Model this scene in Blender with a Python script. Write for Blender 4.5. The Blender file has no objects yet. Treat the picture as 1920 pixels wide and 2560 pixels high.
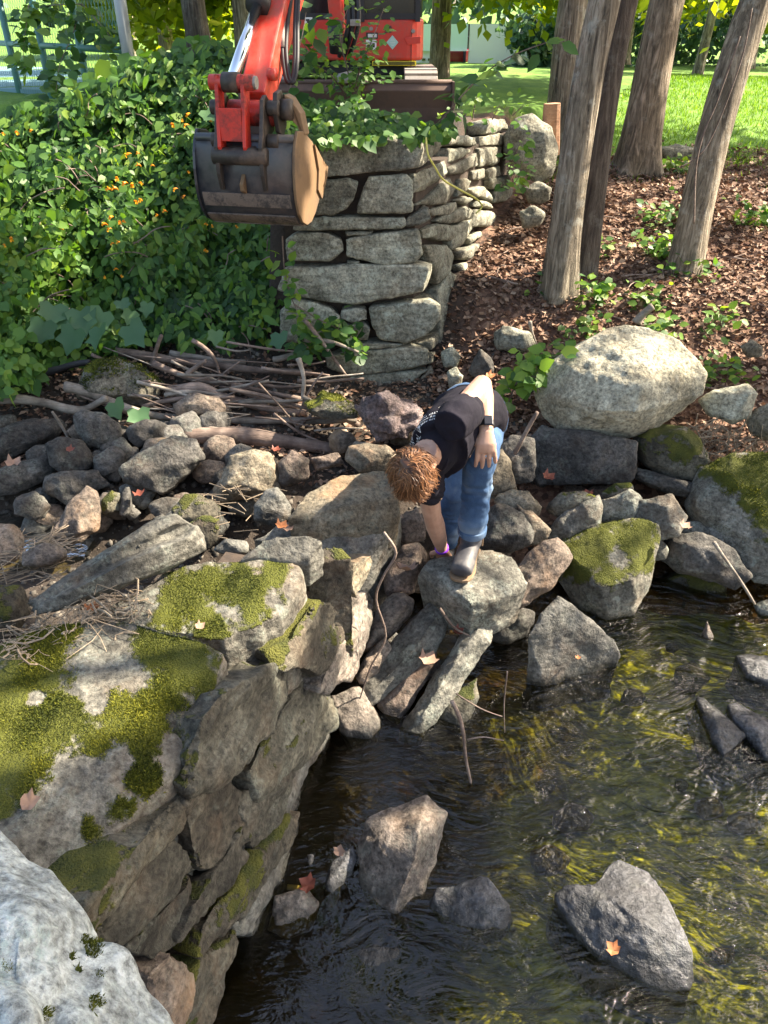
import bpy, bmesh, math, random
import numpy as np
from mathutils import Vector, Matrix
from mathutils.bvhtree import BVHTree

random.seed(7); rng = np.random.default_rng(7)
scene = bpy.context.scene
COL = scene.collection
R = math.radians

# ------------------------------------------------------------------ camera, sky, sun, exposure
CAM = Vector((0.0, 0.0, 2.55)); PITCH = R(32.5)
cd = bpy.data.cameras.new('camera'); cam = bpy.data.objects.new('camera', cd); COL.objects.link(cam)
cam.location = CAM; cam.rotation_euler = (R(90) - PITCH, 0, 0)
cd.sensor_fit = 'HORIZONTAL'; cd.sensor_width = 36; cd.lens = 36; cd.clip_start = 0.05; cd.clip_end = 600
scene.camera = cam
SUN = Vector((0.80, 0.22, 0.74)).normalized()          # towards the sun
world = bpy.data.worlds.new('World'); scene.world = world; world.use_nodes = True
wn = world.node_tree.nodes; wl = world.node_tree.links; wn.clear()
sky = wn.new('ShaderNodeTexSky'); sky.sky_type = 'NISHITA'; sky.sun_disc = False
sky.sun_elevation = math.asin(SUN.z); sky.sun_rotation = math.atan2(SUN.x, SUN.y)
sky.air_density = 1.0; sky.dust_density = 3.0; sky.ozone_density = 1.0
bg = wn.new('ShaderNodeBackground'); bg.inputs[1].default_value = 0.115
wo = wn.new('ShaderNodeOutputWorld'); wl.new(sky.outputs[0], bg.inputs[0]); wl.new(bg.outputs[0], wo.inputs[0])
sl = bpy.data.lights.new('sun', 'SUN'); sl.energy = 5.0; sl.angle = R(0.5); sl.color = (1.0, 0.93, 0.82)
so = bpy.data.objects.new('sun', sl); COL.objects.link(so)
so.rotation_euler = (-SUN).to_track_quat('-Z', 'Y').to_euler(); so.location = SUN * 40
vs = scene.view_settings; vs.view_transform = 'Standard'; vs.look = 'None'; vs.gamma = 1; vs.use_curve_mapping = False
vs.exposure = 2.12
vs.use_white_balance = True; vs.white_balance_temperature = 7200; vs.white_balance_tint = 10
scene.render.resolution_x = 768; scene.render.resolution_y = 1024

# ------------------------------------------------------------------ helpers
CP, SP = math.cos(PITCH), math.sin(PITCH)
def ray(px, py):
    a = (px - 960) / 1920; b = (1280 - py) / 1920
    return Vector((a, CP + b * SP, b * CP - SP))
def at(px, py, y):
    r = ray(px, py); return CAM + r * (y / r.y)
def atz(px, py, z):
    r = ray(px, py); return CAM + r * ((z - CAM.z) / r.z)
def onplane(px, py, p0, n):
    r = ray(px, py); return CAM + r * ((p0 - CAM).dot(n) / r.dot(n))

def hash3(ix, iy, iz, seed):
    h = (ix * 374761393 + iy * 668265263 + iz * 2147483647 + seed * 1274126177) & 0xffffffff
    h = ((h ^ (h >> 13)) * 1274126177) & 0xffffffff
    h = ((h ^ (h >> 16)) * 2246822519) & 0xffffffff
    return ((h ^ (h >> 15)) & 0xffff) / 65535.0 * 2 - 1
def vnoise(p, seed=0):
    p = np.asarray(p, float); i = np.floor(p).astype(np.int64); f = p - i; u = f * f * (3 - 2 * f)
    x, y, z = i[:, 0], i[:, 1], i[:, 2]; r = 0
    for dx in (0, 1):
        wx = u[:, 0] if dx else 1 - u[:, 0]
        for dy in (0, 1):
            wy = u[:, 1] if dy else 1 - u[:, 1]
            for dz in (0, 1):
                wz = u[:, 2] if dz else 1 - u[:, 2]
                r = r + wx * wy * wz * hash3(x + dx, y + dy, z + dz, seed)
    return r
def fbm(p, seed=0, octv=4, gain=.5):
    s = 0; a = 1
    for k in range(octv):
        s = s + a * vnoise(p * 2 ** k + 17.3 * k, seed + k); a *= gain
    return s

def tag(o, label=None, cat=None, group=None, kind=None):
    if label: o['label'] = label
    if cat: o['category'] = cat
    if group: o['group'] = group
    if kind: o['kind'] = kind
    return o
def empty(name, loc, label=None, cat=None, group=None):
    o = bpy.data.objects.new(name, None); COL.objects.link(o); o.location = loc; o.empty_display_size = .1
    return tag(o, label, cat, group)
def wloc(o):
    v = Vector(o.location)
    if o.parent: v = v + wloc(o.parent)
    return v
def link(name, me, mat, parent=None, loc=None):
    """mesh in world coordinates -> object with its origin at loc (default: mesh centre)"""
    o = bpy.data.objects.new(name, me); COL.objects.link(o)
    if mat is not None and not me.materials: me.materials.append(mat)
    n = len(me.vertices)
    if loc is None and n:
        co = np.empty(n * 3); me.vertices.foreach_get('co', co); co = co.reshape(-1, 3)
        c = (co.min(0) + co.max(0)) / 2; loc = Vector((c[0], c[1], co[:, 2].min()))
    loc = Vector(loc) if loc is not None else Vector((0, 0, 0))
    me.transform(Matrix.Translation(-loc))
    if parent is not None:
        o.parent = parent; o.location = loc - wloc(parent)
    else: o.location = loc
    return o
def bobj(name, bm, mat, parent=None, smooth=False, bevel=0, loc=None):
    bmesh.ops.recalc_face_normals(bm, faces=bm.faces[:])
    me = bpy.data.meshes.new(name); bm.to_mesh(me); bm.free()
    if smooth:
        for p in me.polygons: p.use_smooth = True
    o = link(name, me, mat, parent, loc)
    if bevel:
        m = o.modifiers.new('bevel', 'BEVEL'); m.width = bevel; m.segments = 2; m.limit_method = 'ANGLE'; m.angle_limit = R(35)
    return o
def npmesh(name, v, faces, attr=None, smooth=False):
    """v (n,3); faces (m,k) array of one face size"""
    me = bpy.data.meshes.new(name); v = np.ascontiguousarray(v, np.float32); faces = np.ascontiguousarray(faces, np.int32)
    m, k = faces.shape
    me.vertices.add(len(v)); me.vertices.foreach_set('co', v.ravel())
    me.loops.add(m * k); me.loops.foreach_set('vertex_index', faces.ravel())
    me.polygons.add(m); me.polygons.foreach_set('loop_start', np.arange(0, m * k, k, dtype=np.int32))
    if smooth: me.polygons.foreach_set('use_smooth', np.ones(m, bool))
    if attr is not None:
        a = me.attributes.new('rnd', 'FLOAT', 'POINT'); a.data.foreach_set('value', np.ascontiguousarray(attr, np.float32))
    me.update(); me.validate(); return me
def bbox(bm, c, ax, ay, az):
    c = Vector(c); vs_ = [bm.verts.new(c + ax * i + ay * j + az * k) for i in (-1, 1) for j in (-1, 1) for k in (-1, 1)]
    for f in ((0, 1, 3, 2), (4, 6, 7, 5), (0, 4, 5, 1), (2, 3, 7, 6), (0, 2, 6, 4), (1, 5, 7, 3)): bm.faces.new([vs_[i] for i in f])
def frame(d):
    d = d.normalized(); u = Vector((0, 0, 1)) if abs(d.z) < .9 else Vector((1, 0, 0))
    a = d.cross(u).normalized(); return a, a.cross(d).normalized()
def tube(bm, pts, rad, segs=10, ref=None, caps=True, jitter=0):
    """tube along pts; rad a number, list of numbers or list of (ra, rb); ref: list of vectors giving the ra axis"""
    pts = [Vector(p) for p in pts]; n = len(pts); rings = []; a_prev = None
    for i in range(n):
        d = (pts[min(i + 1, n - 1)] - pts[max(i - 1, 0)])
        d = d.normalized() if d.length > 1e-9 else Vector((0, 0, 1))
        if ref is not None:
            rf = Vector(ref[i] if isinstance(ref, list) else ref); a = (rf - d * rf.dot(d)).normalized()
        elif a_prev is None: a, _ = frame(d)
        else: a = (a_prev - d * a_prev.dot(d)).normalized()
        a_prev = a; b = d.cross(a)
        r_ = rad[i] if isinstance(rad, (list, tuple)) else rad
        ra, rb = r_ if isinstance(r_, (tuple, list)) else (r_, r_)
        ring = []
        for k in range(segs):
            t = 2 * math.pi * k / segs; j = 1 + random.uniform(-jitter, jitter)
            ring.append(bm.verts.new(pts[i] + a * (math.cos(t) * ra * j) + b * (math.sin(t) * rb * j)))
        rings.append(ring)
    for i in range(n - 1):
        for k in range(segs):
            bm.faces.new((rings[i][k], rings[i][(k + 1) % segs], rings[i + 1][(k + 1) % segs], rings[i + 1][k]))
    if caps:
        bm.faces.new(rings[0][::-1]); bm.faces.new(rings[-1])
    return rings
def smoothpath(pts, n=6):
    pts = [Vector(p) for p in pts]; out = []
    for i in range(len(pts) - 1):
        p0 = pts[max(i - 1, 0)]; p1 = pts[i]; p2 = pts[i + 1]; p3 = pts[min(i + 2, len(pts) - 1)]
        for k in range(n):
            t = k / n
            out.append(.5 * ((2 * p1) + (p2 - p0) * t + (2 * p0 - 5 * p1 + 4 * p2 - p3) * t * t + (3 * p1 - p0 - 3 * p2 + p3) * t ** 3))
    out.append(pts[-1]); return out
def prism(bm, poly, ext):
    a = [bm.verts.new(Vector(p)) for p in poly]; b = [bm.verts.new(Vector(p) + ext) for p in poly]; n = len(a)
    bm.faces.new(a[::-1]); bm.faces.new(b)
    for i in range(n): bm.faces.new((a[i], a[(i + 1) % n], b[(i + 1) % n], b[i]))
def lerp(a, b, t): return a + (b - a) * t

# ------------------------------------------------------------------ materials
class G:
    def __init__(s, name):
        s.m = bpy.data.materials.new(name); s.m.use_nodes = True; s.t = s.m.node_tree; s.t.nodes.clear()
        s.out = s.t.nodes.new('ShaderNodeOutputMaterial')
    def n(s, typ, ins=None, out=0, **at_):
        nd = s.t.nodes.new('ShaderNode' + typ)
        for k, v in at_.items(): setattr(nd, k, v)
        for k, v in (ins or {}).items():
            if isinstance(v, bpy.types.NodeSocket): s.t.links.new(v, nd.inputs[k])
            else: nd.inputs[k].default_value = v
        return nd.outputs[out] if out is not None else nd
    def noise(s, vec, scale, detail=4, rough=.55, dist=0):
        return s.n('TexNoise', {'Vector': vec, 'Scale': scale, 'Detail': detail, 'Roughness': rough, 'Distortion': dist})
    def math(s, op, a, b=0.0, clamp=False):
        return s.n('Math', {0: a, 1: b}, operation=op, use_clamp=clamp)
    def ramp(s, fac, stops):
        nd = s.n('ValToRGB', {'Fac': fac}, out=None); e = nd.color_ramp.elements
        while len(e) < len(stops): e.new(.5)
        for i, (p, c) in enumerate(stops):
            e[i].position = p; e[i].color = (c, c, c, 1) if not isinstance(c, (tuple, list)) else (*c[:3], 1)
        return nd.outputs[0]
    def mix(s, fac, a, b, mode='MIX'):
        nd = s.n('Mix', out=None, data_type='RGBA', blend_type=mode)
        for k, v in ((0, fac), (6, a), (7, b)):
            if isinstance(v, bpy.types.NodeSocket): s.t.links.new(v, nd.inputs[k])
            elif k == 0: nd.inputs[k].default_value = v
            else: nd.inputs[k].default_value = (*v[:3], 1) if isinstance(v, (tuple, list)) else (v, v, v, 1)
        return nd.outputs[2]
    def vmap(s, vec, scale=(1, 1, 1), rot=(0, 0, 0), loc=(0, 0, 0)):
        return s.n('Mapping', {'Vector': vec, 'Scale': scale, 'Rotation': rot, 'Location': loc})
    def bump(s, h, strength=.5, dist=.01, normal=None):
        d = {'Height': h, 'Strength': strength, 'Distance': dist}
        if normal is not None: d['Normal'] = normal
        return s.n('Bump', d)
    def bsdf(s, col, rough=.8, normal=None, **kw):
        d = {'Base Color': col if isinstance(col, bpy.types.NodeSocket) else (*col, 1), 'Roughness': rough}
        if normal is not None: d['Normal'] = normal
        d.update(kw); return s.n('BsdfPrincipled', d)
    def done(s, sh):
        s.t.links.new(sh, s.out.inputs[0]); return s.m

def stone_mat(name, dark, mid, light, lichen=.35, lichen_col=(.36, .40, .33), moss=0.0, moss_col=(.07, .085, .012), moss_col2=(.16, .16, .02),
              strata=.5, wet=True, rough=.85, rust=.15, side=0.0, bumpk=1.0, spot=1.0, attr=False):
    g = G(name); tc = g.n('TexCoord', out=3); inf = g.n('ObjectInfo', out=None); rnd = inf.outputs['Random']
    off = g.n('CombineXYZ', {0: g.math('MULTIPLY', rnd, 37.0), 1: g.math('MULTIPLY', rnd, 91.0), 2: g.math('MULTIPLY', rnd, 53.0)})
    v = g.n('VectorMath', {0: tc, 1: off}, operation='ADD')
    big = g.noise(v, 3.2, 5, .6, .4); fine = g.noise(v, 55, 5, .7); medn = g.noise(v, 14, 5, .65)
    st = g.noise(g.vmap(v, (3, 3, 26), (R(9), R(-7), 0)), 2.0, 5, .6, .6)
    col = g.ramp(big, [(.30, dark), (.52, mid), (.72, light)])
    col = g.mix(strata, col, g.ramp(st, [(.32, .35), (.5, .5), (.68, .66)]), 'OVERLAY')
    col = g.mix(.9, col, g.ramp(fine, [(.32, .12), (.5, .5), (.68, .86)]), 'OVERLAY')
    col = g.mix(.8, col, g.ramp(medn, [(.30, .24), (.5, .5), (.70, .74)]), 'OVERLAY')
    if rust: col = g.mix(g.math('MULTIPLY', g.ramp(g.noise(v, 4.5, 4, .6), [(.54, 0.), (.70, 1.)]), rust), col, (.30, .17, .085))
    if lichen:
        lm = g.math('MULTIPLY', g.ramp(g.noise(v, 6.5, 5, .68), [(.50, 0.), (.64, 1.)]), g.ramp(g.noise(v, 90, 3, .7), [(.40, 0.), (.60, 1.)]))
        col = g.mix(g.math('MULTIPLY', lm, lichen), col, lichen_col)
        bl = g.ramp(g.noise(v, 11, 3, .5), [(.66, 0.), (.71, 1.)])
        col = g.mix(g.math('MULTIPLY', bl, lichen * .8), col, lichen_col)
    if spot:
        dk = g.ramp(g.noise(v, 7.5, 5, .7), [(.60, 0.), (.74, 1.)]); col = g.mix(g.math('MULTIPLY', dk, .55 * spot), col, (.035, .034, .03))
    hv = g.n('HueSaturation', {'Hue': g.math('ADD', .49, g.math('MULTIPLY', rnd, .02)), 'Saturation': .95,
                               'Value': g.math('ADD', .78, g.math('MULTIPLY', rnd, .44)), 'Color': col}); col = hv
    geo = g.n('NewGeometry', out=None)
    bh = g.math('ADD', g.math('MULTIPLY', medn, 1.0), g.math('MULTIPLY', fine, .45))
    if moss:
        nz = g.n('SeparateXYZ', {0: geo.outputs['Normal']}, out=2)
        up = g.math('ADD', g.math('MULTIPLY', nz, 1.0 - side), side * .75)
        mk = g.math('ADD', up, g.math('MULTIPLY', g.math('SUBTRACT', g.noise(v, 5.0, 5, .65), .5), 3.2))
        mk = g.ramp(g.math('DIVIDE', mk, 3.0), [(min(.99, (1.75 - moss * 1.6) / 3), 0.), (min(1., (1.87 - moss * 1.6) / 3), 1.)])
        mc = g.mix(g.noise(v, 130, 3, .7), moss_col, moss_col2); mc = g.mix(g.ramp(g.noise(v, 9, 3), [(.4, 0.), (.65, 1.)]), mc, (.035, .045, .008))
        col = g.mix(mk, col, mc); bh = g.math('ADD', bh, g.math('MULTIPLY', mk, g.math('MULTIPLY', g.noise(v, 160, 2, .6), 1.1)))
    if attr:
        mk = g.ramp(g.math('ADD', g.n('Attribute', out=2, attribute_name='mk'), g.math('MULTIPLY', g.math('SUBTRACT', g.noise(v, 70, 3, .7), .5), .8)), [(.34, 0.), (.62, 1.)])
        mc = g.mix(g.noise(v, 130, 3, .7), moss_col, moss_col2); col = g.mix(mk, col, mc); bh = g.math('ADD', bh, g.math('MULTIPLY', mk, g.math('MULTIPLY', g.noise(v, 160, 2, .6), 1.1)))
    ro = rough
    if wet:
        pz = g.n('SeparateXYZ', {0: geo.outputs['Position']}, out=2)
        w = g.ramp(g.math('ADD', pz, g.math('MULTIPLY', g.math('SUBTRACT', medn, .5), .08)), [(.008, 1.), (.05, 0.)])
        col = g.mix(g.math('MULTIPLY', w, .72), col, (.012, .012, .010)); ro = g.math('SUBTRACT', rough, g.math('MULTIPLY', w, .55))
    return g.done(g.bsdf(col, ro, g.bump(bh, .9 * bumpk, .018), **{'Specular IOR Level': .35}))
M = {}
M['grey'] = stone_mat('grey_gneiss', (.048, .045, .037), (.110, .105, .088), (.20, .19, .158), .5, moss=.0, moss_col=(.06, .075, .02))
M['wall'] = stone_mat('wall_gneiss', (.095, .09, .066), (.18, .172, .13), (.285, .272, .21), .7, (.38, .41, .33), moss=.0, strata=.85, rust=.12)
M['dark'] = stone_mat('dark_stone', (.030, .028, .025), (.068, .063, .056), (.118, .11, .098), .22, moss=.0, rust=.10)
M['tan'] = stone_mat('tan_stone', (.066, .054, .037), (.14, .115, .080), (.225, .188, .135), .2, moss=.04, moss_col=(.10, .10, .02), rust=.5)
M['brown'] = stone_mat('brown_stone', (.07, .055, .045), (.14, .105, .08), (.22, .165, .125), .15, rust=.45)
M['moss'] = stone_mat('mossy_stone', (.05, .047, .034), (.11, .10, .075), (.19, .17, .13), .35, moss=.62, moss_col=(.075, .095, .008), moss_col2=(.22, .22, .02))
M['mossside'] = stone_mat('algae_stone', (.032, .028, .020), (.068, .06, .043), (.125, .112, .08), .15, moss=.66, side=.55, moss_col=(.06, .065, .010), moss_col2=(.13, .125, .02), strata=.4)
M['face'] = stone_mat('face_stone', (.026, .024, .018), (.064, .060, .045), (.118, .11, .084), .2, moss=.48, side=.45, moss_col=(.05, .055, .012), moss_col2=(.11, .11, .02), rust=.12, strata=.8)
M['pale'] = stone_mat('pale_lichen_stone', (.27, .295, .285), (.37, .40, .385), (.47, .50, .48), .7, (.42, .55, .50), wet=False, strata=.0, rust=.08, spot=1.2, bumpk=1.3)
M['boulder'] = stone_mat('sunlit_boulder', (.17, .15, .105), (.28, .25, .18), (.39, .355, .265), .35, (.5, .5, .42), strata=.45, wet=False, rust=.2, moss=0, spot=.5)
M['mossattr'] = stone_mat('moss_capped_stone', (.05, .045, .036), (.108, .10, .082), (.18, .168, .14), .35, moss=0, attr=True, moss_col=(.04, .05, .007), moss_col2=(.12, .125, .012), rust=.2)
M['wet'] = stone_mat('wet_stone', (.035, .035, .038), (.070, .070, .075), (.115, .115, .12), .08, rough=.42, rust=.04, strata=.2, bumpk=1.2)
M['wetgrey'] = stone_mat('damp_stone', (.05, .048, .042), (.10, .096, .084), (.16, .155, .135), .15, rough=.6, moss=.08)
M['pinkish'] = stone_mat('pink_grey_stone', (.075, .062, .052), (.145, .12, .10), (.22, .187, .16), .2, rust=.2)
M['slag'] = stone_mat('slag_stone', (.07, .05, .048), (.16, .12, .115), (.30, .23, .215), .1, rust=.3, bumpk=2.2, strata=.1)

def simple(name, col, rough=.6, metal=0., vary=.25, scale=12, bump=.15, dirt=None, dirtk=.5, spec=.5, coat=0.):
    g = G(name); tc = g.n('TexCoord', out=3)
    n1 = g.noise(tc, scale, 5, .6); n2 = g.noise(tc, scale * 6, 4, .65)
    c = g.mix(vary, col, g.ramp(n1, [(.3, .3), (.7, .72)]), 'OVERLAY')
    if dirt:
        k = g.ramp(g.math('ADD', g.math('MULTIPLY', n1, .7), g.math('MULTIPLY', n2, .3)), [(.46, 0.), (.62, 1.)])
        c = g.mix(g.math('MULTIPLY', k, dirtk), c, dirt); rr = g.math('ADD', rough, g.math('MULTIPLY', k, (.9 - rough) * dirtk))
    else: rr = rough
    return g.done(g.bsdf(c, rr, g.bump(g.math('ADD', n1, g.math('MULTIPLY', n2, .5)), bump, .004), Metallic=metal, **{'Specular IOR Level': spec, 'Coat Weight': coat}))
M['red'] = simple('red_paint', (.58, .035, .018), .42, dirt=(.20, .11, .075), dirtk=.5, coat=.1, scale=9, vary=.4)
M['redworn'] = simple('worn_red_paint', (.58, .035, .02), .45, dirt=(.05, .035, .03), dirtk=.85, scale=9)
M['blackmetal'] = simple('black_bucket_paint', (.018, .02, .026), .3, dirt=(.17, .13, .10), dirtk=.28, scale=7, spec=.6)
M['wornstrip'] = simple('worn_steel_strip', (.20, .155, .125), .55, dirt=(.025, .025, .028), dirtk=.8, scale=14, metal=.3)
M['mudsteel'] = simple('mud_covered_steel', (.18, .105, .05), .7, dirt=(.07, .05, .036), dirtk=.6, scale=6, bump=.5)
M['greasy'] = simple('greasy_steel', (.045, .036, .03), .5, dirt=(.15, .11, .085), dirtk=.6, scale=12, metal=.3)
M['rustblade'] = simple('rusty_blade', (.115, .07, .052), .7, dirt=(.06, .045, .04), dirtk=.6, scale=4, metal=.2)
M['chrome'] = simple('chrome_rod', (.75, .76, .78), .12, metal=1., vary=.05, bump=.0)
M['rubber'] = simple('black_rubber', (.02, .02, .021), .6, vary=.2)
M['glass'] = simple('cab_glass', (.012, .014, .017), .08, vary=.05, bump=0, spec=.7)
M['steelgrey'] = simple('track_steel', (.32, .29, .26), .6, dirt=(.16, .12, .09), dirtk=.6, metal=.3)
M['label_white'] = simple('white_label', (.75, .75, .72), .5, vary=.08)
M['label_black'] = simple('black_label', (.02, .02, .02), .4, vary=.05)
M['label_mint'] = simple('mint_label', (.36, .60, .54), .4, vary=.05)
M['yellow'] = simple('yellow_marking', (.75, .60, .03), .5, vary=.1)
M['white_wall'] = simple('white_siding', (.80, .80, .77), .7, vary=.06, scale=3)
M['mint_wall'] = simple('mint_siding', (.62, .78, .70), .7, vary=.06, scale=3)
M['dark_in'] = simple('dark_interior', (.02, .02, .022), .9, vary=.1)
M['redcar'] = simple('red_car_paint', (.65, .02, .05), .25, vary=.05, coat=.5)
M['fence'] = simple('green_fence_vinyl', (.07, .20, .18), .5, vary=.15)
M['post'] = simple('galvanised_post', (.30, .33, .33), .5, metal=.4, vary=.15)
M['court'] = simple('court_surface', (.16, .30, .34), .85, vary=.15, scale=2)
M['cord'] = simple('yellow_cord', (.52, .50, .12), .6, vary=.1)
M['soil'] = simple('dark_soil', (.045, .032, .024), .95, dirt=(.09, .06, .04), dirtk=.6, scale=18, bump=1.)
M['driftwood'] = None

def wood_mat(name, a, b, c, sc=1.):
    g = G(name); tc = g.n('TexCoord', out=3); inf = g.n('ObjectInfo', out=None); rnd = inf.outputs['Random']
    v = g.n('VectorMath', {0: tc, 1: g.n('CombineXYZ', {0: g.math('MULTIPLY', rnd, 31.), 1: rnd, 2: rnd})}, operation='ADD')
    w = g.noise(g.vmap(v, (8 * sc, 60 * sc, 60 * sc)), 1.5, 5, .65, .3); n = g.noise(v, 9 * sc, 4, .6)
    col = g.mix(.5, g.ramp(n, [(.3, a), (.5, b), (.72, c)]), g.ramp(w, [(.3, .25), (.7, .75)]), 'OVERLAY')
    col = g.n('HueSaturation', {'Value': g.math('ADD', .7, g.math('MULTIPLY', rnd, .6)), 'Saturation': .9, 'Color': col})
    return g.done(g.bsdf(col, .85, g.bump(w, .8, .006)))
M['driftwood'] = wood_mat('weathered_wood', (.075, .048, .036), (.155, .105, .08), (.27, .20, .155))
M['palewood'] = wood_mat('bleached_wood', (.12, .095, .072), (.22, .18, .14), (.34, .295, .245))
M['reed'] = wood_mat('dry_reed', (.14, .10, .06), (.27, .20, .13), (.40, .31, .21))
M['cutwood'] = wood_mat('cut_wood', (.16, .07, .03), (.26, .125, .058), (.34, .19, .10))

def bark_mat(name, a, b, c, lichen=.25, vs_=34):
    g = G(name); tc = g.n('TexCoord', out=3); inf = g.n('ObjectInfo', out=None); rnd = inf.outputs['Random']
    v = g.n('VectorMath', {0: tc, 1: g.n('CombineXYZ', {0: g.math('MULTIPLY', rnd, 31.), 1: rnd, 2: rnd})}, operation='ADD')
    ridge = g.noise(g.vmap(v, (vs_, vs_, 3.4)), 1.0, 6, .68, .8); pl = g.noise(v, 5, 5, .62); fine = g.noise(v, 60, 4, .7)
    col = g.ramp(ridge, [(.34, a), (.5, b), (.68, c)])
    col = g.mix(.55, col, g.ramp(pl, [(.3, .3), (.7, .7)]), 'OVERLAY')
    col = g.mix(g.math('MULTIPLY', g.ramp(g.noise(v, 8, 5, .7), [(.56, 0.), (.66, 1.)]), lichen), col, (.42, .42, .36))
    col = g.mix(g.math('MULTIPLY', g.ramp(g.noise(g.vmap(v, (6, 6, 2)), 1.2, 4, .6), [(.60, 0.), (.72, 1.)]), .75), col, (.035, .028, .022))
    return g.done(g.bsdf(col, .9, g.bump(g.math('ADD', ridge, g.math('MULTIPLY', fine, .3)), .9, .02)))
M['bark'] = bark_mat('grey_bark', (.04, .032, .023), (.175, .142, .10), (.40, .34, .255), .45)
M['barkridge'] = bark_mat('ridged_bark', (.035, .027, .018), (.16, .125, .085), (.38, .305, .225), .25, 26)
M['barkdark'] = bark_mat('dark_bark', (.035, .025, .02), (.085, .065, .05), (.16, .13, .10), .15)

def leaf_mat(name, c0, c1, c2, trans=.42, tcol=None, rough=.5, stops=(.0, .5, 1.)):
    g = G(name); a = g.n('Attribute', out=2, attribute_name='rnd')
    col = g.ramp(a, list(zip(stops, (c0, c1, c2))))
    tl = g.mix(1.0, col, (1.5, 1.45, .55) if tcol is None else tcol, 'MULTIPLY')
    d = g.bsdf(col, rough, **{'Specular IOR Level': .4})
    t = g.n('BsdfTranslucent', {'Color': tl})
    return g.done(g.n('MixShader', {0: trans, 1: d, 2: t}))
M['vineleaf'] = leaf_mat('vine_leaf', (.022, .065, .020), (.052, .135, .035), (.13, .22, .035))
M['weedleaf'] = leaf_mat('weed_leaf', (.045, .12, .028), (.095, .21, .035), (.20, .30, .04))
M['bigleaf'] = leaf_mat('grape_leaf', (.05, .12, .055), (.075, .165, .075), (.11, .20, .075), .3)
M['limeleaf'] = leaf_mat('lime_leaf', (.12, .20, .02), (.22, .27, .02), (.34, .34, .03), .5)
M['canopyleaf'] = leaf_mat('maple_leaf_green', (.045, .10, .015), (.085, .15, .02), (.15, .20, .02), .45)
M['tealleaf'] = leaf_mat('teal_shrub_leaf', (.04, .10, .07), (.07, .15, .10), (.11, .20, .11), .3)
M['bronzeleaf'] = leaf_mat('bronze_leaf', (.10, .055, .045), (.20, .12, .08), (.30, .22, .10), .4, (1.2, 1., .8))
M['litterleaf'] = leaf_mat('leaf_litter', (.085, .042, .026), (.20, .112, .072), (.39, .275, .195), .12, (1, 1, 1), .8)
M['grass'] = leaf_mat('grass_blade', (.05, .13, .015), (.10, .21, .02), (.19, .30, .03), .45)
M['mossblade'] = leaf_mat('moss_blade', (.028, .040, .006), (.085, .10, .010), (.22, .215, .02), .25, (1, 1, 1), .9)
M['pebble'] = leaf_mat('pebble', (.03, .026, .022), (.075, .066, .056), (.16, .14, .115), .0, (1, 1, 1), .9)
M['orangeflower'] = leaf_mat('orange_petal', (.75, .22, .01), (.85, .34, .015), (.90, .50, .03), .3, (1, 1, 1))
M['orangeleaf'] = simple('orange_dead_leaf', (.30, .105, .035), .7, vary=.4, scale=30)
M['yellowleaf'] = simple('yellow_dead_leaf', (.62, .40, .05), .7, vary=.3, scale=30)
M['redleaf'] = simple('red_brown_dead_leaf', (.16, .04, .022), .6, vary=.4, scale=30)
M['pinkleaf'] = simple('pale_brown_dead_leaf', (.27, .165, .115), .75, vary=.4, scale=30)

def water_mat():
    g = G('stream_water'); geo = g.n('NewGeometry', out=None); p = geo.outputs['Position']
    warp = g.n('TexNoise', {'Vector': p, 'Scale': 1.3, 'Detail': 2.0}, out=1)
    pv = g.n('VectorMath', {0: p, 1: g.n('VectorMath', {0: warp, 'Scale': .55}, operation='SCALE')}, operation='ADD')
    a = g.noise(g.vmap(pv, (7, 17, 1), (0, 0, R(28))), 1.0, 3, .55, .6)
    b = g.noise(g.vmap(pv, (34, 80, 1), (0, 0, R(18))), 1.0, 3, .6, .6)
    c = g.noise(g.vmap(p, (3, 3.4, 1)), 1.0, 2)
    sx = g.n('SeparateXYZ', {0: p}, out=0)
    calm = g.ramp(g.math('ADD', sx, g.math('MULTIPLY', g.math('SUBTRACT', c, .5), 1.0)), [(0.0, .30), (.75, 1.)])
    h = g.math('ADD', g.math('MULTIPLY', a, 1.0), g.math('MULTIPLY', b, .13))
    nb = g.n('Bump', {'Height': h, 'Strength': calm, 'Distance': .042})
    gl = g.n('BsdfGlossy', {'Color': (1, 1, 1, 1), 'Roughness': .015, 'Normal': nb})
    tr = g.n('BsdfTransparent', {'Color': (.76, .70, .34, 1)})
    fr = g.n('Fresnel', {'IOR': 1.52, 'Normal': nb})
    return g.done(g.n('MixShader', {0: fr, 1: tr, 2: gl}))
M['water'] = water_mat()
def bed_mat():
    g = G('stream_bed'); p = g.n('NewGeometry', out=None).outputs['Position']
    warp = g.n('TexNoise', {'Vector': p, 'Scale': 2.0, 'Detail': 3.0}, out=1)
    pv = g.n('VectorMath', {0: p, 1: g.n('VectorMath', {0: warp, 'Scale': .35}, operation='SCALE')}, operation='ADD')
    n = g.noise(p, 2.2, 5, .6, .5); f = g.noise(g.vmap(pv, (10, 34, 10), (0, 0, R(24))), 1.0, 5, .7); sx = g.n('SeparateXYZ', {0: p}, out=None)
    brown = g.ramp(g.noise(p, 7, 5, .65), [(.38, (.008, .006, .004)), (.58, (.022, .013, .007)), (.78, (.12, .045, .018))])
    alg = g.ramp(f, [(.37, (.034, .043, .006)), (.5, (.14, .17, .013)), (.64, (.37, .41, .028))])
    k = g.math('ADD', g.math('SUBTRACT', sx.outputs[0], g.math('MULTIPLY', sx.outputs[1], .42)), g.math('MULTIPLY', g.math('SUBTRACT', n, .5), 1.3))
    k = g.ramp(g.math('ADD', k, .55), [(.10, 0.), (.62, 1.)])
    return g.done(g.bsdf(g.mix(k, brown, alg), .9, g.bump(f, .6, .02)))
M['bed'] = bed_mat()
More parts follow.
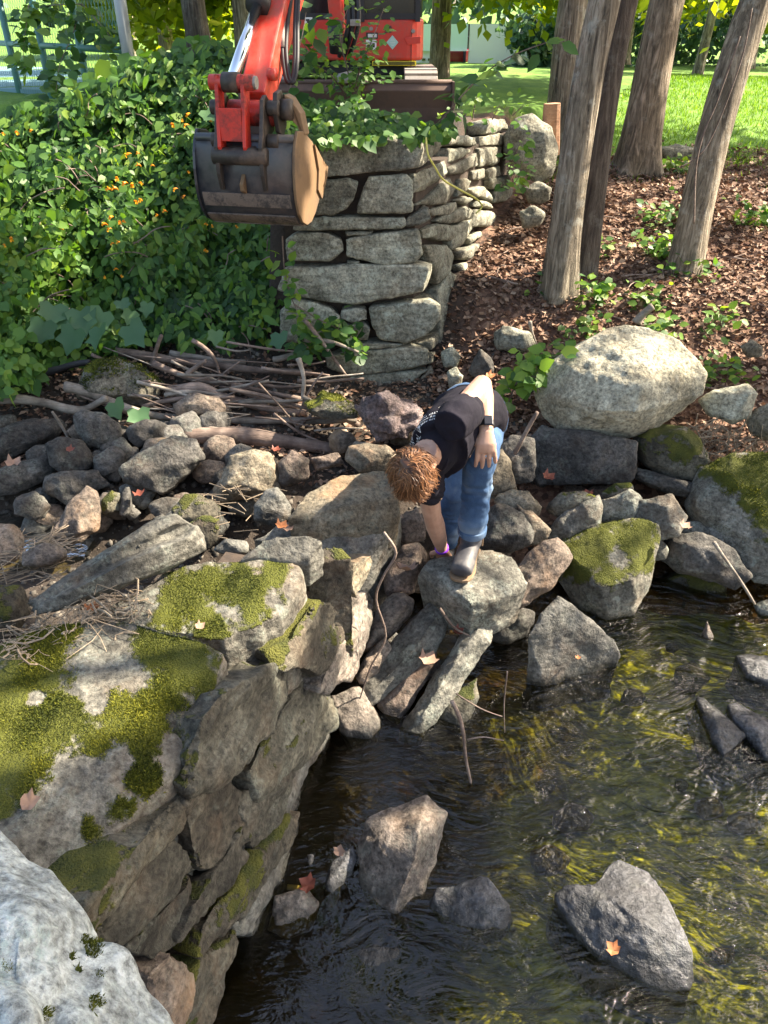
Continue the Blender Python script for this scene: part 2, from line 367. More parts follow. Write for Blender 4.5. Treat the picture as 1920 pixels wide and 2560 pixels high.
def ground_mat():
    g = G('bank_soil'); p = g.n('NewGeometry', out=None).outputs['Position']; s = g.n('SeparateXYZ', {0: p}, out=None)
    lit = g.ramp(g.n('TexVoronoi', {'Vector': p, 'Scale': 30.0, 'Randomness': 1.0}, out=1), [(.1, (.055, .03, .02)), (.5, (.15, .075, .048)), (.9, (.27, .165, .11))])
    lit = g.mix(.6, lit, g.ramp(g.noise(p, 25, 4, .7), [(.3, .25), (.7, .7)]), 'OVERLAY')
    gr = g.ramp(g.noise(p, 3.0, 6, .7), [(.3, (.055, .14, .015)), (.5, (.10, .21, .022)), (.7, (.17, .29, .035))])
    gr = g.mix(.5, gr, g.ramp(g.noise(p, 90, 2, .7), [(.3, .3), (.7, .7)]), 'OVERLAY')
    edge = g.math('ADD', s.outputs[1], g.math('MULTIPLY', g.math('SUBTRACT', g.noise(p, 1.6, 4, .6), .5), 1.6))
    edge = g.math('SUBTRACT', edge, g.math('MULTIPLY', g.math('SUBTRACT', s.outputs[0], 1.2), .18))
    k = g.n('MapRange', {0: edge, 1: 7.3, 2: 7.9, 3: 0., 4: 1.})
    soil = g.mix(g.noise(p, 30, 5, .75), (.016, .012, .009), (.06, .043, .031))
    right = g.n('MapRange', {0: g.math('SUBTRACT', s.outputs[0], g.math('MULTIPLY', s.outputs[1], .12)), 1: -.2, 2: .1, 3: 0., 4: 1.})
    base = g.mix(right, soil, lit)
    return g.done(g.bsdf(g.mix(k, base, gr), .95, g.bump(g.noise(p, 40, 4, .7), .8, .02)))
M['ground'] = ground_mat()
# ------------------------------------------------------------------ the ground
def sstep(x, a, b):
    t = np.clip((x - a) / (b - a), 0, 1); return t * t * (3 - 2 * t)
def xret(y): return .25 + (y - 4.9) * .43              # line of the wall's return side
def ground_z(x, y):
    x = np.asarray(x, float); y = np.asarray(y, float)
    zr = np.interp(y, [0, 2.9, 3.3, 3.6, 4.0, 4.6, 5.3, 6.5, 7.5, 10, 13, 17, 24, 60, 160], [-.5, -.5, -.12, .05, .30, .62, .98, 1.25, 1.43, 1.66, 1.80, 1.72, 1.52, 1.9, 5])
    zl = np.interp(y, [0, 1.5, 2.4, 3.2, 3.6, 4.2, 4.8, 5.2, 6.0, 6.6, 8, 30, 60, 160], [.1, .2, .3, .16, .32, .45, .66, .80, 1.2, 1.62, 1.9, 2.1, 2.6, 6])
    xd = -.70 + (y - 1.2) * .34; k = sstep(x, np.minimum(xd - .35, .0), np.minimum(xd + .10, .35))
    z = zl * (1 - k) + zr * k
    zm = np.interp(y, [3, 3.6, 4.2, 4.8, 5.3], [.1, .22, .38, .50, .6]); w = np.exp(-((x - .0) / .7) ** 2) * sstep(y, 3.0, 3.5) * (1 - sstep(y, 4.9, 5.3))
    z = z * (1 - w) + zm * w
    pl = sstep(y, 4.98, 5.10) * sstep(x, -.82, -.66) * (1 - sstep(x - xret(y), -.30, -.12)) * (1 - sstep(y, 8, 11))
    z = z * (1 - pl) + np.maximum(z, 1.90) * pl
    z = z - .16 * np.exp(-((x + 2.05) / .36) ** 2 - ((y - 3.52) / .22) ** 2)
    far = sstep(y, 9, 14) * .08 * np.sin(x * .33 + 1.2); z = z + far * np.exp(-((x - 4) / 14) ** 2)
    return z
def gz(x, y): return float(ground_z(np.array([x]), np.array([y]))[0])
xs = np.concatenate([[-140, -90, -55, -32, -20, -13, -9, -6.5, -5], np.arange(-4, 5.01, .06), [5.4, 6, 7, 8.5, 10.5, 13, 17, 23, 34, 55, 90, 140]])
ys = np.concatenate([[-40, -15, -5, -1.5], np.arange(0, 9.01, .06), np.arange(9.3, 16, .4), [17, 19, 22, 26, 32, 40, 52, 70, 100, 160]])
X, Y = np.meshgrid(xs, ys); Zg = ground_z(X.ravel(), Y.ravel())
P3 = np.stack([X.ravel(), Y.ravel(), Zg], 1)
P3[:, 2] += .035 * fbm(P3 * 3.1, 3, 4) * np.where(Y.ravel() < 12, 1, .5)
nx, ny = len(xs), len(ys); idx = np.arange(nx * ny).reshape(ny, nx)
F = np.stack([idx[:-1, :-1].ravel(), idx[:-1, 1:].ravel(), idx[1:, 1:].ravel(), idx[1:, :-1].ravel()], 1)
tag(link('ground', npmesh('ground', P3, F, smooth=True), M['ground'], loc=(0, 0, 0)), kind='structure')
# stream bed and water
bx = np.arange(-1.2, 5.0, .05); by = np.arange(.0, 3.9, .05); X, Y = np.meshgrid(bx, by)
P = np.stack([X.ravel(), Y.ravel(), np.full(X.size, -.20)], 1); P[:, 2] += .06 * fbm(P * 2.4, 9, 4)
n1, n2 = len(bx), len(by); idx = np.arange(n1 * n2).reshape(n2, n1)
F = np.stack([idx[:-1, :-1].ravel(), idx[:-1, 1:].ravel(), idx[1:, 1:].ravel(), idx[1:, :-1].ravel()], 1)
tag(link('stream_bed', npmesh('stream_bed', P, F, smooth=True), M['bed'], loc=(0, 0, 0)), kind='structure')
P2 = P.copy(); pw = np.stack([P[:, 0] * 2.6 + P[:, 1] * .8, P[:, 1] * 5.0, P[:, 0] * 0], 1)
P2[:, 2] = .008 * fbm(pw + .8 * vnoise(P * 1.5, 4)[:, None], 21, 3)
tag(link('water', npmesh('water', P2, F, smooth=True), M['water'], loc=(0, 0, 0)), kind='structure')
bm = bmesh.new(); bmesh.ops.create_grid(bm, x_segments=20, y_segments=20, size=.5)
for v in bm.verts: v.co = Vector((-2.05 + v.co.x * 1.0, 3.52 + v.co.y * .6, .225 + .004 * math.sin(v.co.x * 60 + v.co.y * 25)))
tag(bobj('water', bm, M['water'], smooth=True), kind='structure')

# ------------------------------------------------------------------ stones
ROCKS = []
def add_rock(groups, depth_m, mat, name='rock', label=None, cat='rock', group=None, parent=None, amp=.75, smooth=1, strata=.6, px=5.2, cuts=2, ledge=0.):
    vox = max(.006, px * depth_m / 1920)
    ROCKS.append(dict(groups=groups, vox=vox, mat=mat, name=name, label=label, cat=cat, group=group, parent=parent, amp=amp, smooth=smooth, strata=strata, cuts=cuts, ledge=ledge))
def dep(p): return (p - CAM).dot(Vector((0, CP, -SP)))
def relief_pts(out, z0=None, y0=None, depth=None, ridge=None, bulge=.2, plane=None, rs=None, grow=1.12, flat=False):
    r_ = random.Random(hash(tuple(out[0])) & 0xffff if rs is None else rs)
    cx = sum(p[0] for p in out) / len(out); cy = sum(p[1] for p in out) / len(out)
    out = [(cx + (x - cx) * grow, cy + (y - cy) * grow) for x, y in out]
    if plane is None:
        b = max(out, key=lambda p: p[1])
        an = atz(b[0], b[1], z0) if z0 is not None else at(b[0], b[1], y0)
        n = (CAM - an).normalized()
    else: an, n = plane
    P = [onplane(x, y, an, n) for x, y in out]; c = sum(P, Vector()) / len(P)
    size = sum((p - c).length for p in P) / len(P) * 2
    if depth is None: depth = size * .75
    pts = list(P)
    if flat:
        for x, y in out:
            k = r_.uniform(.86, .94); q = onplane(cx + (x - cx) * k, cy + (y - cy) * k, an, n); pts.append(q + (CAM - q).normalized() * bulge * size * r_.uniform(.7, 1.0))
    elif ridge is None:
        sy = cy - (max(p[1] for p in out) - min(p[1] for p in out)) * .04
        st = r_.randint(0, 1)
        for x, y in out[st::2]:
            k = r_.uniform(.45, .80); q = onplane(cx + (x - cx) * k, sy + (y - sy) * k, an, n)
            pts.append(q + (CAM - q).normalized() * bulge * size * r_.uniform(.6, 1.15))
    else:
        for x, y, o in ridge:
            q = onplane(x, y, an, n); pts.append(q + (CAM - q).normalized() * o)
    back = -n if plane is not None else -n
    for p in P: pts.append(c + (p - c) * r_.uniform(.72, .9) + back * depth * r_.uniform(.8, 1.05))
    return pts, dep(c)
def Rk(label, out, z0=None, mat='grey', name='rock', cat='rock', y0=None, group=None, **kw):
    k2 = {k: kw.pop(k) for k in ('amp', 'smooth', 'strata', 'px', 'parent', 'cuts') if k in kw}
    pts, d = relief_pts(out, z0, y0, **kw); add_rock([pts], d, mat, name, label, cat, group, **k2)
def pts3(pts, thick, shrink=.93):
    P = [atz(*p) for p in pts]; c = sum(P, Vector()) / len(P)
    zb = min(p.z for p in P) - thick
    return P + [Vector((c.x + (p.x - c.x) * shrink, c.y + (p.y - c.y) * shrink, zb)) for p in P], dep(c)
def Sb(label, groups, thick, mat='grey', name='stone_slab', cat='rock', shrink=.93, **k2):
    gs = []; d = 3
    for g_ in groups:
        p, d = pts3(g_, thick, shrink); gs.append(p)
    add_rock(gs, d, mat, name, label, cat, **{**dict(cuts=1, amp=.55), **k2})

# --- dry stone wall under the digger: front face, then the return side
WY = 4.86
wall = empty('stone_wall', (0, 5.0, .45), 'tall dry stone retaining wall of stacked grey slabs under the excavator', 'wall')
WF = (Vector((0, WY, 1.0)), Vector((0, -1, .06)).normalized())
WS = (Vector((.27, WY + .06, 1.0)), Vector((.915, -.39, .13)).normalized())
def Wst(out, plane=WF, depth=.34, mat='wall', side=None, bulge=.032, **k2):
    pts, d = relief_pts(out, plane=plane, depth=depth, bulge=bulge, grow=1.02, flat=plane is WF)
    if side:
        sp = [onplane(x, y, *WS) for x, y in side]; pts += sp
    add_rock([pts], d, mat, 'stone', None, None, None, wall, **{**dict(strata=1.3, amp=.36, cuts=1, smooth=1, px=4.2), **k2})
for out, side in [
    ([(776, 357), (911, 343), (1031, 347), (1046, 362), (1046, 420), (997, 429), (886, 439), (790, 444), (755, 425), (740, 380)], [(1112, 328), (1110, 352), (1089, 390)]),
    ([(760, 448), (867, 443), (896, 455), (887, 492), (867, 521), (829, 538), (745, 538), (730, 470)], None),
    ([(920, 441), (1017, 435), (1031, 453), (1033, 529), (1017, 533), (893, 533), (896, 511)], None),
    ([(740, 545), (891, 540), (1012, 545), (1017, 560), (1005, 574), (735, 576)], None),
    ([(713, 598), (742, 581), (819, 581), (853, 598), (860, 627), (824, 653), (718, 651)], None),
    ([(862, 596), (930, 593), (1046, 571), (1058, 637), (1036, 659), (959, 664), (920, 651), (867, 641)], None),
    ([(860, 580), (935, 579), (930, 589), (867, 592)], None), ([(867, 654), (901, 654), (896, 666), (870, 665)], None),
    ([(713, 668), (867, 664), (930, 667), (1080, 661), (1089, 690), (1075, 724), (1012, 743), (935, 745), (887, 762), (829, 760), (771, 738), (694, 728)], None),
    ([(703, 777), (732, 750), (781, 754), (824, 772), (848, 791), (843, 830), (805, 858), (699, 858)], None),
    ([(923, 769), (1075, 750), (1101, 764), (1099, 801), (1065, 839), (1017, 859), (949, 849), (928, 810)], None),
    ([(852, 775), (888, 768), (915, 775), (918, 800), (880, 808), (852, 800)], None), ([(858, 815), (905, 808), (925, 822), (920, 850), (870, 852)], None),
    ([(814, 892), (862, 880), (1036, 868), (1070, 875), (1072, 907), (1026, 929), (867, 938), (819, 921)], None),
    ([(795, 950), (862, 943), (1050, 930), (1075, 923), (1007, 974), (867, 979), (819, 969)], None),
    ([(850, 862), (960, 856), (1010, 862), (990, 870), (870, 876)], None),
    ([(800, 985), (900, 980), (1010, 980), (1010, 1010), (900, 1020), (810, 1010)], None)]:
    Wst(out, side=side)
Wst([(1017, 545), (1070, 518), (1079, 548), (1046, 564), (1012, 569)], depth=.25)
Wst([(1026, 974), (1079, 913), (1099, 964), (1085, 1003), (1020, 1003)], mat='tan', depth=.25)
Wst([(988, 1003), (1036, 976), (1084, 993), (1094, 1013), (1050, 1040), (1000, 1036)], mat='tan', depth=.25)
for out in [
    [(1036, 434), (1113, 400), (1118, 434), (1065, 473), (1033, 487)], [(1036, 516), (1080, 480), (1123, 446), (1147, 468), (1113, 509), (1060, 514)],
    [(1075, 523), (1142, 504), (1144, 521), (1123, 538), (1084, 540)], [(1089, 552), (1166, 513), (1183, 526), (1176, 548), (1123, 560)],
    [(1055, 571), (1094, 557), (1137, 566), (1154, 588), (1128, 601), (1060, 598)], [(1126, 568), (1181, 547), (1183, 574), (1161, 608), (1132, 625), (1145, 598)],
    [(1065, 615), (1118, 610), (1137, 637), (1128, 675), (1096, 712), (1079, 656)], [(1096, 726), (1128, 679), (1171, 704), (1190, 786), (1156, 825), (1096, 876), (1103, 786)],
    [(1118, 420), (1190, 383), (1195, 413), (1161, 434), (1123, 437)], [(1118, 333), (1190, 343), (1195, 367), (1123, 362)], [(1123, 370), (1180, 372), (1178, 383), (1122, 408)],
    [(1149, 446), (1181, 451), (1171, 473), (1144, 495)], [(1181, 425), (1214, 420), (1214, 447), (1183, 451)], [(1166, 470), (1214, 463), (1234, 502), (1190, 492)],
    [(1183, 550), (1190, 523), (1238, 531), (1258, 555), (1214, 567), (1183, 567)], [(1192, 369), (1253, 367), (1248, 408), (1200, 418)],
    [(1219, 427), (1248, 415), (1253, 439), (1224, 449)], [(1224, 447), (1272, 439), (1277, 468), (1229, 473)], [(1238, 475), (1287, 468), (1282, 502), (1234, 507)],
    [(1258, 523), (1291, 528), (1291, 564), (1253, 567)], [(1272, 504), (1311, 484), (1320, 504), (1296, 564)], [(1171, 595), (1205, 576), (1209, 590), (1176, 613)],
    [(1142, 629), (1200, 605), (1238, 590), (1250, 651), (1190, 651), (1150, 648)], [(1214, 575), (1291, 566), (1287, 590), (1243, 598)],
    [(1142, 663), (1214, 643), (1234, 666), (1262, 704), (1262, 748), (1229, 767), (1190, 743), (1161, 694)], [(1188, 757), (1214, 767), (1214, 784), (1186, 789)],
    [(1130, 863), (1186, 801), (1238, 788), (1234, 820), (1190, 866), (1142, 873)], [(1072, 858), (1096, 832), (1106, 850), (1080, 876)], [(1076, 888), (1094, 876), (1092, 905), (1075, 912)],
    [(1084, 905), (1100, 890), (1118, 945), (1128, 978), (1104, 970)], [(1140, 500), (1165, 492), (1188, 497), (1166, 512)], [(1196, 500), (1230, 506), (1236, 522), (1192, 518)],
    [(1200, 340), (1250, 330), (1268, 350), (1255, 366), (1202, 366)], [(1210, 300), (1262, 295), (1275, 325), (1215, 336)]]:
    Wst(out, plane=WS, depth=.3, bulge=.13)
# --- old dam wall in the foreground
dam = empty('stone_wall', (-.5, 1.6, 0), 'low mossy stone dam wall running along the left edge of the stream', 'wall')
def dir_n(p, q, lean=.1):
    d = (q - p); n = Vector((d.y, -d.x, 0)).normalized(); n.z = lean; return n.normalized()
D0 = Vector((-.50, 1.25, 0)); D1 = Vector((-.16, 2.45, 0)); DN = dir_n(D0, D1, .10); DP = (D0, DN)
def Dst(out, mat='face', off=0., depth=.3, bulge=.09, label=None, **k2):
    pts, d = relief_pts(out, plane=(D0 + DN * off, DN), depth=depth, bulge=bulge, grow=1.045, flat=True)
    add_rock([pts], d, mat, 'stone', label, None, None, dam, **{**dict(strata=2.0, px=4.6, smooth=1, amp=.9, cuts=1, ledge=1.0), **k2})
def Dsl(groups, thick, mat, label=None, **k2):
    gs = []
    for g_ in groups:
        p, d = pts3(g_, thick, k2.get('shrink', .96)); gs.append(p)
    k2.pop('shrink', None)
    add_rock(gs, d, mat, 'stone', label, None, None, dam, **{**dict(strata=.6, px=5.0, smooth=2, amp=.6, cuts=0), **k2})
Dsl([[(-260, 1700, 1.0), (-40, 1630, 1.0), (120, 1565, 1.0), (330, 1545, 1.0), (500, 1590, .99), (562, 1630, .97), (572, 1650, .93), (500, 1770, .93), (486, 1860, .90), (430, 1960, .86),
      (300, 2080, .88), (180, 2200, .88), (-260, 2350, .98),
      (478, 1930, .80), (450, 1990, .76), (347, 2155, .72), (283, 2238, .70), (190, 2242, .72), (130, 2180, .76)]], .22, 'mossattr', 'wide mossy capstone nearest the camera', shrink=1.0, amp=.6)
Dsl([[(200, 1545, .96), (260, 1510, .97), (405, 1430, .98), (521, 1398, .98), (690, 1398, .98), (745, 1418, .97), (757, 1452, .95), (700, 1530, .93), (650, 1560, .92), (560, 1600, .93), (340, 1570, .94),
      (772, 1508, .78), (764, 1538, .74), (712, 1592, .70)],
     [(545, 1590, .94), (650, 1556, .94), (668, 1600, .84), (672, 1640, .76), (650, 1690, .66), (572, 1692, .66), (560, 1660, .74)]], .2, 'mossattr', 'flat mossy capstone behind the nearest capstone', shrink=.97, amp=.7)
Dsl([[(765, 1402, .95), (815, 1366, .96), (855, 1370, .95), (877, 1395, .93), (884, 1455, .82), (868, 1510, .70), (812, 1497, .72), (768, 1455, .84)]], .25, 'mossside', shrink=.9)
for out, mat, off in [
    ([(790, 1500), (868, 1512), (884, 1560), (860, 1612), (805, 1690), (722, 1672), (705, 1640), (750, 1585)], 'mossside', .10),
    ([(884, 1412), (930, 1388), (936, 1420), (917, 1462), (895, 1502), (878, 1470)], 'tan', .16),
    ([(880, 1562), (905, 1482), (925, 1475), (942, 1500), (936, 1532), (915, 1622), (890, 1692), (832, 1722), (800, 1727), (812, 1690)], 'pinkish', .10),
    ([(500, 1792), (560, 1722), (690, 1652), (720, 1690), (725, 1742), (690, 1832), (600, 1922), (480, 1987), (460, 1962), (490, 1900)], 'face', .05),
    ([(725, 1742), (770, 1692), (805, 1732), (832, 1742), (832, 1802), (800, 1862), (742, 1922), (640, 1992), (620, 1930), (690, 1835)], 'face', .03),
    ([(650, 1600), (720, 1640), (800, 1700), (790, 1730), (730, 1740), (690, 1660)], 'face', .0),
    ([(455, 2002), (500, 1987), (580, 1942), (602, 1985), (622, 2092), (575, 2142), (502, 2182), (480, 2120)], 'mossside', .03),
    ([(585, 2010), (640, 1952), (700, 1940), (740, 1930), (735, 1990), (715, 2052), (690, 2122), (640, 2152), (620, 2080)], 'face', .02),
    ([(746, 2036), (748, 2088), (677, 2182), (579, 2298), (498, 2402), (484, 2408), (500, 2325), (606, 2230), (663, 2149), (716, 2045)], 'mossside', .03),
    ([(723, 2113), (708, 2198), (679, 2281), (660, 2339), (590, 2327), (648, 2210)], 'wetgrey', .02),
    ([(208, 2272), (283, 2240), (350, 2160), (450, 1992), (464, 2010), (440, 2072), (320, 2242), (240, 2347), (203, 2332)], 'mossside', .03),
    ([(235, 2350), (330, 2232), (417, 2082), (442, 2100), (494, 2180), (402, 2292), (312, 2373)], 'face', .03),
    ([(310, 2373), (492, 2188), (507, 2270), (430, 2379), (405, 2414), (345, 2402)], 'face', .02),
    ([(500, 2242), (613, 2065), (622, 2150), (502, 2302), (450, 2347), (480, 2270)], 'face', .04),
    ([(368, 2442), (428, 2379), (482, 2437), (482, 2477), (447, 2580), (405, 2580)], 'brown', .05),
    ([(480, 2414), (587, 2333), (587, 2373), (552, 2442), (532, 2600), (460, 2600), (484, 2440)], 'mossside', .02),
    ([(640, 1990), (742, 1925), (800, 1864), (830, 1810), (826, 1850), (760, 1950), (742, 2035), (720, 2050)], 'wetgrey', -.02)]:
    Dst(out, mat, off)
# --- loose boulders and slabs
Sb('big pale lichen covered boulder in the bottom left corner', [
    [(-300, 1985, 1.30), (0, 2062, 1.30), (120, 2172, 1.28), (203, 2272, 1.26), (212, 2335, 1.27), (150, 2720, 1.30), (-300, 2720, 1.30), (60, 2330, 1.40), (-120, 2250, 1.42), (60, 2600, 1.42)],
    [(203, 2345, 1.27), (255, 2372, 1.26), (310, 2378, 1.24), (347, 2432, 1.22), (388, 2492, 1.20), (432, 2570, 1.18), (480, 2720, 1.18), (0, 2720, 1.3), (0, 2400, 1.32), (180, 2560, 1.36)]],
   .30, 'pale', 'boulder', 'boulder', 1.0, amp=.9, smooth=3, px=6, strata=0, cuts=0)
Sb('flat grey rock on which the bending person rests one boot', [
    [(1046, 1415, .50), (1064, 1403, .52), (1121, 1391, .53), (1196, 1368, .53), (1229, 1372, .52), (1281, 1391, .50), (1290, 1413, .50), (1325, 1460, .46), (1318, 1476, .43), (1243, 1500, .46), (1180, 1512, .48),
     (1243, 1537, .36), (1163, 1551, .33), (1144, 1542, .34), (1074, 1490, .38), (1041, 1438, .46)]], .10, 'grey', shrink=.85)
Rk('brown grey rock wedged against the rock under the boot', [(1290, 1415), (1360, 1358), (1389, 1351), (1424, 1394), (1384, 1455), (1290, 1535), (1240, 1545), (1325, 1460)], .22, 'brown', ridge=[(1330, 1440, .10), (1390, 1380, .08), (1290, 1500, .10)])
Rk('small rounded dark rock at the water between boot rock and triangular rock', [(1224, 1563), (1300, 1523), (1332, 1535), (1318, 1582), (1257, 1612), (1224, 1602)], -.02, 'dark')
Sb('large triangular flat grey rock standing in the stream', [
    [(1318, 1584, .30), (1393, 1490, .40), (1421, 1504, .40), (1501, 1565, .24), (1560, 1626, .10), (1544, 1650, .03), (1440, 1697, .0), (1360, 1718, .0), (1323, 1669, .08)]], .25, 'wetgrey', 'boulder', 'boulder', .9)
Rk('large green mossy boulder at the water right of the person', [(1388, 1351), (1481, 1328), (1573, 1305), (1637, 1322), (1643, 1355), (1614, 1471), (1585, 1529), (1527, 1549), (1452, 1517), (1400, 1454)], -.05, 'mossattr',
   'boulder', 'boulder', ridge=[(1440, 1400, .12), (1560, 1340, .06), (1600, 1350, .08), (1585, 1450, .17), (1500, 1470, .19)], depth=.35)
Rk('dark smooth rock directly right of the jeans', [(1190, 1365), (1212, 1290), (1240, 1262), (1300, 1285), (1333, 1330), (1320, 1362), (1270, 1380), (1210, 1376)], .25, 'dark')
Rk('tan rounded rock behind the dark smooth rock', [(1290, 1262), (1340, 1287), (1376, 1325), (1365, 1345), (1330, 1358), (1300, 1310)], .28, 'tan')
Rk('pale mossy sunlit rock behind the bending person', [(1232, 1242), (1270, 1225), (1320, 1230), (1352, 1265), (1345, 1290), (1300, 1282), (1250, 1272)], .36, 'tan')
Rk('angular grey rock leaning on the mossy boulder', [(1363, 1344), (1388, 1303), (1425, 1265), (1495, 1240), (1497, 1312), (1430, 1347)], .24, 'grey')
Rk('small mossy rock left of the grey rocks below the dark ledge', [(1365, 1272), (1400, 1232), (1458, 1230), (1495, 1250), (1440, 1267), (1400, 1290)], .34, 'moss')
Rk('little round mossy rock under the dark ledge', [(1504, 1232), (1540, 1207), (1573, 1210), (1590, 1240), (1540, 1257)], .36, 'moss')
Rk('grey rock above the green mossy boulder', [(1498, 1257), (1575, 1227), (1602, 1250), (1604, 1290), (1560, 1315), (1500, 1302)], .3, 'grey')
Rk('blocky grey rock between mossy boulder and big grey boulder', [(1580, 1257), (1680, 1240), (1715, 1290), (1692, 1337), (1640, 1347), (1590, 1312)], .28, 'grey')
Rk('big grey boulder with a thick moss cap at the right edge', [(1720, 1267), (1760, 1180), (1830, 1147), (1990, 1150), (1990, 1450), (1880, 1442), (1810, 1352), (1740, 1312)], .12, 'mossattr', 'boulder', 'boulder')
Rk('dark boulder in shade below the moss capped boulder', [(1655, 1362), (1700, 1337), (1760, 1337), (1830, 1372), (1870, 1440), (1830, 1470), (1790, 1442), (1700, 1432), (1660, 1402)], .1, 'dark')
Rk('dark green angular rock in the shaded gap', [(1690, 1382), (1720, 1347), (1775, 1362), (1802, 1402), (1770, 1432), (1700, 1432)], .08, 'wetgrey', bulge=.3)
Rk('wedge shaped mossy rock at the water edge', [(1620, 1462), (1640, 1447), (1750, 1405), (1790, 1407), (1809, 1440), (1807, 1490), (1700, 1482), (1630, 1477)], -.03, 'mossside')
Rk('small grey rock cut off by the right edge above the water', [(1883, 1515), (1920, 1500), (1970, 1505), (1970, 1550), (1900, 1545)], .0, 'grey')
Rk('tiny pointed rock poking out of the rippling water', [(1752, 1590), (1768, 1552), (1788, 1598), (1770, 1602)], -.02, 'brown')
for label, out in [('dark flat rock in the stream at the right edge', [(1838, 1637), (1870, 1630), (1970, 1640), (1970, 1725), (1868, 1686)]), ('dark pointed flat rock just above the ripples', [(1738, 1738), (1762, 1745), (1842, 1812), (1870, 1838), (1812, 1890), (1783, 1852), (1756, 1792)]),
                   ('dark pointed flat rock beside its twin at the right edge', [(1818, 1758), (1842, 1755), (1970, 1820), (1970, 1905), (1912, 1892), (1874, 1840), (1830, 1792)])]:
    cx_ = sum(p[0] for p in out) / len(out); cy_ = sum(p[1] for p in out) / len(out)
    Sb(label, [[(x, y, .022) for x, y in out] + [(cx_, cy_, .05), ((cx_ + out[2][0]) / 2, (cy_ + out[2][1]) / 2, .04)]], .2, 'wet', 'rock', 'rock', 1.0, amp=.5, cuts=0)
Rk('long grey slab leaning into the heap, the uppermost of three', [(1083, 1504), (1111, 1528), (1123, 1549), (1104, 1591), (1019, 1695), (928, 1760), (907, 1732), (936, 1667), (997, 1591), (1027, 1554)], .02, 'grey', 'stone_slab', depth=.16, ridge=[(1090, 1545, .07), (1030, 1630, .09), (930, 1730, .05)], strata=1.0, cuts=0)
Rk('narrow slab squeezed between the two leaning slabs', [(1095, 1612), (1085, 1657), (1052, 1723), (999, 1800), (973, 1784), (954, 1756), (1006, 1695), (1055, 1638)], -.03, 'brown', 'stone_slab', depth=.16, bulge=.1, cuts=0)
Rk('long grey slab leaning into the water, the lowest of three', [(1210, 1542), (1229, 1563), (1222, 1601), (1193, 1657), (1123, 1751), (1052, 1852), (1001, 1838), (1008, 1808), (1062, 1723), (1109, 1648), (1158, 1582)], -.06, 'grey', 'stone_slab', depth=.14, ridge=[(1200, 1565, .05), (1135, 1660, .09), (1060, 1780, .07), (1150, 1700, .04)], strata=1.0, cuts=0)
Rk('half sunken brown rock under the lowest leaning slab', [(1100, 1760), (1191, 1695), (1193, 1747), (1170, 1812), (1144, 1835), (1088, 1810)], -.06, 'mossside')
Rk('oval brown rock left of the leaning slabs', [(942, 1528), (980, 1488), (1008, 1483), (1029, 1502), (1027, 1528), (989, 1579), (938, 1622), (912, 1624), (912, 1601)], .15, 'brown')
Rk('smooth dark brown rock beside the reaching hand', [(961, 1443), (1008, 1370), (1046, 1363), (1069, 1389), (1041, 1424), (1032, 1476), (970, 1499)], .26, 'brown')
Rk('round grey brown rock at the water below the leaning slabs', [(829, 1742), (900, 1724), (950, 1800), (940, 1852), (880, 1868), (850, 1822)], -.05, 'pinkish')
Rk('brown rock in the gap next to the dam wall', [(925, 1625), (960, 1600), (985, 1620), (950, 1680), (905, 1720), (890, 1690)], .08, 'brown')
Sb('broad flat sunlit slab left of the person', [
    [(715, 1292, .72), (760, 1232, .74), (850, 1187, .75), (960, 1172, .75), (988, 1200, .74), (990, 1240, .72), (1004, 1290, .64), (962, 1322, .60), (860, 1312, .62), (780, 1304, .66)]], .14, 'tan', shrink=.95)
Sb('dark thick slab under the sunlit slab', [
    [(622, 1347, .62), (700, 1302, .62), (860, 1317, .60), (975, 1322, .58), (1010, 1285, .58), (992, 1342, .50), (932, 1422, .42), (890, 1407, .50), (812, 1342, .58), (960, 1360, .5)]], .3, 'wetgrey', shrink=.9)
Sb('small flat grey slab lying on the back corner of the dam', [
    [(598, 1392, 1.0), (660, 1347, 1.03), (762, 1335, 1.05), (812, 1345, 1.03), (775, 1400, .99), (768, 1422, .94), (690, 1402, .97)]], .07, 'grey', strata=1.0)
pa, d_ = relief_pts([(58, 1512), (190, 1420), (300, 1350), (400, 1290), (440, 1283), (486, 1308), (300, 1380), (180, 1450), (90, 1516)], 1.0, depth=.14, ridge=[(110, 1495, .02), (300, 1366, .05), (440, 1306, .05)], grow=1.0)
pb, d_ = relief_pts([(84, 1520), (184, 1457), (304, 1387), (488, 1314), (506, 1340), (518, 1380), (400, 1440), (200, 1510), (95, 1540)], .98, depth=.14, ridge=[(190, 1470, .07), (310, 1405, .10), (470, 1342, .09), (200, 1500, .05), (400, 1430, .06)], grow=1.04)
add_rock([pa, pb], d_, 'grey', 'stone_slab', 'long curved grey slab split by a crack at the left', 'rock', amp=.4, strata=.8, cuts=0)
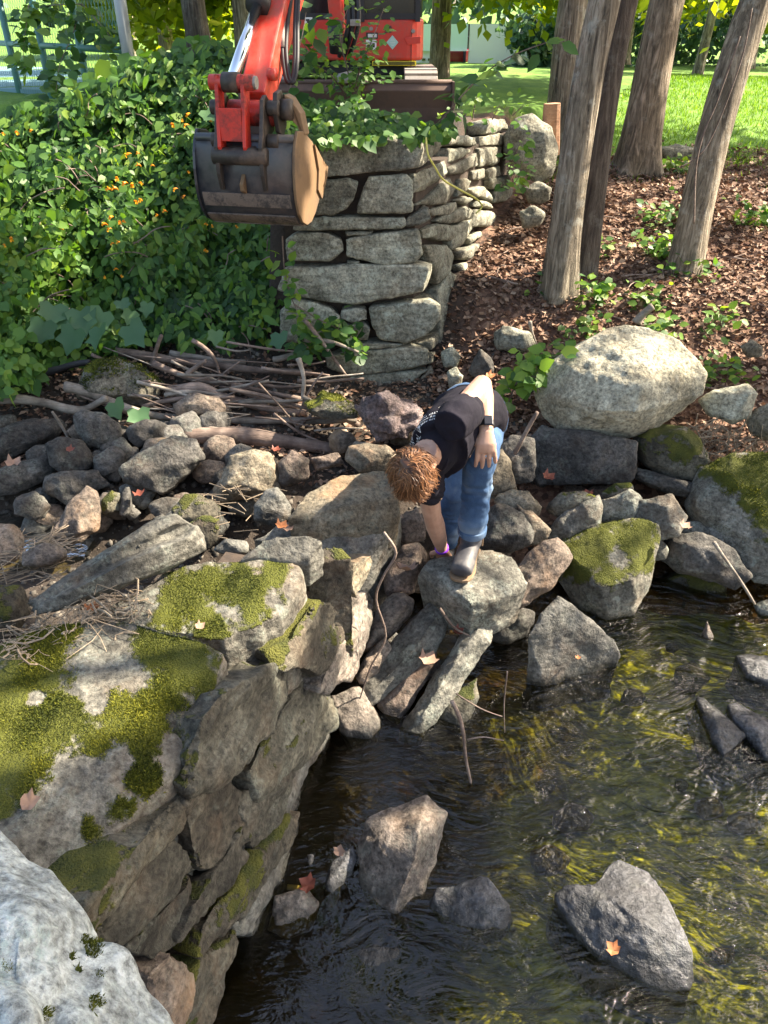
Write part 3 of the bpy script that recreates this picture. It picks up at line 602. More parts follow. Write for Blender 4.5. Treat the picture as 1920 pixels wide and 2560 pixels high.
L = [
 ('dark square rock resting on the left rock heap', [(185, 1041), (208, 1025), (255, 1034), (298, 1062), (301, 1103), (260, 1117), (220, 1114), (191, 1076)], .5, 'dark', {}),
 ('dark flat topped rock below the square rock', [(113, 1109), (156, 1097), (203, 1103), (237, 1149), (220, 1172), (168, 1189), (124, 1163)], .42, 'dark', {}),
 ('long dark rock ending at the left edge', [(-60, 1100), (0, 1090), (58, 1057), (139, 1048), (159, 1068), (116, 1099), (35, 1145), (-60, 1160)], .42, 'dark', {}),
 ('dark grey rock cut by the left edge below the long rock', [(-50, 1200), (0, 1188), (46, 1155), (116, 1138), (133, 1178), (104, 1203), (58, 1221), (-50, 1250)], .36, 'dark', {}),
 ('dark flat rock with a ragged lower edge above the pool', [(116, 1190), (168, 1180), (237, 1178), (272, 1213), (191, 1238), (168, 1261), (116, 1226)], .36, 'dark', {}),
 ('small dark rock in the pool at the left', [(64, 1238), (104, 1219), (142, 1253), (116, 1273), (69, 1267)], .28, 'dark', {}),
 ('upright brown lit rock beside the pool', [(130, 1327), (185, 1252), (215, 1220), (240, 1235), (250, 1275), (242, 1322), (200, 1352), (160, 1357)], .38, 'brown', dict(ridge=[(195, 1290, .08), (225, 1250, .05), (200, 1330, .07)])),
 ('big flat dark grey rock in the middle of the left heap', [(307, 1174), (347, 1138), (428, 1094), (486, 1103), (503, 1149), (457, 1186), (440, 1215), (405, 1235), (324, 1198)], .42, 'dark', dict(bulge=.12)),
 ('dark blocky rock left of the big flat dark rock', [(237, 1145), (284, 1117), (313, 1138), (307, 1167), (266, 1192), (240, 1186)], .42, 'dark', {}),
 ('dark rock under the long bent branch', [(315, 1070), (370, 1047), (414, 1062), (414, 1099), (347, 1117), (324, 1099)], .48, 'dark', {}),
 ('large tan boulder lit from above near the branches', [(538, 1221), (579, 1143), (631, 1126), (677, 1138), (696, 1178), (691, 1226), (654, 1244), (550, 1250)], .46, 'tan', {}),
 ('round brown cobble beside the tan boulder', [(697, 1157), (729, 1126), (770, 1149), (772, 1196), (718, 1215), (697, 1203)], .5, 'brown', {}),
 ('small reddish rock below the thick log end', [(778, 1145), (845, 1132), (858, 1161), (793, 1174)], .54, 'brown', {}),
 ('rounded shaded rock in front of the tan boulder', [(637, 1267), (666, 1224), (694, 1222), (725, 1265), (722, 1292), (680, 1312), (640, 1302)], .5, 'wetgrey', {}),
 ('round greenish rock in front of the big flat dark rock', [(434, 1273), (463, 1238), (498, 1236), (546, 1267), (547, 1292), (520, 1312), (440, 1302)], .5, 'mossside', {}),
 ('mossy boulder half covered by brush at the bank foot', [(200, 990), (220, 927), (240, 905), (290, 895), (360, 925), (402, 962), (378, 1012), (290, 1010)], .52, 'moss', {}),
 ('brown rock peeping between two branches', [(440, 1012), (475, 987), (544, 993), (575, 1024), (556, 1041), (451, 1041)], .52, 'brown', {}),
 ('yellow green mossy rock at the branch tips', [(764, 1012), (810, 981), (880, 1007), (887, 1042), (830, 1050), (775, 1030)], .56, 'moss', {}),
 ('rough pitted purple brown slag lump under the wall', [(890, 1012), (915, 997), (960, 990), (1010, 1005), (1042, 1030), (1037, 1072), (1000, 1097), (950, 1100), (905, 1062)], .55, 'slag', dict(amp=2.6)),
 ('small upright grey rock beside the brown lit rock', [(255, 1252), (280, 1225), (304, 1240), (302, 1277), (260, 1287)], .4, 'mossside', {}),
 ('narrow dark rock behind the small upright rock', [(302, 1230), (322, 1216), (332, 1260), (318, 1290), (300, 1285)], .38, 'dark', {}),
 ('reddish brown rock at the left edge among reeds', [(-40, 1330), (0, 1312), (30, 1312), (57, 1342), (52, 1392), (-40, 1425)], .45, 'brown', {}),
 ('pinkish rock lying among dry reeds', [(60, 1382), (110, 1360), (162, 1372), (162, 1392), (100, 1417), (60, 1410)], .55, 'pinkish', {}),
 ('dark mossy rock at the left end of the split slab', [(-60, 1480), (0, 1468), (52, 1467), (74, 1522), (40, 1582), (-60, 1600)], .6, 'mossside', {}),
 ('pale sunlit rock directly below the slag lump', [(878, 1117), (960, 1110), (990, 1132), (972, 1172), (900, 1182), (870, 1150)], .56, 'tan', {}),
 ('grey rock under the sunlit slab edge by the twigs', [(470, 1310), (505, 1290), (545, 1300), (540, 1350), (520, 1370), (500, 1350)], .62, 'mossside', {}),
 ('dark low rock between split slab and dark thick slab', [(535, 1375), (560, 1350), (615, 1352), (620, 1380), (570, 1392)], .66, 'wetgrey', {}),
 ('olive rock at the base of the wall left of the person', [(1040, 1060), (1080, 1030), (1110, 1060), (1090, 1110), (1040, 1120)], .5, 'tan', {}),
 ('yellowish mossy rock behind the knees', [(1210, 1150), (1250, 1120), (1275, 1160), (1290, 1225), (1250, 1240), (1210, 1220)], .4, 'tan', {}),
 ('tan rock seen between arm and legs', [(1060, 1200), (1110, 1170), (1140, 1200), (1130, 1270), (1080, 1290), (1060, 1250)], .36, 'tan', {}),
 ('brown rock in the hollow below the face', [(1000, 1290), (1045, 1270), (1070, 1300), (1060, 1350), (1010, 1360), (990, 1330)], .35, 'brown', {}),
 ('pale rock in the hollow behind the forearm', [(1055, 1280), (1100, 1270), (1110, 1310), (1085, 1345), (1055, 1340)], .3, 'pinkish', {}),
 ('small flat stone in the hollow below the hand', [(940, 1400), (985, 1375), (1010, 1385), (970, 1430), (935, 1440)], .3, 'wetgrey', {}),
 ('long straight edged dark ledge block below the pale boulder', [(1339, 1093), (1365, 1071), (1481, 1088), (1582, 1103), (1581, 1172), (1564, 1203), (1354, 1203), (1336, 1163)], .40, 'dark', dict(bulge=.08, name='stone_slab')),
 ('dark block left of the dark ledge block', [(1252, 1122), (1280, 1092), (1333, 1100), (1338, 1202), (1290, 1207), (1255, 1172)], .40, 'dark', {}),
 ('brown grey mossy rock right of the dark ledge block', [(1585, 1088), (1643, 1057), (1712, 1068), (1747, 1103), (1772, 1149), (1730, 1192), (1654, 1186), (1591, 1151)], .42, 'mossside', {}),
 ('long thin slab lying like a log below the mossy rock', [(1573, 1182), (1600, 1170), (1700, 1200), (1760, 1215), (1752, 1242), (1680, 1237), (1600, 1207)], .36, 'dark', dict(name='stone_slab', depth=.1)),
 ('grey angular rock on the leaf litter right of the pale boulder', [(1750, 1002), (1785, 977), (1860, 962), (1887, 985), (1872, 1042), (1830, 1059), (1770, 1032)], .62, 'wall', {}),
 ('tan rock cut by the right edge below the angular rock', [(1868, 1042), (1920, 1010), (1980, 1010), (1980, 1105), (1920, 1100), (1880, 1082)], .58, 'tan', {}),
 ('small yellow green rock on the litter near the right edge', [(1848, 867), (1880, 850), (1907, 870), (1902, 892), (1870, 892)], .76, 'tan', {}),
 ('flat grey rock on the litter at the foot of the wall', [(1237, 832), (1260, 815), (1320, 830), (1337, 860), (1320, 880), (1245, 872)], .72, 'wall', {}),
 ('pointed grey rock standing above the elbow', [(1172, 932), (1200, 872), (1227, 895), (1234, 927), (1200, 947)], .60, 'dark', dict(bulge=.3)),
 ('rounded grey rock at the corner of the wall foot', [(1103, 880), (1130, 866), (1152, 890), (1140, 918), (1110, 915)], .62, 'wall', {}),
 ('small grey cobble beside the pointed rock', [(1118, 930), (1140, 918), (1157, 940), (1150, 975), (1125, 978)], .56, 'wall', {}),
 ('grey rock half buried behind the rightmost tree', [(1668, 612), (1690, 580), (1740, 570), (1790, 590), (1807, 620), (1780, 642), (1700, 642)], None, 'wall', dict(y0=6.1)),
 ('flat grey rock at the edge of the lawn', [(1640, 372), (1700, 362), (1757, 375), (1742, 412), (1660, 417)], None, 'wall', dict(y0=7.9)),
 ('small grey rock at the foot of the front trunk', [(1440, 735), (1460, 702), (1484, 735), (1470, 745)], None, 'wall', dict(y0=5.25)),
 ('big grey boulder on top of the wall beside the stump', [(1262, 340), (1290, 300), (1330, 290), (1375, 322), (1390, 380), (1375, 432), (1340, 452), (1295, 425), (1268, 385)], None, 'wall', dict(y0=6.6, name='boulder', cat='boulder')),
 ('grey rock at the foot of the wall next to the front trunk', [(1310, 470), (1345, 455), (1378, 470), (1370, 505), (1325, 510)], None, 'wall', dict(y0=6.4)),
 ('low grey rock under the wall end', [(1300, 530), (1335, 515), (1362, 535), (1350, 565), (1310, 570)], None, 'wall', dict(y0=6.0)),
 ('sun and shade rock standing in the stream', [(905, 2102), (920, 2052), (1000, 2012), (1060, 2000), (1112, 2040), (1087, 2152), (1052, 2232), (985, 2302), (935, 2287), (905, 2202)], -.06, 'pinkish', dict(ridge=[(1050, 2050, .12), (1040, 2150, .13), (940, 2100, .08), (990, 2260, .07)], name='boulder', cat='boulder')),
 ('dark wet pentagonal rock in the stream', [(1079, 2272), (1100, 2230), (1200, 2195), (1217, 2200), (1264, 2265), (1272, 2302), (1240, 2342), (1160, 2364), (1100, 2312)], -.05, 'wet', dict(bulge=.1)),
 ('small flat topped rock by the dam foot', [(676, 2322), (690, 2240), (760, 2225), (792, 2260), (772, 2322), (720, 2347)], -.04, 'pinkish', dict(bulge=.12)),
 ('narrow dark rock left of the sunlit stream rock', [(813, 2212), (830, 2160), (880, 2120), (892, 2150), (867, 2212), (835, 2267), (816, 2252)], -.05, 'wet', {}),
 ('dark nearly submerged rock at the bottom of the picture', [(848, 2452), (870, 2387), (930, 2370), (987, 2380), (997, 2442), (950, 2502), (880, 2512), (853, 2492)], -.06, 'wet', dict(bulge=.08)),
 ('tiny rock beside the dam foot in the water', [(763, 2170), (768, 2138), (786, 2136), (788, 2172), (775, 2182)], -.02, 'wet', {}),
]
for label, out, z0, mat, kw in L: Rk(label, out, z0, mat, **kw)
Sb('largest dark wet rock lying flat in the stream with an orange leaf', [
    [(1500, 2392, .02), (1475, 2207, .09), (1520, 2162, .08), (1575, 2137, .06), (1605, 2152, .06), (1650, 2212, .08), (1687, 2282, .10), (1737, 2387, .06), (1742, 2442, .02), (1730, 2477, .0), (1650, 2477, .0), (1560, 2432, .0), (1600, 2300, .14)],
    [(1385, 2234, .06), (1410, 2208, .08), (1475, 2200, .10), (1560, 2300, .12), (1500, 2397, .03), (1445, 2337, .04), (1395, 2272, .04)]], .25, 'wet', 'boulder', 'boulder', 1.02, amp=.6)
Rk('huge pale sunlit boulder on the right bank', [(1352, 952), (1370, 912), (1440, 862), (1510, 830), (1560, 822), (1610, 832), (1680, 862), (1730, 907), (1747, 935), (1737, 982), (1700, 1012), (1640, 1060), (1570, 1087), (1490, 1084), (1410, 1070), (1375, 1032), (1355, 987)],
   .56, 'boulder', 'boulder', 'boulder', ridge=[(1400, 1000, .16), (1440, 920, .16), (1520, 880, .12), (1620, 880, .12), (1490, 1030, .24), (1590, 1035, .24), (1680, 940, .12), (1600, 970, .24)], depth=.5, amp=.8, smooth=2, cuts=3)
# little filler cobbles in the gaps of the heaps
r_ = random.Random(5)
def filler(n, x0, x1, y0, y1, zf, mats, label, grp):
    for _ in range(n):
        px = r_.uniform(x0, x1); py = r_.uniform(y0, y1); s = r_.uniform(20, 52); k = r_.randint(5, 7)
        out = [(px + s * r_.uniform(.75, 1.15) * math.cos(6.283 * i / k), py + s * .8 * r_.uniform(.75, 1.1) * math.sin(6.283 * i / k)) for i in range(k)]
        p = atz(px, py, .38); p = atz(px, py, gz(p.x, p.y)); z = gz(p.x, p.y) + .02 if zf is None else zf
        Rk(label, out, z - .02, r_.choice(mats), group=grp, px=7)
filler(64, 10, 660, 1050, 1350, None, ['dark', 'dark', 'wetgrey', 'brown'], 'small dark cobble filling a gap in the left rock heap', 'gap cobbles in the left heap')
filler(24, 1180, 1820, 1180, 1400, .20, ['wetgrey', 'grey', 'brown'], 'small grey cobble filling a gap in the right rock heap', 'gap cobbles in the right heap')
filler(14, 880, 1100, 1330, 1700, .06, ['brown', 'wetgrey', 'brown'], 'small brown cobble in the hollow between dam and leaning slabs', 'gap cobbles below the person')
filler(10, 820, 1120, 1000, 1180, .42, ['tan', 'brown', 'tan'], 'small tan cobble at the foot of the tall wall', 'gap cobbles under the wall')
filler(12, 1300, 1900, 1500, 2400, -.16, ['brown', 'wetgrey'], 'small brown stone lying on the stream bed', 'stones on the stream bed')

tmp = []
for r in ROCKS:
    me = bpy.data.meshes.new('tmp'); full = bmesh.new()
    for g_ in r['groups']:
        b = bmesh.new()
        for p in g_: b.verts.new(p)
        h = bmesh.ops.convex_hull(b, input=b.verts[:])
        dead = [e for e in h['geom_interior'] + h['geom_unused'] if isinstance(e, bmesh.types.BMVert)]
        if dead: bmesh.ops.delete(b, geom=list(set(dead)), context='VERTS')
        m_ = bpy.data.meshes.new('t'); b.to_mesh(m_); b.free(); full.from_mesh(m_); bpy.data.meshes.remove(m_)
    bmesh.ops.recalc_face_normals(full, faces=full.faces[:]); full.to_mesh(me); full.free()
    o = bpy.data.objects.new('tmp', me); COL.objects.link(o)
    m = o.modifiers.new('r', 'REMESH'); m.mode = 'VOXEL'; m.voxel_size = r['vox']; m.use_smooth_shade = True
    m = o.modifiers.new('s', 'SMOOTH'); m.factor = .5; m.iterations = r['smooth']
    tmp.append(o)
dg = bpy.context.evaluated_depsgraph_get(); dg.update()
STONE = {}
for r, o in zip(ROCKS, tmp):
    me = bpy.data.meshes.new_from_object(o.evaluated_get(dg)); n = len(me.vertices)
    co = np.empty(n * 3, np.float32); me.vertices.foreach_get('co', co); co = co.reshape(-1, 3).astype(float)
    no = np.empty(n * 3, np.float32); me.vertex_normals.foreach_get('vector', no); no = no.reshape(-1, 3)
    ext = co.max(0) - co.min(0); s = float(np.sort(ext)[1]); sd = random.randint(0, 999); k = r['amp']
    d = fbm(co * (2.6 / max(s, .12)), sd, 3) * .045 * min(s, .5) * k + fbm(co * 22, sd + 9, 3) * .0058 * k
    d = d - np.abs(vnoise(co * (4.5 / max(s, .12)), sd + 31)) * .03 * min(s, .5) * k
    d = d + r['strata'] * .0030 * fbm(co * np.array([5, 5, 48]) + vnoise(co * 3, sd)[:, None] * .8, sd + 50, 2)
    if r['ledge']:
        q_ = co @ np.array([[1, 0, 0], [0, 1, 0], [.25, .18, 1]]).T; d = d + r['ledge'] * .011 * np.tanh(3.5 * vnoise(q_ * np.array([2.2, 2.2, 17.]), sd + 77))
    co = co + no * d[:, None]; cc = co.mean(0); fr = random.Random(sd)
    for _ in range(r['cuts']):
        nv = np.array([fr.gauss(0, 1), fr.gauss(0, 1), fr.gauss(0, .8)]); nv /= np.linalg.norm(nv); q = (co - cc) @ nv
        o_ = np.quantile(q, fr.uniform(.965, .992)); co = co - np.outer(np.maximum(q - o_, 0) * .88, nv)
    me.vertices.foreach_set('co', co.astype(np.float32).ravel()); me.update()
    me.polygons.foreach_set('use_smooth', np.ones(len(me.polygons), bool)); me.name = r['name']
    me.materials.clear()
    ob = link(r['name'], me, M[r['mat']], r['parent'])
    if r['parent'] is None: tag(ob, r['label'], r['cat'], r['group'])
    elif r['label']: ob['label'] = r['label']
    if r['label']: STONE[r['label']] = ob
for o in tmp:
    me = o.data; bpy.data.objects.remove(o); bpy.data.meshes.remove(me)
# rubble and earth packed behind the wall stones
bm = bmesh.new()
prism(bm, [(-.62, 5.0, .3), (xret(5.0) - .10, 5.0, .3), (xret(7.4) - .14, 7.4, .3), (-.62, 7.4, .3)], Vector((0, 0, 1.5)))
bobj('earth_core', bm, M['soil'], wall)
bm = bmesh.new(); e0 = D0 - (D1 - D0) * .5 - DN * .10; e1 = D1 - DN * .10; bk = Vector((-.35, .1, 0))
prism(bm, [Vector((p.x, p.y, -.3)) for p in (e0, e1, e1 + bk, e0 + bk)], Vector((-.05, .02, 1.0))); bobj('earth_core', bm, M['soil'], dam)
# ------------------------------------------------------------------ leaves
LEAF_V = np.array([(0, 0, 0), (-.30, .28, .05), (-.27, .62, .04), (0, 1, -.06), (.27, .62, .04), (.30, .28, .05), (0, .45, 0)], float)
LEAF_F = np.array([(0, 6, 1, 1), (1, 6, 2, 2), (2, 6, 3, 3), (3, 6, 4, 4), (4, 6, 5, 5), (5, 6, 0, 0)])[:, :3]
DIA_V = np.array([(0, 0, 0), (-.38, .45, .05), (0, 1, 0), (.38, .45, .05)], float); DIA_F = np.array([(0, 3, 2), (0, 2, 1)])
MAPLE_V = np.array([(0, 0, 0), (-.24, .08, .02), (-.46, .16, .08), (-.42, .38, .0), (-.62, .60, .10), (-.34, .70, .02), (.02, 1.05, .06), (.30, .66, .0), (.56, .66, .12), (.44, .36, .02), (.48, .20, .02), (.22, .06, .05), (0, .42, -.03)], float)
MAPLE_F = np.array([(12, (i + 1) % 12, i) for i in range(12)])
GRAPE_V = np.array([(0, .10, 0), (-.24, -.04, .05), (-.50, .12, .10), (-.43, .38, .02), (-.52, .66, .12), (-.23, .72, .02), (.02, 1.06, -.08), (.25, .74, .02), (.50, .62, .10), (.44, .40, .0), (.54, .10, .12), (.22, -.05, .05), (0, .42, -.09)], float)
OCT_V = np.array([(.5, 0, 0), (-.5, 0, 0), (0, .45, 0), (0, -.45, 0), (0, 0, .35), (0, 0, -.35)], float); OCT_F = np.array([(0, 2, 4), (2, 1, 4), (1, 3, 4), (3, 0, 4), (2, 0, 5), (1, 2, 5), (3, 1, 5), (0, 3, 5)])
BLADE_V = np.array([(-.06, 0, 0), (.06, 0, 0), (.04, .6, .1), (0, 1, .3)], float); BLADE_F = np.array([(0, 1, 2), (0, 2, 3)])
def unit(v): return v / np.maximum(np.linalg.norm(v, axis=1, keepdims=True), 1e-9)
def leaves_mesh(name, pos, along, nrm, size, shape=(LEAF_V, LEAF_F), rnd=None, wide=1.):
    V, F = shape; n = len(pos); al = unit(along); b = unit(np.cross(nrm, al)); nn = np.cross(al, b); size = np.asarray(size).reshape(-1, 1, 1)
    v = pos[:, None, :] + size * (V[None, :, 0:1] * wide * b[:, None, :] + V[None, :, 1:2] * al[:, None, :] + V[None, :, 2:3] * nn[:, None, :])
    f = (F[None] + (np.arange(n) * len(V))[:, None, None]).reshape(-1, 3)
    if rnd is None: rnd = rng.random(n)
    return npmesh(name, v.reshape(-1, 3), f, np.repeat(rnd, len(V)))
def rand_dirs(n): return unit(rng.normal(size=(n, 3)))
# gaps in the canopy through which the sun reaches these spots
FLECK = []
def fl(p, r): FLECK.append((np.array(p), r))
for px, py, z, r in [(1570, 890, 1.0, .27), (1600, 960, .85, .2), (1480, 930, .95, .14), (1215, 1110, 1.15, .05), (940, 1135, .6, .10), (985, 1070, .65, .07), (880, 1190, .7, .08), (830, 1230, .7, .06), (960, 1210, .7, .06),
                     (620, 1440, .97, .055), (560, 1490, .97, .06), (470, 1500, .96, .045), (520, 1540, .95, .04), (650, 1600, .85, .06), (100, 1740, 1.0, .07), (160, 1700, 1.0, .05), (40, 1800, 1.0, .06), (230, 1780, 1.0, .03),
                     (1570, 1390, .25, .07), (1500, 1410, .22, .05), (1630, 1400, .2, .05), (960, 2090, .1, .07), (1020, 2130, .1, .05), (1210, 1580, .2, .03), (1100, 1620, .2, .03),
                     (905, 1440, .7, .05), (915, 1530, .6, .05), (880, 1600, .5, .05), (850, 1660, .4, .05), (1040, 1000, .65, .08), (1080, 940, .7, .05), (1060, 960, .7, .05), (1260, 1260, .4, .10), (1300, 1240, .4, .08), (1250, 1180, .6, .05),
                     (1120, 1440, .5, .05), (1200, 1480, .48, .06), (1260, 1430, .5, .04), (1380, 1400, .4, .05), (620, 1170, .7, .06), (650, 1210, .6, .05), (200, 1290, .5, .05),
                     (560, 1010, .7, .04), (720, 1060, .7, .05), (840, 1050, .65, .05), (1000, 1690, .1, .04), (1120, 1800, .05, .04), (480, 1320, 1.1, .05), (740, 1480, .9, .04), (1150, 930, .75, .06)]:
    fl(atz(px, py, z), r * 1.3 + .015)
for px, py, y, r in [(1240, 450, 6.1, .08), (1260, 520, 6.0, .08), (1290, 470, 6.3, .07), (1330, 340, 6.6, .12), (1620, 840, 4.9, .10), (1640, 470, 7.3, .18), (1720, 480, 7.2, .2), (1850, 700, 5.6, .14), (1900, 800, 5.2, .12), (1500, 600, 6.0, .10), (1560, 540, 6.4, .14),
                     (1800, 560, 6.6, .16), (1250, 640, 5.7, .06), (1300, 650, 5.8, .08), (1420, 500, 5.4, .06), (1450, 300, 5.4, .05), (1400, 640, 5.3, .05), (1740, 500, 5.6, .05), (1350, 750, 5.3, .08), (1180, 960, 5.0, .08), (1860, 1000, 4.5, .1),
                     (760, 440, 4.7, .10), (700, 60, 4.8, .10), (980, 100, 6.9, .12), (1020, 140, 6.9, .12), (1050, 280, 5.5, .2), (900, 270, 5.3, .15), (100, 580, 5.3, .25), (40, 420, 5.8, .25), (200, 300, 6.2, .25), (60, 660, 5.0, .15), (1080, 190, 6.5, .1), (1560, 700, 5.5, .12), (1640, 760, 5.3, .12), (1780, 780, 5.3, .12)]:
    fl(at(px, py, y), r * 1.35 + .02)
fr_ = random.Random(77)
for k in range(190):
    px = fr_.uniform(0, 1920); py = fr_.uniform(430, 1800)
    if px < 700 and py < 850 and fr_.random() < .25: continue
    y = np.interp(py, [430, 900, 1300, 1800], [7.2, 4.8, 3.4, 2.2]); fl(at(px, py, y), fr_.choice([-.02, .0, .02, .05, .09]))
for px, py, z, r in [(1030, 1140, 1.22, .04), (1160, 1060, 1.25, .02), (1215, 1010, 1.25, .02), (1250, 1090, 1.05, .03), (1180, 1250, .8, .0), (1700, 2000, -.1, .28), (1850, 2250, -.1, .30), (1550, 1850, -.1, .2), (1850, 1950, -.1, .25), (1450, 2450, -.1, .16), (1800, 2450, -.1, .22), (1600, 1650, -.1, .16), (1750, 1650, -.1, .15), (1300, 2050, -.1, .1), (1150, 1500, .45, .02)]:
    fl(atz(px, py, z), r)
FT = np.array([f[0] for f in FLECK]); FR = np.array([f[1] for f in FLECK]); SV = np.array(SUN)
def unshade(p):
    keep = np.ones(len(p), bool)
    for t, r in zip(FT, FR):
        q = p - t; al = q @ SV; d = np.linalg.norm(q - al[:, None] * SV, axis=1); keep &= ~((d < r + .15) & (al > .8))
    return keep
def crown_pts(c, rad, n, clumps, spread, r_=None):
    cl = rand_dirs(clumps) * (rng.random((clumps, 1)) ** .45) * np.array(rad) + np.array(c)
    w = rng.random(clumps) + .4; k = rng.choice(clumps, n, p=w / w.sum())
    return cl[k] + rng.normal(size=(n, 3)) * spread * np.array([1, 1, .6]), cl
def trunk_mesh(path, rad, segs=22, ridge=.035, flare=0., seed=0):
    q_ = [Vector(path[0])]
    for a_, b_ in zip(path[:-1], path[1:]):
        a_, b_ = Vector(a_), Vector(b_); m_ = max(1, round((b_ - a_).length / .55)); q_ += [a_.lerp(b_, (i + 1) / m_) for i in range(m_)]
    for _ in range(3): q_ = [q_[0]] + [(q_[i - 1] + q_[i] * 2 + q_[i + 1]) / 4 for i in range(1, len(q_) - 1)] + [q_[-1]]
    path = smoothpath(q_, 6); n = len(path); rads = np.interp(np.linspace(0, 1, n), np.linspace(0, 1, len(rad)), rad)
    bm = bmesh.new(); rings = tube(bm, path, [float(r) for r in rads], segs)
    co = np.array([v.co[:] for v in bm.verts]); cen = np.repeat(np.array([p[:] for p in path]), segs, axis=0); out = unit(co - cen)
    h = co[:, 2] - co[:, 2].min(); rr = np.repeat(rads, segs); ang = np.tile(np.linspace(0, 2 * math.pi, segs, endpoint=False), n)
    d = rr * ridge * 1.6 * fbm(np.stack([np.cos(ang) * 3.6, np.sin(ang) * 3.6, h * .7], 1) + seed, seed, 4)
    d += rr * flare * np.exp(-h / .22) * (.55 + .45 * np.sin(ang * 4 + seed)) + rr * .03 * vnoise(co * 9, seed)
    for v, o_, k in zip(bm.verts, out, d): v.co += Vector(o_) * float(k)
    return bm
def tree(name, label, path, rad, bark, crown=None, leaf='canopyleaf', n=2500, clumps=40, size=.13, spread=.4, group=None, segs=22, flare=.5, limbs=4, seed=1, gaps=False, shape=None):
    path = [Vector(p) for p in path]; t = empty(name, path[0], label, 'tree', group)
    tr = bobj('trunk', trunk_mesh(path, rad, segs, flare=flare, seed=seed), M[bark], t, smooth=True)
    if crown:
        c, rd = crown; P_, cl = crown_pts(c, rd, n, clumps, spread)
        if gaps: P_ = P_[unshade(P_)]
        P_ = P_[(P_[:, 2] > 2.2)]; m = len(P_)
        al = rand_dirs(m); al[:, 2] -= .5; nn = rand_dirs(m) * .6; nn[:, 2] += .9
        rd_ = np.clip(.5 + .28 * vnoise(P_ * 1.1, seed) + rng.normal(size=m) * .2, 0, 1)
        me = leaves_mesh('crown', P_, al, nn, size * (0.7 + .6 * rng.random(m)), shape or (DIA_V, DIA_F), rd_)
        link('crown', me, M[leaf], t)
        rr = random.Random(seed)
        for k in range(limbs):
            e = Vector(cl[rr.randrange(len(cl))]); s = path[-1].lerp(path[-2], rr.uniform(0, .5)); mid = s.lerp(e, .5) + Vector((0, 0, rr.uniform(.1, .5)))
            bm = bmesh.new(); pp = smoothpath([s, mid, e], 5); r0 = rad[-1] * .55
            tube(bm, pp, [lerp(r0, .012, i / (len(pp) - 1)) for i in range(len(pp))], 7); bobj('limb', bm, M[bark], t, smooth=True)
    return t
# trunks on the right bank (their crowns are above the picture and shade the place)
b1 = at(1398, 722, 5.30); b1.z = gz(b1.x, b1.y) - .05
tree('maple_tree', 'grey barked maple trunk at the front, with dark moss blotches', [b1, at(1428, 420, 5.33), at(1478, 130, 5.36), at(1502, -60, 5.38), (1.95, 5.6, 5.2), (2.4, 5.9, 7)], [.108, .095, .090, .088, .085, .08],
     'bark', ((1.9, 6.3, 8.6), (2.0, 1.5, 1.3)), n=4200, clumps=60, size=.17, gaps=True, seed=3, flare=.5, limbs=5)
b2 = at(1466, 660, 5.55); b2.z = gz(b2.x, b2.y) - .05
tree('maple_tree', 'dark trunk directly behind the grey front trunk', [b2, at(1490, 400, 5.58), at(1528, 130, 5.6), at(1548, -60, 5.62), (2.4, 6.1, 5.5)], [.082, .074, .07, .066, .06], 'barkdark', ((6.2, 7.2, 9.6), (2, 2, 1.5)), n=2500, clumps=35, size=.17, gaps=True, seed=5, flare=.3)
b3 = at(1408, 275, 8.2); b3.z = gz(b3.x, b3.y) - .05
tree('maple_tree', 'pale trunk seen left of the front trunk near the stump', [b3, at(1412, 140, 8.2), at(1425, -40, 8.2), (2.2, 8.5, 6)], [.14, .125, .12, .11], 'bark', ((3.6, 9.6, 9.5), (2.0, 1.4, 1.3)), n=2600, clumps=35, size=.18, gaps=True, seed=8, flare=.2)
b4 = at(1590, 430, 7.5); b4.z = gz(b4.x, b4.y) - .05
tree('maple_tree', 'thickest trunk with ridged bark and flared roots at the lawn edge', [b4, at(1612, 280, 7.5), at(1640, 130, 7.52), at(1662, -60, 7.55), (3.1, 7.8, 6)], [.17, .14, .132, .128, .12], 'barkridge', ((8.2, 9.8, 11), (2.6, 2.4, 1.8)), n=4200, clumps=60, size=.18, gaps=True, seed=11, flare=.75, segs=30, limbs=5)
b5 = at(1708, 690, 5.6); b5.z = gz(b5.x, b5.y) - .05
tree('maple_tree', 'leaning slender trunk with thin vines at the right', [b5, at(1745, 450, 5.62), at(1808, 200, 5.68), at(1868, -20, 5.75), (3.6, 6.1, 5.5)], [.115, .103, .10, .098, .085], 'bark', ((7.4, 6.5, 8.6), (2.2, 2.2, 1.8)), n=3600, clumps=50, size=.17, gaps=True, seed=14, flare=.3)
# unseen trees added beyond the right edge to cast the dappled shade
for i, (x, y, cz, cr, n_) in enumerate([(6.0, 3.4, 6.6, (2.4, 2.3, 1.9), 5200), (8.6, 5.6, 8.6, (2.6, 2.3, 2.2), 5200), (5.6, 0.8, 6.4, (2.2, 2.2, 1.9), 4600), (8.4, 2.2, 8.8, (2.6, 2.4, 2.3), 5200), (4.6, 5.2, 5.4, (1.7, 1.9, 1.3), 3600), (8.6, 8.9, 8.2, (2.6, 2.2, 2.2), 4600)]):
    g0 = gz(x, y) - .1
    tree('maple_tree', ['maple beyond the right edge nearest the stream', 'tall maple beyond the right edge towards the sun', 'maple on the near right bank beside the camera', 'tall maple far out on the right bank', 'young maple just outside the right edge', 'tall maple beyond the lawn on the right'][i],
         [(x, y, max(g0, .0)), (x + .1, y, 2.5), (x, y + .1, cz - .8)], [.2, .16, .11], 'bark', ((x, y, cz), cr), n=int(n_ * 1.5), clumps=80, size=.155, spread=.42, gaps=True, seed=20 + i)

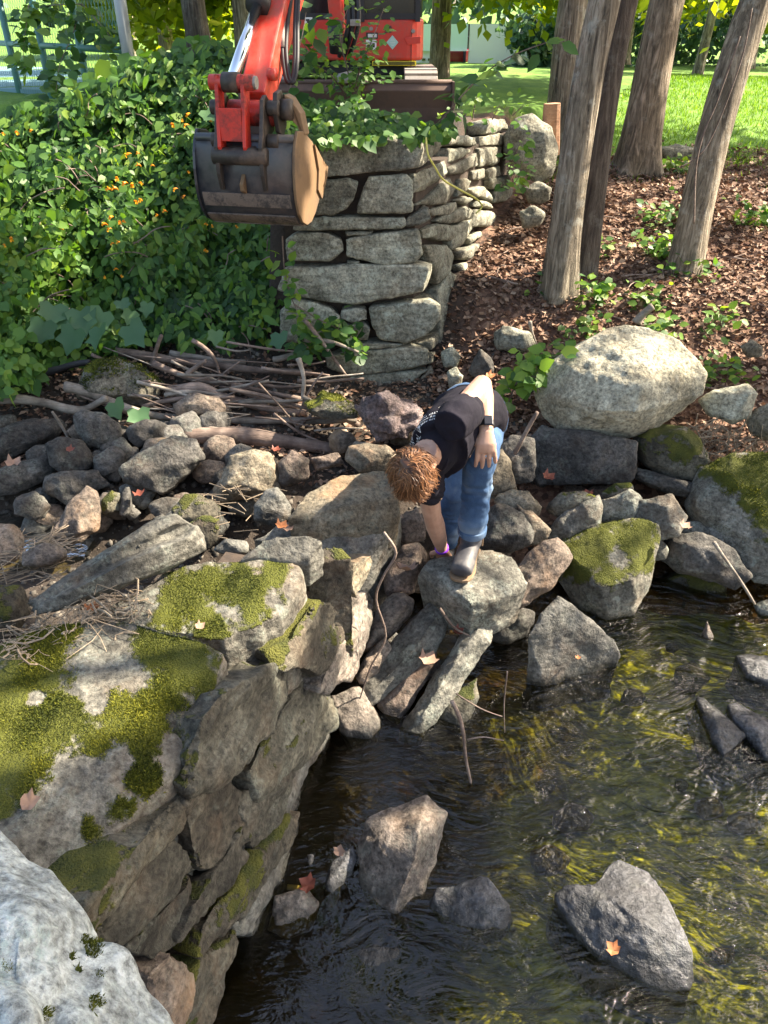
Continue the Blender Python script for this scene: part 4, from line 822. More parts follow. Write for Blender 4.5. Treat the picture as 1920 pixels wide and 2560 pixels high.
# ------------------------------------------------------------------ background
def bgtree(name, label, px, pyb, y, r0, crown_c, rd, leaf, n, size, bark='bark', seed=1, spread=.5, clumps=45, h=5, flare=.4, lean=0., grp=None):
    b = at(px, pyb, y); c = Vector(crown_c)
    return tree(name, label, [b - Vector((0, 0, .1)), b + Vector((lean * .3, 0, h * .35)), b + Vector((lean, 0, h * .8))], [r0, r0 * .85, r0 * .6], bark, (crown_c, rd), leaf, n, clumps, size, spread, seed=seed, flare=flare, group=grp)
bgtree('maple_tree', 'maple with lime foliage standing before the garage', 1098, 192, 13.0, .15, (2.3, 12.4, 3.5), (2.3, 1.8, .75), 'limeleaf', 9000, .14, 'barkridge', 31, .38, 90, 6)
bgtree('maple_tree', 'bronze leaved tree at the corner of the garage', 1415, 165, 20, .16, (4.9, 20.5, 3.9), (1.6, 1.2, .75), 'bronzeleaf', 4500, .15, 'barkdark', 32, .3, 50, 4.5)
bgtree('maple_tree', 'small yellow green maple at the right back of the lawn', 1742, 188, 16, .09, (6.8, 16.2, 3.6), (1.6, 1.3, 1.0), 'limeleaf', 4500, .14, 'bark', 33, .3, 55, 4, lean=.3)
bgtree('maple_tree', 'yellow tree at the far right beyond the lawn', 1870, 170, 24, .15, (11.2, 24, 4), (2.4, 2, 1.5), 'limeleaf', 4000, .2, 'bark', 34, .45, 50, 6)
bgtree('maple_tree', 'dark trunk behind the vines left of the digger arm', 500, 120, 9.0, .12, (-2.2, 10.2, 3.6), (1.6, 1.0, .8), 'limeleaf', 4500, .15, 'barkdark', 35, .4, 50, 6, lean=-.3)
bgtree('maple_tree', 'trunk hidden behind the digger arm', 612, 110, 9.6, .10, (-1.6, 11, 3.3), (1.4, .9, .8), 'limeleaf', 4000, .15, 'bark', 36, .4, 45, 6)
bgtree('maple_tree', 'pale lime tree behind the chain fence', 330, 150, 17, .14, (-4.9, 18.5, 3.3), (1.4, 1.3, .9), 'limeleaf', 5000, .17, 'bark', 37, .4, 60, 6)
bgtree('maple_tree', 'lime tree glowing between fence and digger', 420, 140, 13, .1, (-3.3, 13.5, 3.0), (1.1, 1.0, .8), 'limeleaf', 5000, .13, 'bark', 38, .3, 60, 5)
bgtree('maple_tree', 'lime foliage tree over the lawn right of the garage', 1560, 150, 22, .14, (7.4, 21, 3.9), (2.2, 1.6, 1.2), 'limeleaf', 5500, .18, 'bark', 39, .4, 60, 6)
def shrub(label, px, pyb, y, rd, leaf, n, size, seed):
    b = at(px, pyb, y); t = empty('shrub', b, label, 'shrub')
    P_, cl = crown_pts((b.x, b.y, b.z + rd[2] * .8), rd, n, 30, .18 * rd[0]); P_ = P_[P_[:, 2] > b.z - .1]; m = len(P_)
    al = rand_dirs(m); al[:, 2] += .4; link('foliage', leaves_mesh('foliage', P_, al, rand_dirs(m) + np.array([0, -.4, .6]), size * (.7 + .6 * rng.random(m)), (DIA_V, DIA_F)), M[leaf], t)
    bm = bmesh.new()
    for k in range(5):
        e = Vector(cl[k]); tube(bm, [b - Vector((0, 0, .1)), b.lerp(e, .5) + Vector((0, 0, .1)), e], [.03, .02, .008], 6)
    bobj('stem', bm, M['barkdark'], t)
shrub('blue green shrub beside the garage', 1335, 165, 22, (.85, .8, .7), 'tealleaf', 2600, .16, 1)
shrub('blue green shrub between the two trunks', 1545, 175, 24, (2.0, 1.2, 1.3), 'tealleaf', 2600, .2, 2)
shrub('blue green bush behind the small yellow maple', 1650, 180, 27, (2.0, 1.2, 1.5), 'tealleaf', 2600, .2, 3)
shrub('hazy green bush at the right end of the lawn', 1860, 190, 26, (2.2, 1.2, 1.6), 'tealleaf', 2600, .2, 4)
shrub('pale bush right of the garage drive', 1385, 172, 23, (.9, .8, .7), 'limeleaf', 1500, .14, 5)
# far woods
m = 26000; xx = rng.uniform(-75, 95, m); dep_ = rng.uniform(0, 12, m); hh = rng.random(m) ** .8
top = 9 + 3 * vnoise(np.stack([xx * .12, xx * 0, xx * 0], 1), 6) + 2 * vnoise(np.stack([xx * .4, xx * 0, xx * 0], 1), 7)
P_ = np.stack([xx, 55 + dep_ + 3 * vnoise(np.stack([xx * .2, hh * 4, xx * 0], 1), 8), 2.0 + hh * top], 1)
keep = ~((P_[:, 0] < -8) & (P_[:, 0] > -26) & (P_[:, 2] > 2.5)); P_ = P_[keep]; m = len(P_)
tag(link('woods', leaves_mesh('woods', P_, rand_dirs(m), rand_dirs(m) + np.array([0, -1, .5]), rng.uniform(.5, 1.1, m), (DIA_V, DIA_F)), M['tealleaf']),
    'hazy blue green woods closing the view beyond the lawn', 'woods', kind='stuff')
# garage
gy = 24.0
def gp(px, py): return at(px, py, gy)
ga = gp(1000, 160); gb = gp(1335, 168); g0 = min(ga.z, gb.z) - .3
gar = empty('garage', (ga.x, gy, g0), 'white and mint garage with an open bay at the far end of the lawn', 'building')
def panel(name, px0, px1, py0, py1, mat, dy=0, th=.1, parent=gar, drop=0):
    a = gp(px0, py1); b = gp(px1, py0); bm = bmesh.new()
    bbox(bm, ((a.x + b.x) / 2, gy + dy + th / 2, (a.z - drop + b.z) / 2), Vector(((b.x - a.x) / 2, 0, 0)), Vector((0, th / 2, 0)), Vector((0, 0, (b.z - a.z + drop) / 2)))
    return bobj(name, bm, M[mat], parent)
panel('wall', 1171, 1340, 60, 165, 'white_wall', drop=.4, th=.2); panel('wall', 940, 1120, 60, 128, 'mint_wall', th=.2); panel('wall', 1120, 1171, 60, 127, 'mint_wall', th=.2); panel('wall', 1085, 1122, 127, 165, 'white_wall', th=.2, drop=.4)
d_ = panel('garage_door', 960, 1085, 128, 165, 'white_wall', dy=.08, th=.08, drop=.4)
for x0 in (985, 1005, 1055, 1070): panel('door_window', x0, x0 + 9, 146, 152, 'glass', dy=.05, th=.04)
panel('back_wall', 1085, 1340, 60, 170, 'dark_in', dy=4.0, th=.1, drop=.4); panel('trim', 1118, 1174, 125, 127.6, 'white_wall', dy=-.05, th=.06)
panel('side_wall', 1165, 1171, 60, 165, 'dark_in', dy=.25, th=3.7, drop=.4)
bm = bmesh.new(); a = gp(930, 40); b = gp(1350, 40)
prism(bm, [(a.x, gy - .4, a.z + .6), (b.x + .3, gy - .4, a.z + .6), (b.x + .3, gy + 3, a.z + 2.0), (a.x, gy + 3, a.z + 2.0)], Vector((0, .06, -.12))); bobj('roof', bm, M['steelgrey'], gar)
c0 = at(1140, 160, gy + 1.6); car = empty('car', (c0.x, gy + 1.9, c0.z - .3), 'red car parked inside the open garage bay', 'car')
bm = bmesh.new(); bbox(bm, (c0.x, gy + 2.4, c0.z + .15), Vector((.55, 0, 0)), Vector((0, 1.4, 0)), Vector((0, 0, .22))); bobj('body', bm, M['redcar'], car, bevel=.06)
bm = bmesh.new(); prism(bm, [(c0.x - .48, gy + 1.6, c0.z + .38), (c0.x - .38, gy + 1.9, c0.z + .68), (c0.x - .38, gy + 3.0, c0.z + .68), (c0.x - .48, gy + 3.4, c0.z + .38)], Vector((.92, 0, 0))); bobj('cabin', bm, M['glass'], car, bevel=.03)
for s in (-1, 1):
    bm = bmesh.new(); tube(bm, [(c0.x + s * .38, gy + 1.2, c0.z + .2), (c0.x + s * .38, gy + .98, c0.z + .2)], .07, 10); bobj('headlight', bm, M['label_white'], car)
    bm = bmesh.new(); tube(bm, [(c0.x + s * .5, gy + 1.5, c0.z - .12), (c0.x + s * .34, gy + 1.5, c0.z - .12)], .2, 14); bobj('wheel', bm, M['rubber'], car)
# chain link fence
fA = at(-60, 52, 10.5); fB = at(300, 4, 7.3); fA.z = fB.z = 2.86
fen = empty('chain_link_fence', (fB.x, fB.y, 1.7), 'green chain link fence with vines at the top left', 'fence')
fd = (fB - fA); fl_ = fd.length; fu = fd.normalized(); zb = 1.55
for z_, nm in ((2.86, 'top_rail'), (2.36, 'middle_rail'), (1.66, 'bottom_rail')):
    bm = bmesh.new(); tube(bm, [(fA.x, fA.y, z_), (fB.x, fB.y, z_)], .028, 10); bobj(nm, bm, M['fence'], fen, smooth=True)
for k in range(5):
    p = fA.lerp(fB, k / 4); bm = bmesh.new(); tube(bm, [(p.x, p.y, 1.4), (p.x, p.y, 2.9 if k < 4 else 3.6)], .035 if k < 4 else .05, 12); bobj('post', bm, M['fence'] if k < 4 else M['post'], fen, smooth=True)
bm = bmesh.new(); step = .075; hgt = 1.25; nw = int(fl_ / step) + 1
for k in range(nw):
    for s in (1, -1):
        base = fA + fu * (k * step); pts_ = []; nz = int(hgt / step) + 1
        for j in range(nz):
            ph = (j % 2) * .5 * s * step; pts_.append(Vector((base.x, base.y, 1.62 + j * step)) + fu * ph)
        for j in range(nz - 1):
            a, b = pts_[j], pts_[j + 1]; w = Vector((-fu.y, fu.x, 0)); t_ = (b - a).cross(w).normalized() * .0045
            vv = [bm.verts.new(q) for q in (a - t_, a + t_, b + t_, b - t_)]; bm.faces.new(vv)
o = bobj('wire_mesh', bm, M['fence'], fen); o['kind'] = 'stuff'

bm = bmesh.new(); prism(bm, [(-3.4, 9.5, 1.93), (-2.6, 14, 1.93), (-5, 34, 1.93), (-40, 34, 1.93), (-40, 12, 1.93), (-7, 10.5, 1.93)], Vector((0, 0, -.5)))
tag(bobj('sports_court', bm, M['court']), kind='structure')
# ------------------------------------------------------------------ left bank thicket
def bank_y(px, py):   # front surface of the thicket, as a distance
    return np.interp(py, [100, 250, 400, 600, 750, 900, 1000], [6.9, 6.35, 6.0, 5.55, 5.2, 4.85, 4.5]) + .22 * vnoise(np.stack([px / 170., py / 150., px * 0], 1), 3) + .12 * vnoise(np.stack([px / 60., py / 55., px * 0], 1), 5) + np.where(px < 250, (250 - np.maximum(px, -60)) * -.0012, 0)
def scatter_px(n, x0, x1, y0, y1, mask=None):
    px = rng.uniform(x0, x1, n); py = rng.uniform(y0, y1, n); k = mask(px, py) if mask else np.ones(n, bool); return px[k], py[k]
def unproj(px, py, y):
    a = (px - 960) / 1920; b = (1280 - py) / 1920; d = np.stack([a, CP + b * SP, b * CP - SP], 1); return np.array(CAM) + d * (y / d[:, 1])[:, None]
def topline(px): return np.interp(px, [-60, 0, 60, 150, 260, 330, 420, 520, 600, 720], [310, 295, 270, 240, 200, 165, 135, 125, 140, 240])
def botline(px): return np.interp(px, [-60, 0, 120, 250, 330, 450, 560, 690, 760], [960, 960, 940, 870, 850, 850, 850, 840, 800])
def bankmask(px, py):
    e = 26 * vnoise(np.stack([px / 35., py / 35., px * 0], 1), 13)
    right = np.interp(py, [100, 300, 560, 700, 900], [760, 760, 712, 705, 700]) + e
    k = (py > topline(px) + e) & (py < botline(px) + e) & (px < right)
    hole = vnoise(np.stack([px / 75., py / 75., px * 0], 1), 33) + .35 * np.exp(-((px - 490) / 130.) ** 2 - ((py - 770) / 90.) ** 2) > .60
    return k & ~(hole & (rng.random(len(px)) < .45))
def thicket(name, label, n, sz, mat, off, seed, mask=bankmask, area=(-420, 760, 100, 1000), depth=.5, yfun=bank_y, cat='vines', wide=1.15):
    px, py = scatter_px(n, *area, mask); y = yfun(px, py) + off + rng.random(len(px)) ** 1.5 * depth; P_ = unproj(px, py, y); m = len(P_)
    al = np.stack([rng.normal(size=m) * .8, -.5 + rng.normal(size=m) * .45, -.75 + rng.normal(size=m) * .45], 1)
    nn = np.stack([rng.normal(size=m) * .45, -.8 + rng.normal(size=m) * .35, .75 + rng.normal(size=m) * .35], 1)
    rd_ = np.clip(.45 + .3 * vnoise(P_ * 2.2, seed) + rng.normal(size=m) * .22, 0, 1)
    return tag(link(name, leaves_mesh(name, P_, al, nn, sz * np.clip(np.exp(rng.normal(size=m) * .38), .4, 1.9), (LEAF_V, LEAF_F), rd_, wide), M[mat]), label, cat, kind='stuff')
thicket('vine_thicket', 'dense green vine and weed thicket covering the left bank', 36000, .070, 'vineleaf', 0, 41, depth=.45)
thicket('weed_thicket', 'lighter green weeds growing through the vine thicket', 7500, .055, 'weedleaf', -.10, 42, depth=.4)
def leftlow(px, py): return bankmask(px, py) & (px < 330 + 80 * vnoise(np.stack([px / 60., py / 60., px * 0], 1), 3)) & (py > 520)
thicket('weed_thicket', 'narrow leaved jewelweed among the vines on the left bank', 4600, .075, 'weedleaf', -.16, 46, depth=.4, wide=.55)
thicket('weed_thicket', 'light small leaved weeds at the left edge of the bank', 6000, .055, 'weedleaf', -.22, 43, leftlow, depth=.3)
def uplim(px, py): return (py > topline(px) - 40) & (py < topline(px) + 150) & (rng.random(len(px)) < .6)
thicket('vine_thicket', 'sunlit vine tips along the top of the left bank', 1500, .095, 'weedleaf', .05, 44, uplim, (150, 700, 60, 420), .5)
# stems running through the thicket
bm = bmesh.new(); rr = random.Random(3)
for k in range(60):
    px = rr.uniform(0, 690); py = rr.uniform(topline(px) + 40, 840); y = float(bank_y(np.array([px]), np.array([py]))[0]); pp = []
    dx, dy = rr.uniform(-1, 1), rr.uniform(-1, .4)
    for i in range(5):
        pp.append(at(px + dx * i * 30 + rr.uniform(-6, 6), py + dy * i * 30 + i * i * 3, y - .05 + rr.uniform(-.03, .03)))
    tube(bm, smoothpath(pp, 3), .004, 5)
tag(bobj('vine_stem', bm, M['driftwood']), 'thin brown stems running through the left thicket', 'vines', kind='stuff')
# orange flowers of the jewelweed
fpx = [(40, 330), (78, 325), (6, 333), (455, 300), (470, 285), (430, 310), (465, 312), (530, 298), (320, 385), (345, 382), (347, 412), (382, 413), (292, 445), (273, 472), (312, 457), (330, 460), (350, 457), (288, 470), (438, 472), (460, 490), (470, 430), (352, 500), (338, 503), (393, 537), (413, 527), (278, 542), (262, 560), (272, 572), (298, 555), (308, 553), (152, 572), (28, 595), (10, 612), (282, 608), (297, 605), (513, 560), (530, 563), (590, 565), (512, 626), (290, 672), (303, 690), (262, 692), (340, 724), (345, 890), (375, 570), (485, 480), (15, 440), (150, 640), (240, 520), (410, 560), (490, 385), (8, 265), (50, 268)]
bmf = None
for i, (px, py) in enumerate(fpx[:42]):
    y = float(bank_y(np.array([float(px)]), np.array([float(py)]))[0]) - .22; p = at(px, py, y)
    if bmf is None:
        bm = bmesh.new()
        tube(bm, [(0, -.012, 0), (0, .004, .002), (0, .016, -.001), (0, .024, -.008)], [.010, .008, .004, .0015], 7)
        for s in (-1, 1):
            v = [bm.verts.new(q) for q in ((0, -.012, -.004), (s * .012, -.02, -.002), (s * .013, -.024, -.016), (s * .002, -.016, -.02))]; bm.faces.new(v)
        v = [bm.verts.new(q) for q in ((-.006, -.012, .006), (.006, -.012, .006), (.004, -.022, .014), (-.004, -.022, .014))]; bm.faces.new(v)
        bmf = bpy.data.meshes.new('flower'); bm.to_mesh(bmf); bm.free(); bmf.materials.append(M['orangeflower'])
        a_ = bmf.attributes.new('rnd', 'FLOAT', 'POINT'); a_.data.foreach_set('value', np.linspace(.2, .9, len(bmf.vertices)).astype(np.float32))
    o = bpy.data.objects.new('jewelweed_flower', bmf); COL.objects.link(o); o.location = p; s = random.uniform(.6, 1.0); o.scale = (s, s, s); o.rotation_euler = (random.uniform(-.4, .4), random.uniform(-.3, .3), random.uniform(-1.2, 1.2))
    tag(o, 'small orange jewelweed flower hanging in the left thicket', 'flower', 'orange flowers in the left thicket')
def plant(name, label, pts_, mat, n, size, spread=.06, stem=.005, cat='plant', group=None, shape=(LEAF_V, LEAF_F), droop=-.3, wide=1.1):
    """stems along given polylines with leaves along them"""
    base = Vector(pts_[0][0]); t = empty(name, base, label, cat, group); bm = bmesh.new(); allp = []
    for pl in pts_:
        sp_ = smoothpath(pl, 5); tube(bm, sp_, [lerp(stem, stem * .4, i / (len(sp_) - 1)) for i in range(len(sp_))], 5); allp += [q[:] for q in sp_[len(sp_) // 6:]]
    bobj('stem', bm, M['driftwood'], t); allp = np.array(allp); k = rng.integers(0, len(allp), n); P_ = allp[k] + rng.normal(size=(n, 3)) * spread
    al = np.stack([rng.normal(size=n), rng.normal(size=n) * .7 - .3, rng.normal(size=n) * .4 + droop], 1); nn = np.stack([rng.normal(size=n) * .4, rng.normal(size=n) * .4 - .6, np.ones(n)], 1)
    o = link('foliage', leaves_mesh('foliage', P_, al, nn, size * (.6 + .7 * rng.random(n)), shape, None, wide), M[mat], t); return t
# big grape leaves low on the bank
for i, (px, py, s) in enumerate([(135, 785, .17), (200, 800, .19), (262, 800, .17), (190, 845, .18), (250, 840, .17), (320, 835, .17), (112, 822, .16), (150, 810, .12), (540, 840, .10), (330, 790, .10), (285, 1022, .13), (345, 1040, .13), (700, 850, .13), (515, 295, .15), (370, 770, .1), (300, 765, .1)]):
    y = float(bank_y(np.array([float(px)]), np.array([float(py)]))[0]) - .30 if py < 900 else 4.15
    p = np.array([at(px, py - s * 150, y)[:]]); me = leaves_mesh('grape_leaf', p, np.array([[random.uniform(-.7, .7), -.5, random.uniform(-.9, -.3)]]), np.array([[random.uniform(-.6, .6), random.uniform(-1, -.4), .7]]), np.array([s]), (GRAPE_V, MAPLE_F), np.array([random.random()]))
    tag(link('grape_leaf', me, M['bigleaf']), 'broad pale green grape leaf in front of the lower left thicket', 'leaf', 'broad grape leaves on the left bank')
# vine hanging on the fence, trailing vine on the wall
plant('climbing_vine', 'leafy vine hanging down the chain link fence', [[at(205, 10, 7.9), at(180, 90, 7.7), at(150, 160, 7.5), at(140, 230, 7.2)], [at(205, 10, 7.9), at(250, 60, 7.6), at(290, 110, 7.4)], [at(205, 10, 7.9), at(120, 15, 8.4), at(60, 40, 9)]], 'vineleaf', 230, .11, .07)
plant('climbing_vine', 'thin light green vine dangling from the fence top at left', [[at(72, 10, 8.6), at(66, 60, 8.5), at(58, 130, 8.3), at(62, 170, 8)]], 'weedleaf', 60, .11, .05)
plant('climbing_vine', 'trailing vine with light leaves on the lower left of the wall', [[at(706, 590, 4.78), at(712, 680, 4.76), at(735, 760, 4.74), at(770, 815, 4.72), at(800, 850, 4.7)], [at(735, 760, 4.74), at(800, 800, 4.7), at(860, 830, 4.72), at(900, 860, 4.74)]], 'weedleaf', 95, .07, .035)
plant('climbing_vine', 'cluster of leaves at the foot of the wall above the flat stones', [[at(800, 850, 4.7), at(780, 830, 4.68)], [at(830, 860, 4.7), at(850, 810, 4.66)], [at(880, 860, 4.72), at(905, 820, 4.7)], [at(770, 870, 4.6), at(750, 840, 4.6)]], 'vineleaf', 90, .085, .05)
plant('climbing_vine', 'vine with round leaves between the person and the pale boulder', [[at(1270, 1010, 4.3), at(1290, 960, 4.25), at(1320, 910, 4.2), at(1345, 880, 4.25)], [at(1290, 960, 4.25), at(1330, 940, 4.15), at(1350, 960, 4.1)], [at(1320, 910, 4.2), at(1390, 890, 4.2), at(1420, 885, 4.25)]], 'weedleaf', 95, .095, .05)
# plants on top of the wall
def topmask(px, py):
    e = 18 * vnoise(np.stack([px / 40., py / 40., px * 0], 1), 51); lo = np.interp(px, [690, 760, 900, 1000, 1060, 1130], [470, 372, 350, 340, 345, 330]); hi = np.interp(px, [690, 760, 900, 1000, 1060, 1130], [250, 255, 255, 285, 300, 320])
    return (py > hi + e) & (py < lo + e * .5)
def top_y(px, py): return np.interp(py, [230, 300, 345, 380, 480], [5.7, 5.2, 4.86, 4.76, 4.72])
thicket('wall_top_weeds', 'leafy weeds spilling over the top of the tall wall', 2600, .058, 'vineleaf', -.04, 52, topmask, (680, 1140, 220, 480), .25, top_y)
thicket('wall_top_weeds', 'light green weed tips above the tall wall', 600, .05, 'weedleaf', -.1, 53, topmask, (700, 1130, 220, 400), .2, top_y)
plant('sapling', 'feathery shrub in front of the digger body', [[at(880, 260, 5.7), at(870, 180, 5.75), at(850, 90, 5.8), at(870, 20, 5.85)], [at(880, 260, 5.7), at(900, 170, 5.7), at(930, 100, 5.7), at(960, 20, 5.8)], [at(880, 260, 5.7), at(830, 190, 5.6), at(790, 160, 5.6), at(745, 85, 5.6)], [at(880, 260, 5.7), at(910, 190, 5.65), at(940, 170, 5.65)]], 'weedleaf', 330, .05, .05, .006)
plant('sapling', 'leafy twig rising left of the digger body', [[at(720, 250, 5.3), at(735, 170, 5.35), at(755, 90, 5.4), at(765, 30, 5.45)], [at(735, 170, 5.35), at(770, 130, 5.4), at(830, 90, 5.5)]], 'vineleaf', 45, .10, .05)
plant('sapling', 'long thin leafy shoot arching right from the wall top', [[at(1105, 300, 5.3), at(1150, 245, 5.2), at(1210, 185, 5.1), at(1290, 135, 5.0), at(1410, 92, 4.95)]], 'vineleaf', 34, .10, .03, .006, wide=.9)
plant('sapling', 'sunlit leafy sprig on the right part of the wall', [[at(1270, 430, 5.9), at(1290, 380, 5.8), at(1310, 340, 5.75)], [at(1290, 380, 5.8), at(1300, 430, 5.7), at(1285, 460, 5.7)]], 'weedleaf', 50, .065, .05)
plant('sapling', 'thin sunlit seedlings behind the wall corner', [[at(1180, 300, 6.0), at(1190, 250, 6.0), at(1195, 235, 6.0)], [at(1230, 300, 6.1), at(1250, 260, 6.1)], [at(1130, 290, 5.8), at(1140, 255, 5.8)], [at(1280, 290, 6.2), at(1310, 262, 6.2)]], 'weedleaf', 80, .05, .06)
# low plants on the leaf litter
for label, px, py, y, n, w in [('green seedlings at the foot of the front trunk', 1360, 700, 5.35, 60, 60), ('white flowered weed right of the front trunk', 1460, 735, 5.2, 50, 45), ('low green weeds in the middle of the leaf litter', 1560, 640, 5.8, 190, 110),
                             ('weeds left of the slender leaning trunk', 1650, 540, 6.3, 150, 90), ('weeds at the foot of the slender leaning trunk', 1725, 680, 5.5, 60, 45), ('leafy weed above the pale boulder', 1460, 800, 4.95, 70, 55), ('green weed beside the boulder top right', 1660, 790, 4.9, 70, 50),
                             ('weed clump right of the pale boulder', 1800, 900, 4.6, 70, 60), ('weeds at the right edge of the litter', 1860, 560, 6.3, 110, 60), ('yellow green weeds at the thick trunk', 1730, 420, 7.4, 80, 60), ('weeds behind the boulder on the slope', 1560, 735, 5.2, 110, 80), ('small weed near the lone yellow green rock', 1810, 790, 5.0, 45, 40)]:
    rr = random.Random(px); st = []
    for k in range(6):
        q = at(px + rr.uniform(-w, w), py + rr.uniform(-12, 12), y); q.z = gz(q.x, q.y) - .01; st.append([q, q + Vector((rr.uniform(-.05, .05), rr.uniform(-.05, .03), rr.uniform(.06, .16)))])
    plant('weed', label, st, 'weedleaf', n, .06, .05, .003, droop=.1)
# leaf litter and grass
def sc_ground(n, x0, x1, y0, y1, cond):
    x = rng.uniform(x0, x1, n); y = rng.uniform(y0, y1, n); k = cond(x, y); x, y = x[k], y[k]; return np.stack([x, y, ground_z(x, y)], 1)
P_ = sc_ground(48000, .3, 5.2, 3.9, 8.6, lambda x, y: (x > xret(y) + .05) & (y < 7.6 + .18 * (x - 1.2) + .5 * rng.normal(size=len(x)) * .6) & (x < .62 * y + .4)); P_[:, 2] += .035 * fbm(P_ * 3.1, 3, 4) + .004 + .02 * rng.random(len(P_))
m = len(P_); tag(link('leaf_litter', leaves_mesh('leaf_litter', P_, rand_dirs(m) * np.array([1, 1, .25]), rand_dirs(m) * .75 + np.array([0, 0, .9]), rng.uniform(.02, .06, m), (DIA_V * np.array([1.0, 1, 2.5]), DIA_F)), M['litterleaf']), 'brown and red fallen leaves covering the right bank', 'leaves', kind='stuff')
P_ = sc_ground(60000, .7, 9, 7.0, 15.5, lambda x, y: (x > xret(y) + .05) & (x < .6 * y + .6) & (y > 7.2 + .18 * (x - 1.2) + .35 * rng.normal(size=len(x)))); m = len(P_)
tag(link('grass', leaves_mesh('grass', P_, rng.normal(size=(m, 3)) * np.array([.35, .35, .1]) + np.array([0, 0, 1]), rand_dirs(m) * np.array([1, 1, .2]), rng.uniform(.025, .06, m), (BLADE_V * np.array([1.6, 1, 1]), BLADE_F)), M['grass']), 'short bright grass of the lawn behind the trees', 'grass', kind='stuff')
P_ = sc_ground(9000, -2.6, .9, 3.8, 5.0, lambda x, y: rng.random(len(x)) < .5); m = len(P_)
tag(link('leaf_litter', leaves_mesh('leaf_litter', P_ + np.array([0, 0, .02]), rand_dirs(m) * np.array([1, 1, .2]), rand_dirs(m) * .6 + np.array([0, 0, 1]), rng.uniform(.02, .06, m), (DIA_V * np.array([.8, 1, 2]), DIA_F)), M['litterleaf']), 'sparse dead leaves under the branch pile', 'leaves', kind='stuff')
P_ = sc_ground(8500, -2.7, .9, 2.6, 4.95, lambda x, y: rng.random(len(x)) < .8); P_[:, 2] += .035 * fbm(P_ * 3.1, 3, 4); m = len(P_)
tag(link('gravel', leaves_mesh('gravel', P_, rand_dirs(m), rand_dirs(m), .012 + .05 * rng.random(m) ** 3, (OCT_V, OCT_F)), M['pebble']), 'dark gravel and small pebbles between the rocks of the left heap', 'gravel', kind='stuff')
bm = bmesh.new(); tr_ = random.Random(4)
for _ in range(420):
    x = tr_.uniform(.6, 4.6); y = tr_.uniform(4.3, 7.6)
    if x < xret(y) + .1 or x > .6 * y + .3: continue
    p = Vector((x, y, gz(x, y) + .025)); a = tr_.uniform(0, 6.28); l = .04 + .22 * tr_.random() ** 2; d_ = Vector((math.cos(a), math.sin(a), tr_.gauss(.05, .12))) * l
    tube(bm, [p - d_ / 2, p + Vector((tr_.gauss(0, .01), tr_.gauss(0, .01), .004)), p + d_ / 2], tr_.uniform(.002, .006), 5)
tag(bobj('litter_twigs', bm, M['driftwood']), 'small dead twigs scattered over the leaf litter of the right bank', 'twigs', kind='stuff')
# stump
sb = at(1378, 352, 6.9); st = empty('tree_stump', sb, 'orange cut tree stump behind the front trunk', 'stump')
bm = trunk_mesh([sb - Vector((0, 0, .1)), sb + Vector((-.01, 0, .13)), sb + Vector((-.02, 0, .27))], [.078, .070, .064], 16, .12, .1, 4); bobj('trunk', bm, M['cutwood'], st, smooth=False)
# ------------------------------------------------------------------ excavator
EO = Vector((-.725, 4.36, 2.055)); ED = Vector((.21, .978, 0)).normalized(); EW = Vector((ED.y, -ED.x, 0)); EZ = Vector((0, 0, 1))
def E(w, d, z): return EO + EW * w + ED * d + EZ * z
exc = empty('excavator', (-.3, 6.9, 1.88), 'red mini excavator standing on the wall top, its arm reaching down', 'excavator')
def ebox(bm, c, hw, hd, hz): bbox(bm, E(*c), EW * hw, ED * hd, EZ * hz)
def ecyl(bm, p, q, r, s=16): tube(bm, [E(*p), E(*q)], r, s)
def eplate(bm, prof, w0, th): prism(bm, [E(w0, d, z) for d, z in prof], EW * th)
# bucket
prof = [(.06, .0), (.015, -.015), (-.012, -.07), (-.028, -.15), (-.03, -.23), (-.018, -.30), (.012, -.365), (.065, -.415), (.14, -.445), (.22, -.445), (.31, -.41), (.40, -.35), (.48, -.27)]
HW = .265; bm = bmesh.new(); T_ = .018
pp = smoothpath([Vector((d, z, 0)) for d, z in prof], 4); n = len(pp); rows = []
for i, p in enumerate(pp):
    t = (pp[min(i + 1, n - 1)] - pp[max(i - 1, 0)]).normalized(); nn = Vector((t.y, -t.x, 0)) * T_
    rows.append([bm.verts.new(E(s * HW, q.x, q.y)) for q in (p, p - nn) for s in (-1, 1)])
for a, b in zip(rows[:-1], rows[1:]):
    bm.faces.new((a[0], a[1], b[1], b[0])); bm.faces.new((a[2], b[2], b[3], a[3])); bm.faces.new((a[0], b[0], b[2], a[2])); bm.faces.new((a[1], a[3], b[3], b[1]))
bm.faces.new((rows[0][0], rows[0][2], rows[0][3], rows[0][1])); bm.faces.new((rows[-1][0], rows[-1][1], rows[-1][3], rows[-1][2]))
buck = bobj('bucket', bm, M['blackmetal'], exc); 
for p in buck.data.polygons: p.use_smooth = True
side_prof = [(.05, .03)] + [(d - .006, z - .004) for d, z in prof[1:]] + [(.44, -.17), (.30, -.05), (.16, .015)]
for s in (-1, 1):
    bm = bmesh.new(); eplate(bm, side_prof, s * HW if s > 0 else -HW - .016, .016); bobj('side_plate', bm, M['mudsteel'] if s > 0 else M['blackmetal'], buck, bevel=.004)
    bm = bmesh.new(); eplate(bm, [(.40, -.36), (.33, -.30), (.36, -.20), (.30, -.06), (.45, -.16), (.55, -.21), (.50, -.28)], HW + .017 if s > 0 else -HW - .029, .012); bobj('side_cutter', bm, M['mudsteel'], buck, bevel=.003)
bm = bmesh.new(); ecyl(bm, (-HW, .03, -.012), (HW, .03, -.012), .026); bobj('top_tube', bm, M['blackmetal'], buck, smooth=True)
